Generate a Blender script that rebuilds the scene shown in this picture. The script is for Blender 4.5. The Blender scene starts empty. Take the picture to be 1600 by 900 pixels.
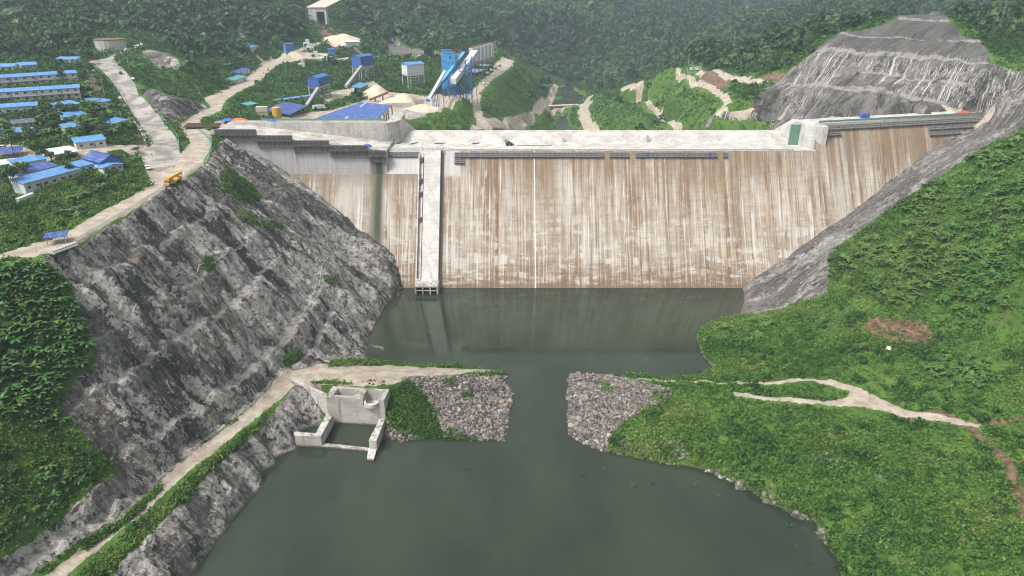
import bpy, math, random
import numpy as np
from mathutils import Vector
from mathutils.geometry import delaunay_2d_cdt

random.seed(7); RNG = np.random.default_rng(7)
S = bpy.context.scene
COL = S.collection

# ------------------------------------------------------------------ camera, sky, sun, exposure
CAM_H, PITCH, FOC = 155.8, math.radians(24.0), 1600 * 24 / 36.0
cd = bpy.data.cameras.new('camera'); cam = bpy.data.objects.new('camera', cd); COL.objects.link(cam)
cam.location = (0, 0, CAM_H); cam.rotation_euler = (math.pi / 2 - PITCH, 0, 0)
cd.lens = 24; cd.sensor_width = 36; cd.clip_start = 1; cd.clip_end = 12000
S.camera = cam

SUN_EL, SUN_ROT = math.radians(55), math.radians(238)
W = bpy.data.worlds.new('World'); S.world = W; W.use_nodes = True
nt = W.node_tree; nt.nodes.clear()
sky = nt.nodes.new('ShaderNodeTexSky'); sky.sky_type = 'NISHITA'; sky.sun_disc = False
sky.sun_elevation = SUN_EL; sky.sun_rotation = SUN_ROT; sky.air_density = 1.0; sky.dust_density = 6.0; sky.ozone_density = 1.0
hs = nt.nodes.new('ShaderNodeHueSaturation'); hs.inputs['Saturation'].default_value = 0.22
bg = nt.nodes.new('ShaderNodeBackground'); bg.inputs['Strength'].default_value = 0.15
wo = nt.nodes.new('ShaderNodeOutputWorld')
nt.links.new(sky.outputs[0], hs.inputs['Color']); nt.links.new(hs.outputs[0], bg.inputs[0]); nt.links.new(bg.outputs[0], wo.inputs[0])
sl = bpy.data.lights.new('sun', 'SUN'); sl.energy = 2.1; sl.angle = math.radians(14); sl.color = (1, .97, .92)
so = bpy.data.objects.new('sun', sl); COL.objects.link(so)
so.rotation_euler = (math.pi / 2 - SUN_EL, 0, math.pi - SUN_ROT + math.radians(0)); so.location = (0, 0, 600)
S.view_settings.view_transform = 'Standard'; S.view_settings.look = 'None'
S.view_settings.exposure = 0.66; S.view_settings.gamma = 1.0; S.view_settings.use_curve_mapping = False
S.render.engine = 'CYCLES'
cy = S.cycles; cy.use_denoising = True; cy.max_bounces = 6; cy.diffuse_bounces = 3; cy.glossy_bounces = 3
cy.transmission_bounces = 4; cy.transparent_max_bounces = 4; cy.volume_bounces = 1; cy.caustics_reflective = False; cy.caustics_refractive = False
cy.use_adaptive_sampling = True; cy.adaptive_threshold = 0.012; cy.filter_width = 1.1

# ------------------------------------------------------------------ survey: photograph bearing -> place
SP, CP = math.sin(PITCH), math.cos(PITCH)
def ray(u, v):
    dx, dy = (u - 800) / FOC, (450 - v) / FOC
    return dx, CP + dy * SP, -SP + dy * CP
def pz(u, v, z):
    a, b, c = ray(u, v); t = (z - CAM_H) / c
    return (a * t, b * t, z)
def py(u, v, Y):
    a, b, c = ray(u, v); t = Y / b
    return (a * t, Y, CAM_H + c * t)

DAM_S = 0.68
def face_y(x, z):
    if x < -72: return 350 + DAM_S * min(z, 55.3)
    return 350 + DAM_S * z + max(0, x - 177) * 0.174
def pd(u, v):
    a, b, c = ray(u, v); lo, hi = 200.0, 600.0
    for _ in range(40):
        t = (lo + hi) / 2
        if b * t < face_y(a * t, CAM_H + c * t): lo = t
        else: hi = t
    return (a * t, b * t, CAM_H + c * t)

# ------------------------------------------------------------------ noise
def _hash(ix, iy, seed):
    h = (ix.astype(np.int64) * 374761393 + iy.astype(np.int64) * 668265263 + seed * 974711) & 0x7fffffff
    h = ((h ^ (h >> 13)) * 1274126177) & 0x7fffffff
    return ((h ^ (h >> 16)) & 0xffff) / 65535.0
def vnoise(x, y, seed=0):
    ix, iy = np.floor(x), np.floor(y); fx, fy = x - ix, y - iy
    fx = fx * fx * fx * (fx * (fx * 6 - 15) + 10); fy = fy * fy * fy * (fy * (fy * 6 - 15) + 10)
    a, b = _hash(ix, iy, seed), _hash(ix + 1, iy, seed); c, d = _hash(ix, iy + 1, seed), _hash(ix + 1, iy + 1, seed)
    return (a + (b - a) * fx) * (1 - fy) + (c + (d - c) * fx) * fy
def fbm(x, y, f, octs=4, seed=0, gain=.5):
    s, amp, tot = 0, 1.0, 0
    for k in range(octs):
        s = s + amp * (vnoise(x * f + 13.7 * k, y * f - 7.1 * k, seed + k) * 2 - 1); tot += amp; amp *= gain; f *= 2.03
    return s / tot
def smooth(a, b, x):
    t = np.clip((x - a) / (b - a), 0, 1); return t * t * (3 - 2 * t)
def blur(a, s):
    if s <= 0: return a
    r = int(max(1, round(s * 3))); k = np.exp(-.5 * (np.arange(-r, r + 1) / s) ** 2); k /= k.sum()
    p = np.pad(a, ((r, r), (0, 0)), 'edge'); a = sum(k[i] * p[i:i + a.shape[0]] for i in range(2 * r + 1))
    p = np.pad(a, ((0, 0), (r, r)), 'edge'); return sum(k[i] * p[:, i:i + a.shape[1]] for i in range(2 * r + 1))

# ------------------------------------------------------------------ terrain survey lines
LINES = []
def L(*pts, step=6.0):
    out = [pts[0]]
    for a, b in zip(pts, pts[1:]):
        n = max(1, int(math.dist(a[:2], b[:2]) / step))
        for i in range(1, n + 1):
            f = i / n; out.append(tuple(a[k] + (b[k] - a[k]) * f for k in range(3)))
    LINES.append(out)
def LZ(*pts, **k): L(*[pz(*p) for p in pts], **k)
def berm(*pts):
    q = [pz(*p) for p in pts]; L(*q); L(*[(x + 4.0, y + 4.0, z + .15) for x, y, z in q]); L(*[(x + 5.6, y + 5.6, z + 3.6) for x, y, z in q])
def LY(*pts, **k): L(*[py(*p) for p in pts], **k)
# left access road: outer (cliff) edge and inner edge
CLIFF_TOP = [pz(*p) for p in [(-140, 450, 75), (-30, 412, 75), (60, 403, 75), (110, 387, 75.2), (200, 334, 75.5), (290, 279, 76), (322, 257, 76.5), (333, 234, 77.5), (326, 212, 79)]]
L(*CLIFF_TOP)
LZ((-140, 425, 75), (-30, 400, 75), (75, 378, 75), (175, 322, 75.5), (236, 290, 76), (230, 268, 76.5), (222, 246, 77.8))
# village terrace
LZ((-60, 345, 76), (60, 325, 76.2), (150, 300, 77), (215, 262, 78))
LZ((-60, 300, 77), (60, 298, 77.5), (150, 272, 79), (200, 240, 80))
LZ((-60, 262, 80.5), (60, 256, 81), (150, 240, 81.5), (200, 225, 82))
LZ((-60, 230, 84), (60, 230, 84), (150, 222, 84), (195, 205, 84.5))
LZ((-60, 200, 89), (60, 200, 89), (150, 190, 88.5), (190, 182, 88))
LZ((-60, 178, 92.5), (60, 178, 92.5), (130, 170, 92), (165, 150, 93))
LZ((-60, 160, 95), (60, 160, 95), (130, 150, 95.5), (150, 130, 97))
LZ((-60, 139, 98), (60, 139, 98), (125, 125, 99))
LZ((-60, 110, 102), (60, 108, 103), (110, 100, 103))
# road climbing through the village, the two edges
LZ((240, 222, 79.8), (222, 200, 82.5), (203, 172, 87), (190, 150, 91), (168, 118, 97), (155, 106, 100), (135, 95, 102.5))
LZ((278, 222, 79.8), (262, 200, 82.5), (240, 172, 87), (216, 150, 91), (210, 132, 94), (196, 112, 98), (180, 98, 101), (172, 90, 103))
LZ((172, 90, 103), (200, 80, 105), (232, 77, 106))
# lower branch road going back behind the dam's left end
LZ((282, 240, 78), (298, 222, 79), (278, 197, 80), (300, 182, 80), (330, 168, 80.5), (316, 152, 80.5), (345, 143, 80), (378, 128, 79.5), (395, 112, 79), (408, 100, 79), (424, 92, 80))
LZ((335, 205, 79.5), (312, 190, 80), (345, 172, 80), (358, 163, 80.2), (340, 156, 80.2), (370, 143, 80), (400, 130, 79.5), (420, 112, 79), (440, 100, 79), (450, 95, 80))
# knoll between both roads
LZ((232, 140, 96), (255, 146, 95), (285, 155, 90), (312, 165, 84))
LZ((262, 178, 86), (285, 178, 83))
LZ((255, 95, 100), (300, 115, 93), (350, 125, 84))
LZ((240, 78, 107), (290, 95, 102))
# left hill
LY((-200, 80, 560), (-60, 75, 570), (60, 70, 600), (150, 60, 640))
LY((-200, 30, 700), (-60, 30, 720), (60, 20, 760), (200, 40, 760), (300, 75, 690), (350, 95, 660), (380, 100, 690))
LY((-200, -40, 950), (60, -40, 950), (200, -20, 950), (300, 20, 870), (360, 50, 800), (370, 65, 780))
LY((100, -90, 1300), (300, -50, 1200), (420, -20, 1150), (520, -20, 1200))
LY((385, 40, 870), (378, 30, 900), (395, 22, 950), (420, 10, 1010), (450, 4, 1060))
LY((400, 62, 800), (440, 30, 930), (480, 25, 980), (495, 35, 985), (512, 35, 985))
LY((360, 72, 770), (385, 75, 770), (405, 72, 790), (425, 72, 800), (450, 78, 790), (480, 82, 800), (520, 85, 810))
LY((485, 12, 1040), (505, 10, 1040), (530, 5, 1060))
LY((520, 50, 930), (560, 60, 900), (565, 72, 860), (520, 75, 850), (540, 90, 770), (620, 90, 760), (680, 87, 780))
# aggregate yard behind the left wing
LZ((350, 190, 79), (440, 188, 77), (490, 187, 70), (560, 187, 69), (612, 186, 69))
LZ((350, 172, 79), (430, 172, 76.5), (480, 170, 73), (560, 168, 70), (615, 170, 68.5), (650, 168, 68))
LZ((395, 150, 78), (440, 155, 76), (480, 152, 74), (540, 148, 72), (600, 142, 71), (660, 150, 68))
LZ((400, 140, 79), (440, 128, 78), (500, 130, 75), (550, 128, 74), (600, 120, 73), (640, 125, 70), (680, 138, 68), (700, 152, 68))
LZ((450, 110, 79), (520, 100, 79), (580, 98, 79), (640, 98, 76), (690, 100, 73))
LZ((618, 185, 70), (650, 182, 68), (690, 168, 68), (715, 155, 68), (735, 150, 66))
LZ((660, 130, 69), (700, 118, 69), (740, 110, 69), (770, 102, 68.5), (790, 97, 68))
# green mound below the yard and the road down to the river
LZ((655, 204, 62), (690, 185, 64), (720, 170, 63), (735, 165, 62))
LZ((690, 205, 59), (720, 200, 57.5), (733, 195, 56))
LZ((772, 100, 68), (790, 90, 68), (803, 94, 68), (798, 104, 67), (775, 122, 64), (755, 138, 61), (750, 160, 57), (757, 188, 53))
LZ((738, 140, 61), (740, 165, 57), (743, 185, 54), (735, 208, 52))
LZ((757, 189, 53), (800, 182, 42), (830, 175, 26), (860, 168, 15), (895, 163, 9))
LZ((760, 205, 50), (800, 195, 38), (830, 185, 22), (850, 190, 14), (830, 208, 14))
LZ((800, 120, 52), (830, 140, 38), (855, 160, 18))
LZ((830, 112, 35), (860, 128, 18), (866, 145, 10))
# river (level 5)
LZ((872, 128, 5), (868, 145, 5), (860, 158, 5), (858, 168, 5), (862, 185, 5), (866, 210, 5)); LZ((925, 128, 5), (915, 142, 5), (905, 160, 5), (890, 168, 5), (890, 185, 5), (905, 210, 5))
LZ((890, 130, 3), (885, 150, 3), (876, 175, 3), (882, 210, 3))
LZ((925, 150, 9), (910, 168, 8), (912, 185, 9), (930, 210, 10))
L((-60, 560, 30), (-20, 560, 8), (60, 540, 0), (110, 540, 2), (150, 560, 25))
L((-40, 620, 30), (10, 620, 8), (75, 640, 3), (110, 640, 6), (150, 620, 25))
# right spurs
LY((930, 145, 880), (955, 150, 830), (985, 165, 740), (1010, 185, 640), (1040, 206, 570))
LY((940, 138, 950), (985, 138, 930), (1005, 132, 940)); LY((975, 150, 880), (1000, 148, 860))
LY((1005, 150, 840), (1025, 175, 740), (1060, 206, 620))
LZ((1012, 120, 55), (1050, 113, 62), (1080, 125, 68), (1110, 138, 72), (1132, 150, 75), (1136, 165, 75), (1120, 175, 75), (1150, 183, 74.5), (1195, 191, 74))
LZ((1030, 150, 50), (1080, 160, 62), (1110, 165, 70)); LZ((1060, 185, 50), (1090, 190, 58), (1100, 200, 58), (1150, 204, 58), (1200, 205, 60))
LZ((1055, 110, 66), (1090, 113, 79), (1140, 120, 83), (1190, 128, 85), (1212, 131, 86))
LZ((1140, 140, 80), (1175, 150, 81), (1180, 170, 78))
# excavated hill behind the right wing: its berms from bottom to top
berm((1212, 131, 86), (1275, 138, 88), (1350, 147, 88.5), (1412, 154, 88), (1480, 166, 84.5), (1552, 179, 81.5))
LZ((1215, 186, 76), (1280, 190, 80), (1350, 187, 81), (1450, 182, 81.5), (1540, 184, 81.5))
berm((1258, 90, 104), (1275, 82, 109), (1345, 87, 109), (1412, 94, 108.5), (1555, 102, 108), (1600, 110, 108), (1700, 130, 109))
berm((1305, 55, 120), (1350, 56, 119.5), (1405, 60, 119), (1470, 64, 118.5), (1532, 69, 118))
berm((1400, 32, 130), (1440, 32, 130), (1480, 35, 129))
LZ((1440, 24, 133.5), (1460, 22, 134), (1470, 25, 133))
LZ((1570, 178, 84), (1600, 185, 86), (1600, 150, 97), (1700, 170, 97))
LZ((1560, 198, 79.5), (1600, 205, 81), (1700, 225, 85))
L((330, 620, 116), (300, 640, 100), (200, 760, 95), (150, 800, 60)); LY((1545, 85, 500), (1570, 60, 560), (1600, 30, 640), (1700, 0, 750))
LY((1130, 98, 720), (1180, 72, 720), (1240, 48, 700), (1290, 45, 660), (1330, 40, 640), (1395, 24, 610))
LY((1190, 110, 620), (1240, 80, 600), (1265, 62, 600))
berm((1345, 117, 98), (1412, 124, 97), (1500, 138, 95), (1590, 152, 96))
L((180, 1000, 30), (300, 900, 40), (450, 850, 70), (600, 900, 120))
# far hills
LY((640, 78, 900), (700, 80, 1000), (780, 80, 1080), (840, 112, 1150), (870, 124, 1200), (925, 124, 1220), (990, 122, 1180), (1060, 105, 1150))
LY((560, 20, 1150), (640, 40, 1150), (720, 45, 1250), (850, 60, 1380), (950, 60, 1420), (1060, 60, 1480), (1140, 60, 1500), (1250, 40, 1700))
LY((520, -30, 1450), (640, -20, 1450), (760, -15, 1600), (900, 0, 1650), (1000, 0, 1800), (1100, 0, 1900), (1300, 15, 2100), (1500, 12, 2300), (1700, 10, 2400))
L((-2500, 1800, 330), (-900, 1900, 310), (0, 2300, 320), (900, 2700, 340), (1800, 3000, 360), (3600, 3000, 360))
L((-2500, 3600, 380), (0, 3600, 380), (3600, 3800, 380)); L((-2500, 900, 260), (-1200, 900, 200), (-700, 900, 165)); L((-1500, 400, 160), (-700, 450, 120), (-700, 200, 80), (-700, 0, 70), (-500, 0, 72), (-300, 60, 74))
L((1000, 800, 170), (700, 600, 150), (500, 300, 110), (420, 100, 60), (420, 0, 40)); L((2000, 1500, 260), (2600, 800, 300), (1500, 300, 200)); L((3600, 0, 300), (3600, 1500, 330))
# left cliff: bench track (inner, outer edge) and waterline
LZ((455, 580, 12), (429, 612, 12), (367, 655, 12.5), (300, 712, 13), (252, 754, 13), (187, 813, 13.5), (131, 848, 14), (40, 910, 14), (-100, 1000, 14))
LZ((472, 598, 11.5), (440, 625, 11.5), (383, 676, 12), (299, 757, 12.5), (218, 844, 13), (171, 884, 13.5), (60, 985, 13.5), (-40, 1080, 14))
LZ((466, 702, 0), (440, 730, 0), (420, 755, 0), (375, 800, 0), (340, 850, 0), (300, 900, 0), (240, 980, 0), (180, 1060, 0))
LZ((490, 715, -9), (440, 770, -9), (390, 850, -9), (340, 920, -9), (280, 1010, -9))
# rock nose against the dam
NOSE = [(352, 222), (400, 245), (450, 268), (490, 306), (560, 358), (618, 398), (630, 445)]
nose = [pd(*p) for p in NOSE]
L(*nose); L(*[(x, 405, z - 4) for x, y, z in nose]); L(*[(x - 1, 413, z - 2) for x, y, z in nose[2:]])
L((-165, 405, 77), (-135, 418, 77.5), (-120, 418, 70), (-90, 418, 70), (-85, 430, 69), (-72, 450, 62), (-50, 470, 40), (0, 500, 5), (80, 510, 0), (140, 500, 10), (165, 470, 45), (190, 440, 70))
LZ((632, 448, 0), (602, 482, 0), (582, 522, 0), (568, 556, 0)); LZ((650, 452, -9), (622, 490, -9), (602, 530, -9), (592, 556, -8))
LZ((455, 580, 12), (500, 566, 10), (535, 562, 5))
# left half of the cofferdam
LZ((568, 558, 0), (600, 566, 0), (660, 571, 0), (720, 574, 0), (775, 578, 0), (797, 588, 0), (802, 620, 0), (801, 645, 0), (795, 675, 0), (780, 709, 0), (745, 706, 0), (680, 700, 0), (600, 690, 0), (592, 700, -2))
LZ((620, 560, -5), (720, 566, -6), (790, 572, -6), (815, 588, -7), (820, 640, -7), (805, 700, -7), (780, 725, -7), (690, 718, -7), (610, 712, -6))
LZ((470, 574, 12.5), (520, 579, 11.8), (600, 582, 10), (680, 584, 6.8), (740, 585, 3.6), (778, 584, 1.1))
LZ((462, 600, 11.8), (515, 603, 11.5), (605, 604, 10.4), (640, 594, 9), (690, 592, 6.6), (745, 592, 3.4), (785, 592, .9))
LZ((606, 640, 6.5), (660, 640, 5.2), (720, 640, 3.6), (770, 640, 1.6)); LZ((606, 668, 3), (680, 672, 2.4), (750, 680, 1.4))
# right half of the cofferdam and the right bank
LZ((887, 584, 0), (950, 583, 0), (1000, 588, 0), (1050, 591, 0), (1085, 589, 0), (1114, 574, 0), (1096, 558, 0), (1085, 530, 0), (1086, 512, 0), (1112, 500, 0), (1155, 491, 0), (1162, 470, 0), (1157, 448, 0))
LZ((887, 584, 0), (884, 620, 0), (884, 665, 0), (888, 714, 0), (940, 722, 0), (1000, 730, 0), (1060, 738, 0), (1110, 746, 0), (1150, 762, 0), (1190, 787, 0), (1240, 812, 0), (1272, 834, 0), (1293, 862, 0), (1306, 900, 0), (1322, 970, 0), (1330, 1060, 0))
LZ((875, 578, -6), (950, 575, -6), (1040, 580, -6), (1075, 580, -6), (1080, 565, -6), (1062, 530, -6), (1066, 505, -7), (1105, 490, -8), (1145, 478, -9), (1145, 450, -9))
LZ((868, 590, -7), (866, 665, -7), (872, 728, -7), (1000, 748, -7), (1100, 765, -7), (1180, 805, -7), (1250, 850, -7), (1285, 905, -7), (1300, 1000, -7))
LZ((905, 592, .9), (960, 593, 3), (1010, 595, 4.2), (1060, 598, 5.5), (1130, 600, 6.5), (1200, 598, 7), (1280, 596, 7.5), (1345, 612, 8.5), (1420, 640, 9.5), (1520, 662, 12), (1640, 690, 14))
LZ((910, 604, 1), (960, 606, 3), (1020, 608, 4.8), (1090, 612, 6.2), (1160, 616, 7.2), (1240, 625, 8), (1330, 634, 8.6), (1400, 650, 9.2))
LZ((925, 650, 1.6), (1000, 655, 3.6), (1080, 670, 5), (1180, 690, 6.5), (1300, 710, 8), (1420, 720, 9.5), (1540, 720, 12), (1660, 740, 14))
LZ((950, 700, 1.4), (1040, 712, 2.2), (1120, 725, 3), (1200, 755, 4), (1300, 790, 5), (1420, 830, 7.5), (1560, 850, 12), (1680, 880, 16))
LZ((1320, 850, 2.5), (1350, 900, 4), (1390, 980, 7)); LZ((1480, 920, 10.5), (1620, 960, 16), (1750, 1000, 22), (1480, 1080, 12), (1390, 1100, 6))
LZ((1130, 575, 3), (1200, 570, 5), (1280, 575, 8.5), (1360, 595, 11), (1440, 622, 12), (1520, 640, 15), (1640, 655, 21))
LZ((1110, 530, 2.5), (1180, 530, 5.5), (1260, 530, 9), (1330, 545, 13), (1400, 565, 16), (1480, 575, 19.5), (1580, 590, 25), (1700, 610, 32))
LZ((1160, 496, 2), (1220, 496, 6), (1290, 505, 11.5), (1350, 505, 16.5), (1400, 500, 18.5), (1460, 505, 21), (1500, 525, 21), (1560, 530, 27), (1650, 530, 37))
LZ((1355, 540, 15.5), (1400, 540, 17), (1455, 540, 19))
LZ((1200, 487, 3.2), (1250, 476, 9), (1292, 462, 16.5), (1298, 435, 20.5), (1292, 402, 26), (1340, 362, 36), (1400, 322, 47), (1450, 290, 56), (1500, 252, 67), (1545, 222, 76), (1575, 210, 79.5))
LZ((1340, 440, 23), (1420, 430, 30.5), (1500, 430, 38), (1600, 430, 50), (1700, 430, 62))
LZ((1380, 385, 33), (1450, 370, 43), (1520, 355, 53), (1600, 340, 64), (1700, 330, 76))
LZ((1450, 320, 50), (1520, 295, 61), (1600, 262, 76), (1700, 250, 90))
CONTR = [(1157, 446), (1240, 392), (1290, 358), (1330, 332), (1390, 286), (1440, 247), (1490, 214), (1522, 196), (1545, 186)]
contr = [pd(*p) for p in CONTR]
L(*contr); L(*[(x + 2, 412, z - 6) for x, y, z in contr[:-1]]); L(*[(x + 4, 425, z - 5) for x, y, z in contr[2:-1]])
LZ((1185, 472, 2.5), (1215, 440, 9), (1262, 405, 18), (1330, 360, 33), (1420, 298, 51), (1490, 245, 67))
# bed of the reservoir and ground outside the picture
for p in [(-20, 300, -10), (60, 300, -10), (0, 250, -9), (18, 220, -9), (-30, 160, -12), (40, 150, -12), (0, 100, -12), (-60, 60, -12), (60, 60, -12), (0, 0, -12), (0, -60, -12), (-40, 345, -10), (40, 345, -10), (100, 345, -9)]: LINES.append([p])
L((-20, 385, -12), (60, 385, -12), (120, 385, -9)); L((-30, 440, -14), (60, 440, -14), (130, 440, -6))
for p in [(-150, 20, 14), (-190, 60, 60), (150, -60, 20), (-160, -80, 14), (-260, -100, 75), (300, -100, 40), (-250, 130, 74), (-300, 200, 75), (-330, 280, 78), (-500, 400, 96), (-430, 330, 86)]: LINES.append([p])

_pts = []; _seen = set()
for ln in LINES:
    for p in ln:
        k = (round(p[0] / 1.5), round(p[1] / 1.5))
        if k not in _seen: _seen.add(k); _pts.append(p)
_res = delaunay_2d_cdt([Vector(p[:2]) for p in _pts], [], [], 0, 1e-4, True)
_tv = np.array([v[:] for v in _res[0]]); _tz = np.array([np.mean([_pts[i][2] for i in o]) for o in _res[3]])
_tri = [f for f in _res[2]]
def rasterise(xs, ys):
    Z = np.full((len(ys), len(xs)), 60.0)
    for f in _tri:
        for k in range(1, len(f) - 1):
            i, j, m = f[0], f[k], f[k + 1]
            (x0, y0), (x1, y1), (x2, y2) = _tv[i], _tv[j], _tv[m]
            a0, a1 = np.searchsorted(xs, min(x0, x1, x2)), np.searchsorted(xs, max(x0, x1, x2), 'right')
            b0, b1 = np.searchsorted(ys, min(y0, y1, y2)), np.searchsorted(ys, max(y0, y1, y2), 'right')
            if a0 >= a1 or b0 >= b1: continue
            X, Y = np.meshgrid(xs[a0:a1], ys[b0:b1]); d = (y1 - y2) * (x0 - x2) + (x2 - x1) * (y0 - y2)
            if abs(d) < 1e-9: continue
            l0 = ((y1 - y2) * (X - x2) + (x2 - x1) * (Y - y2)) / d; l1 = ((y2 - y0) * (X - x2) + (x0 - x2) * (Y - y2)) / d; l2 = 1 - l0 - l1
            inside = (l0 > -1e-6) & (l1 > -1e-6) & (l2 > -1e-6)
            sub = Z[b0:b1, a0:a1]; sub[inside] = (l0 * _tz[i] + l1 * _tz[j] + l2 * _tz[m])[inside]
    return Z

class Grid:
    def __init__(s, xs, ys, sig):
        s.xs, s.ys = xs, ys; s.X, s.Y = np.meshgrid(xs, ys); s.Z = rasterise(xs, ys); s.Z = blur(s.Z, sig)
        s.base = s.Z.copy()
    def sample(s, x, y, A=None):
        A = s.Z if A is None else A
        x = np.clip(x, s.xs[0], s.xs[-1] - 1e-6); y = np.clip(y, s.ys[0], s.ys[-1] - 1e-6)
        i = np.clip(np.searchsorted(s.xs, x, 'right') - 1, 0, len(s.xs) - 2); j = np.clip(np.searchsorted(s.ys, y, 'right') - 1, 0, len(s.ys) - 2)
        fx = (x - s.xs[i]) / (s.xs[i + 1] - s.xs[i]); fy = (y - s.ys[j]) / (s.ys[j + 1] - s.ys[j])
        return (A[j, i] * (1 - fx) + A[j, i + 1] * fx) * (1 - fy) + (A[j + 1, i] * (1 - fx) + A[j + 1, i + 1] * fx) * fy
    def inside(s, x, y): return (x >= s.xs[0]) & (x <= s.xs[-1]) & (y >= s.ys[0]) & (y <= s.ys[-1])
NX0, NX1, NY0, NY1 = -340.0, 350.4, 90.0, 540.4
NEAR = Grid(np.arange(NX0, NX1 + .4, .8), np.arange(NY0, NY1 + .4, .8), 2.0)
def graded(parts):
    out = []
    for a, b, st in parts: out += list(np.arange(a, b, st))
    return np.array(out + [parts[-1][1]], float)
FAR = Grid(graded([(-2400, -1000, 25), (-1000, -420, 6), (-420, NX1, 2.2), (NX1, 1200, 6), (1200, 3400, 25)]), graded([(-100, NY0, 10), (NY0, NY1, 5), (NY1, 950, 2.5), (950, 1300, 4.5), (1300, 2200, 9), (2200, 3500, 25)]), .8)
def gz(x, y):
    x = np.asarray(x, float); y = np.asarray(y, float)
    return np.where(NEAR.inside(x, y), NEAR.sample(x, y), FAR.sample(x, y))
_T = np.concatenate([np.arange(120, 700, .4), np.arange(700, 3200, 1.5)])
def hit(u, v):
    """where the sight line of a bearing meets the ground"""
    a, b, c = ray(u, v); z = CAM_H + c * _T; g = gz(a * _T, b * _T); k = np.argmax(z < g)
    if k == 0: k = len(_T) - 1
    t = _T[k]; return (a * t, b * t, float(g[k]))
# ------------------------------------------------------------------ ground zones
def poly_mask(g, poly, soft=0):
    px = np.array([p[0] for p in poly]); pyy = np.array([p[1] for p in poly])
    M = np.zeros(g.X.shape, bool)
    a0, a1 = np.searchsorted(g.xs, px.min()), np.searchsorted(g.xs, px.max(), 'right'); b0, b1 = np.searchsorted(g.ys, pyy.min()), np.searchsorted(g.ys, pyy.max(), 'right')
    if a0 >= a1 or b0 >= b1: return M
    X, Y = g.X[b0:b1, a0:a1], g.Y[b0:b1, a0:a1]; ins = np.zeros(X.shape, bool)
    for i in range(len(px)):
        x0, y0, x1, y1 = px[i - 1], pyy[i - 1], px[i], pyy[i]
        if y0 == y1: continue
        ins ^= ((y0 > Y) != (y1 > Y)) & (X < (x1 - x0) * (Y - y0) / (y1 - y0) + x0)
    M[b0:b1, a0:a1] = ins
    return M
def line_mask(g, pts, w):
    M = np.zeros(g.X.shape, bool)
    for k, (a, b) in enumerate(zip(pts, pts[1:])):
        w0 = w[k] if isinstance(w, (list, tuple)) else w; w1 = w[k + 1] if isinstance(w, (list, tuple)) else w
        m = max(w0, w1); a0, a1 = np.searchsorted(g.xs, min(a[0], b[0]) - m), np.searchsorted(g.xs, max(a[0], b[0]) + m, 'right')
        b0, b1 = np.searchsorted(g.ys, min(a[1], b[1]) - m), np.searchsorted(g.ys, max(a[1], b[1]) + m, 'right')
        if a0 >= a1 or b0 >= b1: continue
        X, Y = g.X[b0:b1, a0:a1], g.Y[b0:b1, a0:a1]; dx, dy = b[0] - a[0], b[1] - a[1]
        t = np.clip(((X - a[0]) * dx + (Y - a[1]) * dy) / max(dx * dx + dy * dy, 1e-6), 0, 1)
        M[b0:b1, a0:a1] |= np.hypot(X - a[0] - t * dx, Y - a[1] - t * dy) < (w0 + (w1 - w0) * t) / 2
    return M
def pts_of(seq): return [p if len(p) == 3 else hit(*p) for p in seq]

ZONES = {k: [] for k in ('rock', 'sand', 'soil', 'gravel', 'road', 'wood')}
def zone(k, *seq): ZONES[k].append(('p', pts_of(seq), 0))
def track(k, w, *seq): ZONES[k].append(('l', pts_of(seq), w))
# shotcreted rock
zone('rock', (60, 408), (112, 390), (200, 338), (292, 283), (324, 260), (334, 240), *nose[:1], *[(x, 400, z) for x, y, z in nose], (-40, 352, 0), (-45, 345, 0), (-55, 300, 0), (-60, 262, 0), (545, 566), (500, 572), (458, 580), (429, 612), (367, 655), (300, 712), (252, 754), (187, 813), (131, 848), (60, 898), (-40, 965), (-40, 905), (60, 840), (128, 795), (188, 732), (150, 700), (92, 642), (100, 612), (152, 566), (146, 542), (127, 500), (112, 440))
zone('rock', (470, 600), (455, 612), (395, 680), (314, 760), (233, 844), (186, 889), (130, 950), (60, 1030), pz(200, 1060, -3), pz(260, 980, -3), pz(320, 905, -3), pz(360, 852, -3), pz(392, 805, -3), pz(436, 758, -3), pz(470, 712, -3), pz(505, 690, -3), pz(500, 640, 4))
zone('rock', (1155, 494), (1200, 487), (1250, 474), (1292, 462), (1296, 430), (1292, 402), (1340, 362), (1398, 322), (1450, 288), (1500, 254), (1545, 224), (1600, 204), (300, 395, 82), (345, 420, 90), (345, 470, 105), (1600, 110), (1555, 102), (1545, 92), (1532, 68), (1482, 34), (1465, 22), (1440, 22), (1400, 31), (1305, 54), (1272, 82), (1250, 97), (1205, 132), (1174, 165), (1154, 184), (190, 440, 70), (140, 445, 5), (120, 400, 0), (110, 345, 0))
zone('rock', (1088, 207), (1118, 179), (1150, 185), (1200, 192), (1210, 207))
zone('rock', (232, 140), (262, 150), (285, 155), (318, 163), (326, 172), (300, 180), (272, 192), (258, 190), (226, 150))
zone('rock', (222, 82), (250, 80), (278, 94), (285, 104), (262, 110), (245, 106), (232, 92))
zone('rock', (655, 92), (606, 90), (598, 72), (610, 64), (640, 78), (690, 84), (760, 82), (775, 90), (700, 92))
zone('soil', (495, 36), (510, 36), (528, 52), (560, 66), (566, 72), (545, 72), (540, 78), (520, 80), (510, 66), (500, 54))
zone('soil', (1345, 505), (1380, 495), (1450, 502), (1462, 518), (1455, 540), (1400, 540), (1350, 528))
zone('soil', (1075, 116), (1140, 122), (1136, 140), (1100, 134)); zone('soil', (1195, 130), (1215, 132), (1225, 118), (1205, 112), (1190, 120))
zone('soil', (1140, 555), (1380, 583), (1420, 600), (1430, 625), (1330, 606), (1250, 580)) if False else None
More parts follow.
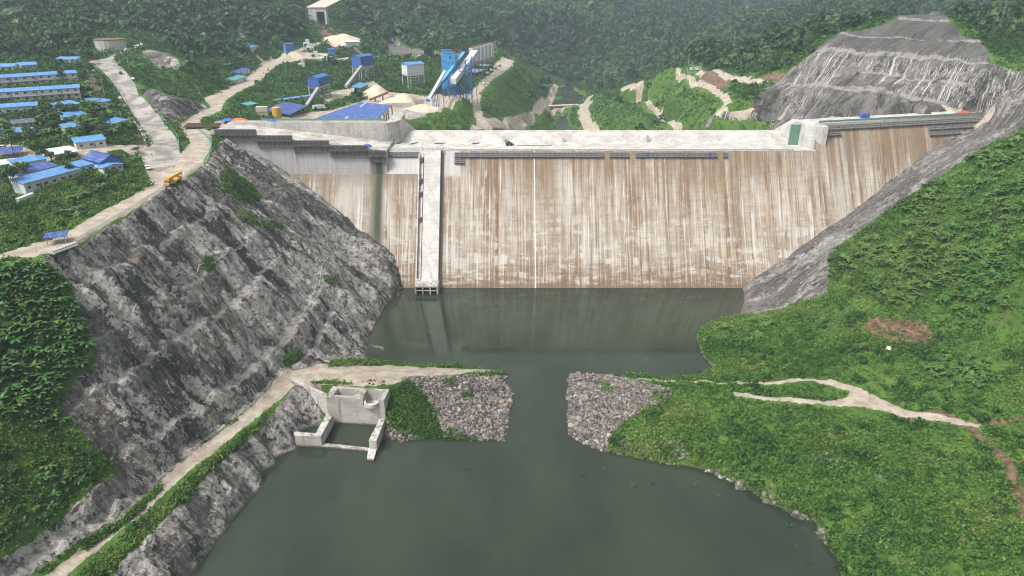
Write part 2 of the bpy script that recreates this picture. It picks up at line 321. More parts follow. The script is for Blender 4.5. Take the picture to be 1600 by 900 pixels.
# village road and yards
zone('road', (240, 224), (222, 200), (203, 172), (190, 150), (168, 118), (155, 106), (132, 95), (172, 90), (180, 96), (197, 112), (211, 132), (217, 150), (241, 172), (262, 197), (278, 220), (282, 240), (275, 258), (250, 270), (230, 262), (220, 246), (225, 236))
track('road', 5, (172, 92), (190, 82), (232, 76))
zone('sand', (-20, 408), (0, 396), (75, 378), (175, 322), (237, 291), (229, 268), (221, 250), (245, 250), (272, 262), (280, 242), (298, 222), (277, 197), (300, 182), (330, 168), (317, 153), (345, 143), (376, 128), (395, 112), (408, 100), (424, 92), (450, 95), (440, 101), (421, 112), (401, 130), (371, 144), (352, 158), (345, 173), (322, 182), (313, 190), (318, 200), (330, 210), (333, 232), (323, 256), (291, 279), (200, 334), (108, 388), (60, 404), (10, 404))
zone('sand', (328, 212), (335, 190), (352, 186), (352, 212))
zone('sand', (150, 226), (230, 226), (228, 245), (200, 240), (190, 232), (168, 236), (160, 268), (138, 262), (120, 240), (90, 247), (60, 262), (20, 262), (0, 246), (0, 226), (30, 228), (60, 240), (85, 232))
track('soil', 5, (140, 115), (146, 140), (160, 165), (185, 180), (215, 200), (222, 225))
track('sand', 5, (408, 97), (385, 72), (375, 52), (378, 36), (395, 24), (425, 8)); track('sand', 5, (440, 97), (460, 82), (485, 72), (500, 66))
track('sand', 6, (440, 98), (480, 90), (540, 92), (600, 88), (700, 86))
zone('sand', (430, 182), (480, 176), (520, 172), (560, 160), (600, 143), (640, 146), (665, 152), (702, 150), (735, 146), (718, 157), (690, 170), (655, 184), (640, 190), (612, 188), (560, 190), (440, 190)); zone('sand', (500, 150), (560, 132), (585, 125), (588, 132), (550, 146), (510, 160))
zone('sand', (440, 84), (470, 80), (525, 84), (520, 94), (470, 92), (452, 98), (430, 96))
zone('sand', (732, 150), (740, 138), (770, 112), (772, 100), (786, 90), (800, 90), (804, 97), (796, 107), (770, 125), (757, 137), (750, 145), (750, 160), (756, 186), (800, 182), (832, 172), (850, 162), (892, 158), (893, 166), (852, 171), (835, 178), (836, 190), (815, 208), (732, 208), (743, 185), (738, 165))
track('sand', 9, (838, 175), (850, 160), (864, 140), (868, 133)); track('sand', 12, (928, 208), (915, 190), (910, 172), (925, 150))
track('sand', 3, (895, 163), (925, 161))
zone('sand', (970, 138), (992, 129), (1010, 130), (1005, 143), (985, 146)); track('sand', 5, (998, 146), (1012, 162), (1030, 180), (1050, 192), (1060, 208))
track('sand', 5, (1060, 112), (1082, 122), (1110, 136), (1132, 150), (1138, 162), (1122, 174), (1150, 184), (1192, 192)); track('sand', 7, (1092, 114), (1140, 120), (1192, 129))
BERMS = [pts_of(b) for b in ([(1215, 132), (1300, 141), (1400, 153), (1475, 166), (1545, 180)], [(1260, 89), (1275, 82), (1345, 87), (1412, 94), (1555, 102), (1600, 110)], [(1310, 54), (1405, 60), (1532, 69)], [(1402, 32), (1480, 35)], [(1345, 117), (1412, 124), (1500, 138), (1590, 152)])]; track('sand', 3.5, (1475, 166), (1510, 172), (1548, 181))
zone('sand', (1240, 196), (1280, 190), (1350, 187), (1450, 183), (1500, 180), (1540, 183), (1540, 190), (1300, 197))
# bench track and cofferdam tops
track('sand', [7, 6, 5, 5, 4.5, 4.5, 4, 4, 4], (455, 588), (430, 618), (375, 664), (306, 720), (258, 760), (195, 818), (140, 858), (48, 935), (-60, 1040))
zone('sand', (430, 612), (458, 580), (500, 570), (545, 570), (620, 573), (700, 576), (775, 579), (790, 584), (700, 587), (640, 590), (612, 603), (560, 604), (462, 602), (440, 625))
track('sand', 2.6, (1000, 592), (1060, 596), (1130, 600), (1200, 598), (1262, 594)); track('sand', 2.8, (1150, 616), (1210, 622), (1280, 628), (1340, 634))
zone('sand', (1255, 594), (1300, 592), (1340, 605), (1390, 628), (1420, 640), (1418, 652), (1380, 640), (1330, 634), (1290, 628), (1322, 622), (1330, 612), (1290, 601))
track('sand', [5, 3.5, 1.6], (1415, 645), (1470, 655), (1530, 667)); track('soil', [6, 5, 4, 3.5, 3.5, 3.5, 3.5], (1425, 648), (1480, 655), (1520, 672), (1550, 700), (1575, 730), (1590, 770), (1615, 820)); track('soil', 1.2, (1480, 655), (1560, 660), (1600, 652)); track('soil', 1.0, (1400, 890), (1460, 870), (1540, 820), (1570, 780))
# riprap
RIP = [pts_of([pz(797, 588, 0), (700, 588), (650, 588), (628, 592), (650, 608), (680, 640), (690, 672), (725, 690), (758, 700), pz(780, 712, -1), pz(805, 690, -1.5), pz(806, 620, -1)]),
       pts_of([(606, 655), (612, 668), (640, 680), (700, 690), (758, 700), pz(780, 712, -1), pz(680, 705, -1), pz(596, 696, -1)]),
       pts_of([pz(884, 584, -.5), (950, 586), (1000, 595), (1050, 608), (1048, 622), (1010, 640), (975, 660), (950, 685), (948, 700), (985, 712), (1060, 730), (1110, 735), pz(1110, 749, -1), pz(1000, 733, -1), pz(886, 718, -1), pz(880, 650, -1)]),
       pts_of([(1110, 738), (1150, 752), (1200, 778), (1250, 802), (1285, 832), pz(1293, 845, -1), pz(1240, 815, -1), pz(1180, 785, -1), pz(1110, 749, -1)])]
for r in RIP[:3]: ZONES['gravel'].append(('p', r, 0))
def masks(g):
    out = {}
    for k, lst in ZONES.items():
        M = np.zeros(g.X.shape, bool)
        for kind, pts, w in lst: M |= poly_mask(g, pts) if kind == 'p' else line_mask(g, pts, w)
        out[k] = M
    return out
for g in (NEAR, FAR):
    g.M = masks(g)
    for k in ('sand', 'road'): g.M['rock'] &= ~g.M[k]
    g.A = {k: blur(m.astype(float), .7 if g is NEAR else .5) for k, m in g.M.items()}

# ------------------------------------------------------------------ relief: blasted rock, hummocks, wooded gullies
def relief(g, near):
    X, Y, Z = g.X, g.Y, g.base.copy()
    g.ledge = sum(blur(line_mask(g, [(x + 1.8, y + 1.8) for x, y, _ in b], 4.2 if i != 4 else 2.2).astype(float), .6) for i, b in enumerate(BERMS)); left = (X < -30) & (Y < 400); righthill = (X > 150) & (Y > 425)
    sx = np.where(left, Y + .15 * X, np.where(righthill | (Y > 425), (X - Y) * .707, Y - .25 * X))
    g.sx = sx
    rk = blur(g.M['rock'].astype(float), 2 if near else 1) * (1 - np.clip(blur((g.M['sand'] | g.M['road']).astype(float), 2), 0, 1))
    shore = smooth(.3, 4, np.abs(Z))
    if near:
        # benches blasted into the left cliff
        w = fbm(X, Y, 1 / 45, 3, 5) * 3.0 + fbm(X, Y, 1 / 11, 3, 8) * 2.2; q = Z + w; led = [12.8, 21.0, 37.7, 50.0, 62.5, 76.0]; terr = q.copy(); led_m = np.zeros_like(Z)
        for h0, h1 in zip(led, led[1:]):
            wd = 1.6 if h0 == 50.0 else 4.2; t = np.clip((q - h0 - wd) / (h1 - h0 - wd), 0, 1); terr = np.where((q >= h0) & (q < h1), h0 + (h1 - h0) * t, terr); led_m = np.where((q >= h0) & (q < h0 + wd + .6), 1.0, led_m)
        lm = rk * left * smooth(13.2, 15, Z) * smooth(77, 74, Z) * smooth(330, 270, Y)
        Z = Z + (terr - w - Z + .8) * lm
        led_m = blur(led_m * lm * (.25 + .75 * smooth(.38, .6, vnoise(X / 17 + Y / 29, Y / 17, 66))), 1.2); g.ledge = np.maximum(g.ledge, led_m * .8)
        amp = np.where(left, 1.0 - .6 * led_m, np.where(righthill, .35, .55))
        gul = (1 - np.abs(fbm(sx, Z * .18 + X * .05, 1 / 10, 4, 21)) * 2.4) * 2.4 + fbm(X, Y, 1 / 19, 4, 31) * 4.2
        blk = np.round(fbm(sx * 1.0, Z * .35, 1 / 7, 2, 41) * 4) / 4 * 2.6
        fine = fbm(X, Y, 1 / 3.2, 3, 51) * 1.3
        Z = Z + rk * shore * amp * (gul + blk + fine)
    grn = 1 - np.clip(sum(blur(g.M[k].astype(float), 1.5 if near else .6) for k in ('rock', 'sand', 'road', 'gravel')), 0, 1)
    hum = fbm(X, Y, 1 / 26, 4, 61) * 2.4 + fbm(X, Y, 1 / 7, 3, 71) * .5 + (np.abs(fbm(X, Y, 1 / 10, 3, 73)) * 2.2 + np.abs(fbm(X, Y, 1 / 4.5, 2, 74)) * 1.1 - .6) * (1 if near else 0)
    Z = Z + grn * np.clip(shore, .12, 1) * hum * np.where((X < -120) & (Y > 240) & (Y < 540), .35, 1) * (Z > -2)
    if not near:
        far = smooth(560, 900, Y) * grn * (1 - smooth(1000, 860, Y) * (np.abs(X - 60) < 320))
        _p = py(500, 34, 985); far = far * (1 - np.exp(-(((X - _p[0]) / 95) ** 2 + ((Y - _p[1]) / 110) ** 2) ** 2)); rid = (1 - np.abs(fbm(X + .3 * Y, Y, 1 / 230, 4, 81)) * 2.2) * 26 + fbm(X, Y, 1 / 90, 4, 91) * 15
        Z = Z + far * rid * smooth(0, 60, Z) * np.where(Y > 1150, 1.25, .6)
    rip = blur(g.M['gravel'].astype(float), 1)
    Z = Z + rip * fbm(X, Y, 1 / 4, 3, 101) * .5
    sd = blur(g.M['sand'].astype(float), 1); Z = Z + sd * fbm(X, Y, 1 / 6, 3, 111) * .12
    return Z
NEAR.Z = relief(NEAR, True); FAR.Z = relief(FAR, False)
# the foundation stays under the dam's body
_d = (NEAR.X > -72) & (NEAR.X < 177) & (NEAR.Y > 352) & (NEAR.Y < 440)
_fy = np.vectorize(face_y)(NEAR.X, 20.0); _top = np.clip((NEAR.Y - 350 - np.maximum(0, NEAR.X - 177) * .174) / DAM_S, -15, 79) - 2.5
_cr = np.array(contr); _nl = np.array(nose)[::-1]
_in = (NEAR.Y > 352) & (NEAR.Y < 420 + np.maximum(0, NEAR.X - 177) * .17) & (NEAR.X > np.interp(NEAR.Y, _nl[:, 1], _nl[:, 0], right=-160)) & (NEAR.X < np.interp(NEAR.Y, _cr[:, 1], _cr[:, 0]))
NEAR.Z = np.where(_in, np.minimum(NEAR.Z, np.where(NEAR.X < -72, np.minimum(_top, 64), np.minimum(_top, np.where(NEAR.X < 177, 62, 76)))), NEAR.Z)

for _pl, _z in (([(-88, 233), (-70.5, 220.5), (-47.8, 218), (-48.5, 226.5), (-71, 229)], -3.0), ([pz(459, 677, 5), pz(500, 676, 5), pz(511, 640, 5), (-70, 222, 0), (-49, 220, 0), pz(600, 655, 5), pz(588, 689, 5), pz(584, 717, 1), pz(470, 700, 0)], -4.0)):
    _m = blur(poly_mask(NEAR, _pl).astype(float), .6); NEAR.Z = np.where(_m > .35, np.minimum(NEAR.Z, _z), NEAR.Z)
# ------------------------------------------------------------------ mesh and material helpers
class MB:
    """collects shapes, then links them as ONE mesh object"""
    def __init__(s): s.v, s.f, s.m = [], [], []
    def quad(s, *p, m=0):
        k = len(s.v); s.v += [tuple(q) for q in p]; s.f.append(tuple(range(k, k + len(p)))); s.m.append(m); return s
    def box(s, c, size, rz=0, m=0, taper=1, rx=0):
        x, y, z = [q / 2 for q in size]; k = len(s.v); ca, sa = math.cos(rz), math.sin(rz); cb, sb = math.cos(rx), math.sin(rx)
        for dz in (-z, z):
            t = taper if dz > 0 else 1
            for dx, dy in ((-x, -y), (x, -y), (x, y), (-x, y)):
                px, py_, pz_ = dx * t, dy * t, dz; py_, pz_ = py_ * cb - pz_ * sb, py_ * sb + pz_ * cb
                s.v.append((c[0] + px * ca - py_ * sa, c[1] + px * sa + py_ * ca, c[2] + pz_))
        for f in ((3, 2, 1, 0), (4, 5, 6, 7), (0, 1, 5, 4), (1, 2, 6, 5), (2, 3, 7, 6), (3, 0, 4, 7)): s.f.append(tuple(k + i for i in f)); s.m.append(m)
        return s
    def prism(s, prof, a, b, m=0):
        """profile points swept from function/offset a to b: prof list of 3D at one end, other end given too"""
        k = len(s.v); n = len(prof); s.v += [tuple(p) for p in a] + [tuple(p) for p in b]
        for i in range(n): j = (i + 1) % n; s.f.append((k + i, k + j, k + n + j, k + n + i)); s.m.append(m)
        s.f.append(tuple(k + i for i in reversed(range(n)))); s.m.append(m); s.f.append(tuple(k + n + i for i in range(n))); s.m.append(m)
        return s
    def tube(s, pts, r, n=6, m=0, r2=None):
        pts = [Vector(p) for p in pts]; rings = []
        for i, p in enumerate(pts):
            d = (pts[min(i + 1, len(pts) - 1)] - pts[max(i - 1, 0)]).normalized(); up = Vector((0, 0, 1)) if abs(d.z) < .95 else Vector((1, 0, 0))
            a = d.cross(up).normalized(); b = a.cross(d); rr = r if r2 is None else r + (r2 - r) * i / (len(pts) - 1); rings.append(len(s.v))
            for q in range(n): t = 2 * math.pi * q / n; s.v.append(tuple(p + a * math.cos(t) * rr + b * math.sin(t) * rr))
        for a, b in zip(rings, rings[1:]):
            for q in range(n): s.f.append((a + q, a + (q + 1) % n, b + (q + 1) % n, b + q)); s.m.append(m)
        for a, rev in ((rings[0], 0), (rings[-1], 1)):
            s.f.append(tuple(a + q for q in (range(n) if not rev else reversed(range(n))))); s.m.append(m)
        return s
    def lathe(s, c, prof, n=20, m=0):
        k = len(s.v)
        for r, z in prof:
            for q in range(n): t = 2 * math.pi * q / n; s.v.append((c[0] + r * math.cos(t), c[1] + r * math.sin(t), c[2] + z))
        for i in range(len(prof) - 1):
            for q in range(n): a = k + i * n; s.f.append((a + q, a + (q + 1) % n, a + n + (q + 1) % n, a + n + q)); s.m.append(m)
        s.f.append(tuple(k + (len(prof) - 1) * n + q for q in range(n))); s.m.append(m)
        return s
    def build(s, name, mats, parent=None, smooth_=False):
        me = bpy.data.meshes.new(name); me.from_pydata(s.v, [], s.f); mats = mats if isinstance(mats, (list, tuple)) else [mats]
        for m in mats: me.materials.append(m)
        if len(mats) > 1: me.polygons.foreach_set('material_index', s.m)
        if smooth_: me.polygons.foreach_set('use_smooth', [True] * len(me.polygons))
        o = bpy.data.objects.new(name, me); COL.objects.link(o)
        if parent is not None: o.parent = parent
        return o
def np_mesh(name, V, F, mats, attrs={}, smooth_=False):
    me = bpy.data.meshes.new(name); n, k = F.shape
    me.vertices.add(len(V)); me.vertices.foreach_set('co', np.ascontiguousarray(V, np.float32).ravel())
    me.loops.add(n * k); me.loops.foreach_set('vertex_index', np.ascontiguousarray(F, np.int32).ravel())
    me.polygons.add(n); me.polygons.foreach_set('loop_start', np.arange(0, n * k, k, dtype=np.int32))
    me.polygons.foreach_set('use_smooth', np.full(n, smooth_))
    for a, val in attrs.items():
        at = me.attributes.new(a, 'FLOAT', 'POINT'); at.data.foreach_set('value', np.ascontiguousarray(val, np.float32))
    for m in (mats if isinstance(mats, (list, tuple)) else [mats]): me.materials.append(m)
    me.update(calc_edges=True); return me
def link(name, me, parent=None):
    o = bpy.data.objects.new(name, me); COL.objects.link(o); o.parent = parent; return o
def tag(o, label=None, cat=None, group=None, kind=None):
    for k, v in (('label', label), ('category', cat), ('group', group), ('kind', kind)):
        if v: o[k] = v
    return o
def thing(name, label, cat, loc=(0, 0, 0), rz=0, group=None):
    o = bpy.data.objects.new(name, None); COL.objects.link(o); o.location = loc; o.rotation_euler = (0, 0, rz); o.empty_display_size = .5
    return tag(o, label, cat, group)
KIDS = {}
def copy_thing(root, loc, rz=0, label=None, group=None, scale=None):
    c = root.copy(); COL.objects.link(c); c.location = loc; c.rotation_euler = (0, 0, rz)
    if scale is not None: c.scale = (scale, scale, scale) if not isinstance(scale, (tuple, list)) else scale
    if label: c['label'] = label
    if group: c['group'] = group
    def rec(src, dst):
        for ch in KIDS.get(src.name) or KIDS.setdefault(src.name, [o for o in src.children]):
            d = ch.copy(); COL.objects.link(d); d.parent = dst; rec(ch, d)
    rec(root, c); return c

class NT:
    def __init__(s, name, rough=.8, spec=.3):
        s.mat = bpy.data.materials.new(name); s.mat.use_nodes = True; s.t = s.mat.node_tree; s.t.nodes.clear()
        s.out = s.n('OutputMaterial'); s.b = s.n('BsdfPrincipled'); s.b.inputs['Roughness'].default_value = rough; s.b.inputs['Specular IOR Level'].default_value = spec
        s.t.links.new(s.b.outputs[0], s.out.inputs[0])
    def n(s, ty, **k):
        x = s.t.nodes.new('ShaderNode' + ty)
        for a, v in k.items(): setattr(x, a, v)
        return x
    def set(s, sock, v):
        if isinstance(v, bpy.types.NodeSocket): s.t.links.new(v, sock)
        elif isinstance(v, (tuple, list)) and sock.type == 'RGBA': sock.default_value = tuple(v) + ((1,) if len(v) == 3 else ())
        else: sock.default_value = v
    def math(s, op, a, b=0.0, clamp=False):
        x = s.n('Math', operation=op, use_clamp=clamp); s.set(x.inputs[0], a); s.set(x.inputs[1], b); return x.outputs[0]
    def mix(s, f, a, b, mode='MIX'):
        x = s.n('Mix', data_type='RGBA', blend_type=mode); s.set(x.inputs[0], f); s.set(x.inputs[6], a); s.set(x.inputs[7], b); return x.outputs[2]
    def pos(s): return s.n('NewGeometry').outputs['Position']
    def obj(s): return s.n('TexCoord').outputs['Object']
    def xyz(s, v): x = s.n('SeparateXYZ'); s.set(x.inputs[0], v); return x.outputs
    def vec(s, a, b, c=0.0):
        x = s.n('CombineXYZ'); s.set(x.inputs[0], a); s.set(x.inputs[1], b); s.set(x.inputs[2], c); return x.outputs[0]
    def scl(s, v, k): x = s.n('VectorMath', operation='MULTIPLY'); s.set(x.inputs[0], v); x.inputs[1].default_value = k; return x.outputs[0]
    def noise(s, v, sc, det=4, rough=.55, dist=0):
        x = s.n('TexNoise'); s.set(x.inputs['Vector'], v); x.inputs['Scale'].default_value = sc; x.inputs['Detail'].default_value = det
        x.inputs['Roughness'].default_value = rough; x.inputs['Distortion'].default_value = dist; return x.outputs[0]
    def step(s, f, a, b):
        x = s.n('MapRange', interpolation_type='SMOOTHSTEP'); s.set(x.inputs[0], f); x.inputs[1].default_value = a; x.inputs[2].default_value = b; return x.outputs[0]
    def attr(s, name): return s.n('Attribute', attribute_name=name).outputs['Fac']
    def voro(s, v, sc, out='Color'): x = s.n('TexVoronoi'); s.set(x.inputs['Vector'], v); x.inputs['Scale'].default_value = sc; return x.outputs[out]
    def bump(s, h, st=.5, d=.3):
        x = s.n('Bump'); x.inputs['Strength'].default_value = st; x.inputs['Distance'].default_value = d; s.set(x.inputs['Height'], h); s.t.links.new(x.outputs[0], s.b.inputs['Normal'])
    def col(s, c): s.set(s.b.inputs['Base Color'], c); return s.mat

def plain(name, c, rough=.6, spec=.3, var=.18, sc=1.2, dirt=(.16, .14, .12), metal=0):
    """painted or coated surface with weathering"""
    t = NT(name, rough, spec); p = t.obj(); n1 = t.noise(p, sc, 5); n2 = t.noise(t.scl(p, (1.5, 1.5, .15)), sc * 1.6, 4)
    a = t.mix(t.math('MULTIPLY', t.step(n1, .3, .75), var), c, tuple(q * .6 for q in c)); a = t.mix(t.math('MULTIPLY', t.step(n2, .5, .8), var * 1.6), a, dirt)
    t.b.inputs['Metallic'].default_value = metal
    return t.col(a)

# ------------------------------------------------------------------ ground material
def ground_material():
    t = NT('ground', .9, .15); P = t.pos(); X, Y, Z = t.xyz(P)
    A = {k: t.attr(k) for k in ('rock', 'sand', 'soil', 'gravel', 'road')}; sx = t.attr('contour')
    wob = t.math('SUBTRACT', t.noise(P, .55, 4, .6), .5)
    def edge(k, w=.8): return t.step(t.math('ADD', A[k], t.math('MULTIPLY', wob, w)), .42, .58)
    # vegetation floor
    g1 = t.noise(P, .035, 5); g2 = t.noise(P, .5, 5, .65); g3 = t.noise(P, 2.6, 3)
    g = t.mix(t.step(g1, .35, .65), (.045, .096, .018), (.078, .148, .028)); g = t.mix(t.math('MULTIPLY', t.step(g2, .45, .75), .8), g, (.02, .058, .01)); g = t.mix(t.math('MULTIPLY', t.step(g3, .5, .75), .5), g, (.08, .155, .028))
    g = t.mix(t.math('MULTIPLY', t.step(t.noise(P, .12, 5, .65), .6, .68), .6), g, (.135, .1, .06))
    g = t.mix(t.math('MULTIPLY', t.step(Y, 560, 640), t.step(t.math('ABSOLUTE', t.math('SUBTRACT', X, 60.0)), 180, 420)), g, (.022, .06, .018)); g = t.mix(t.step(Y, 1130, 1170), g, (.02, .055, .018))
    # shotcrete: dark grey skin, pale run-off along the fall line, brown seeps, bare patches
    hill = t.attr('hill'); d = t.math('ADD', Z, t.math('MULTIPLY', X, .2)); sxw = t.math('ADD', sx, t.math('MULTIPLY', t.noise(P, .16, 3), 3.0))
    def st(fx, fz, off, det=4, ro=.6): return t.noise(t.vec(t.math('MULTIPLY', sxw, fx), t.math('MULTIPLY', d, fz), off), 1.0, det, ro)
    big = t.noise(P, .05, 4, .65); q3 = t.noise(P, .2, 7, .72); q4 = t.noise(P, .9, 6, .72); q5 = t.noise(P, .42, 6, .75)
    jx = t.math('ADD', sx, t.math('MULTIPLY', t.noise(P, .3, 5, .65), 9.0)); jd = t.math('ADD', d, t.math('MULTIPLY', t.noise(t.scl(P, (1, 1, .6)), .37, 4, .65), 12.0))
    def plates(fx, fz, off): return t.xyz(t.voro(t.vec(t.math('MULTIPLY', jx, fx), t.math('MULTIPLY', jd, fz), off), 1.0))
    v1, v2 = plates(.24, .1, 1.0), plates(.75, .3, 5.0)
    r = t.mix(t.step(v1[0], .2, .8), (.026, .025, .024), (.135, .126, .116)); r = t.mix(t.math('MULTIPLY', t.step(v2[0], .35, .8), .6), r, (.15, .14, .13)); r = t.mix(t.math('MULTIPLY', t.step(v2[1], .6, .75), .5), r, (.035, .033, .032))
    r = t.mix(t.math('MULTIPLY', t.step(q3, .5, .6), .5), r, (.06, .056, .053))
    lowk = t.math('SUBTRACT', 1.0, hill)
    r = t.mix(t.math('MULTIPLY', t.math('MULTIPLY', t.step(st(.45, .03, 9.0, 5), .575, .64), .7), lowk), r, (.27, .195, .12))
    cover = t.math('MAXIMUM', t.math('MULTIPLY', t.step(t.noise(P, .06, 4, .6),   .47, .57), lowk), t.math('MULTIPLY', hill, t.math('MULTIPLY', t.step(t.noise(P, .022, 3), .4, .52), t.step(Z, 118, 106))))
    r = t.mix(t.math('MULTIPLY', t.math('MULTIPLY', t.step(st(1.15, .11, 0.0, 6, .74), .55, .6), cover), .75), r, (.43, .41, .382)); pl = plates(.11, .06, 11.0); r = t.mix(t.math('MULTIPLY', t.math('MULTIPLY', t.step(pl[0], .6, .68), lowk), .6), r, (.026, .025, .024)); r = t.mix(t.math('MULTIPLY', t.math('MULTIPLY', t.step(pl[1], .74, .8), t.step(q5, .4, .5)), t.math('MULTIPLY', lowk, .6)), r, (.40, .382, .355)); r = t.mix(t.math('MULTIPLY', t.math('MULTIPLY', t.step(t.math('ADD', Z, t.math('MULTIPLY', Y, .11)), 41, 33), t.step(v1[1], .3, .45)), t.math('MULTIPLY', t.math('MULTIPLY', lowk, t.step(q5, .42, .54)), .6)), r, (.38, .36, .33)); r = t.mix(t.math('MULTIPLY', t.math('MULTIPLY', hill, t.step(Z, 104, 112)), .55), r, (.07, .067, .064))
    r = t.mix(t.math('MULTIPLY', t.math('MULTIPLY', t.step(st(1.7, .2, 4.0, 5, .7), .57, .63), cover), .7), r, (.47, .452, .428))
    r = t.mix(t.math('MULTIPLY', t.math('MULTIPLY', t.step(st(.9, .016, 6.0, 4), .57, .62), t.math('MULTIPLY', hill, cover)), .85), r, (.42, .405, .385))
    r = t.mix(t.math('MULTIPLY', t.step(q5, .575, .62), t.math('SUBTRACT', .8, t.math('MULTIPLY', hill, .65))), r, (.30, .285, .265)); r = t.mix(t.math('MULTIPLY', t.math('MULTIPLY', t.step(v1[2], .74, .8), t.step(q5, .42, .5)), t.math('MULTIPLY', lowk, .75)), r, (.36, .345, .322))
    r = t.mix(t.math('MULTIPLY', t.step(q4, .53, .64), .65), r, (.04, .038, .037)); r = t.mix(t.math('MULTIPLY', t.step(q4, .43, .35), .3), r, (.36, .342, .32))
    strip = t.math('MULTIPLY', t.step(X, 85, 95), lowk); r = t.mix(t.math('MULTIPLY', strip, t.math('MULTIPLY', t.step(q3, .4, .6), .6)), r, (.055, .052, .05)); r = t.mix(t.math('MULTIPLY', strip, .2), r, (.085, .08, .075)); r = t.mix(t.math('MULTIPLY', strip, t.math('MULTIPLY', t.step(st(1.0, .03, 16.0, 5, .7), .56, .62), .7)), r, (.33, .315, .295))
    # grey silt and rubble lying on the benches
    nz = t.xyz(t.n('NewGeometry').outputs['True Normal'])[2]; r = t.mix(t.math('MULTIPLY', t.math('MAXIMUM', t.math('MULTIPLY', t.step(nz, .86, .96), lowk), t.step(t.math('ADD', t.attr('ledge'), t.math('MULTIPLY', wob, .7)), .4, .6)), t.math('MULTIPLY', t.step(q3, .35, .55), .85)), r, t.mix(hill, t.mix(t.step(q5, .4, .6), (.095, .09, .085), (.165, .155, .145)), (.24, .228, .212)))
    # sand and haul tracks
    s1 = t.noise(P, .22, 5, .6); s = t.mix(t.step(s1, .3, .7), (.27, .225, .175), (.43, .375, .31)); s = t.mix(t.math('MULTIPLY', t.step(t.noise(P, 1.1, 5, .7), .5, .75), .6), s, (.24, .205, .165)); s = t.mix(t.math('MULTIPLY', t.step(t.noise(P, .06, 3), .55, .7), .5), s, (.26, .24, .215))
    s = t.mix(t.math('MULTIPLY', t.step(t.noise(P, .5, 6, .75), .56, .64), .45), s, (.17, .145, .115)); s = t.mix(t.math('MULTIPLY', t.step(t.noise(P, .13, 3), .62, .68), .5), s, (.17, .16, .145))
    # bare red-brown soil
    o = t.mix(t.step(t.noise(P, .35, 5, .65), .35, .65), (.085, .05, .032), (.19, .13, .085))
    # dark stony ground under the riprap
    vr = t.voro(P, .9); v = t.mix(t.math('MULTIPLY', t.xyz(vr)[0], .8), (.04, .037, .035), (.2, .18, .165))
    # concrete and tarred road
    c = t.mix(t.step(t.noise(P, .12, 4), .42, .6), (.19, .18, .165), (.36, .335, .30)); c = t.mix(t.math('MULTIPLY', t.step(t.noise(P, .9, 5), .5, .75), .35), c, (.2, .17, .14))
    g = t.mix(t.math('MULTIPLY', t.step(t.noise(P, .075, 5, .65), .58, .66), .55), g, (.095, .15, .03)); a = t.mix(edge('soil', 1.4), g, o); a = t.mix(edge('gravel', .6), a, v); a = t.mix(edge('rock', .9), a, r); a = t.mix(edge('sand', .95), a, s); a = t.mix(edge('road', .15), a, c)
    # mud line at the water
    a = t.mix(t.math('MULTIPLY', t.step(t.math('ADD', Z, t.math('MULTIPLY', wob, .8)), .9, .1), .75), a, (.10, .085, .062))
    hgt = t.math('ADD', t.math('MULTIPLY', t.noise(P, .7, 6, .65), 1.2), t.math('MULTIPLY', t.noise(P, 3.0, 4), .35)); t.bump(hgt, .9, .7)
    return t.col(a)
M_GROUND = ground_material()

# ------------------------------------------------------------------ terrain objects, split by what covers the ground
def terrain(g, hole, name_of):
    ny, nx = g.X.shape; idx = np.arange(nx * ny).reshape(ny, nx)
    q = np.stack([idx[:-1, :-1], idx[:-1, 1:], idx[1:, 1:], idx[1:, :-1]], -1).reshape(-1, 4)
    if hole is not None:
        cx = (g.X[:-1, :-1] + g.X[1:, 1:]) / 2; cyy = (g.Y[:-1, :-1] + g.Y[1:, 1:]) / 2
        keep = ~((cx > hole[0]) & (cx < hole[1]) & (cyy > hole[2]) & (cyy < hole[3])); keep = keep.ravel()
    else: keep = np.ones(len(q), bool)
    V = np.stack([g.X, g.Y, g.Z], -1).reshape(-1, 3); code = np.zeros(g.X.shape, int)
    for i, k in enumerate(('soil', 'gravel', 'rock', 'sand', 'road')): code[g.M[k]] = i + 1
    code = code[:-1, :-1].ravel()
    for i, nm in enumerate(name_of):
        f = q[keep & (code == i)]
        if not len(f): continue
        u, inv = np.unique(f, return_inverse=True)
        at = {k: g.A[k].ravel()[u] for k in ('rock', 'sand', 'soil', 'gravel', 'road')}; at['contour'] = g.sx.ravel()[u]; at['ledge'] = g.ledge.ravel()[u]; at['hill'] = ((g.X > 150) & (g.Y > 415)).astype(float).ravel()[u]
        tag(link(nm, np_mesh(nm, V[u], inv.reshape(-1, 4), M_GROUND, at, nm != 'rock_terrain')), kind='structure')
# the coarse sheet dips under the fine one where they meet
_edge = (FAR.X > NX0 - 1) & (FAR.X < NX1 + 1) & (FAR.Y > NY0 - 1) & (FAR.Y < NY1 + 1)
FAR.Z = np.where(_edge, NEAR.sample(FAR.X, FAR.Y) - .15, FAR.Z)
terrain(NEAR, None, ('green_terrain', 'bare_soil', 'stony_ground', 'rock_terrain', 'dirt_road', 'paved_road'))
terrain(FAR, (NX0, NX1, NY0, NY1), ('hill_terrain', 'bare_hill_soil', 'far_stony_ground', 'rock_cut_terrain', 'hill_dirt_road', 'hill_paved_road'))

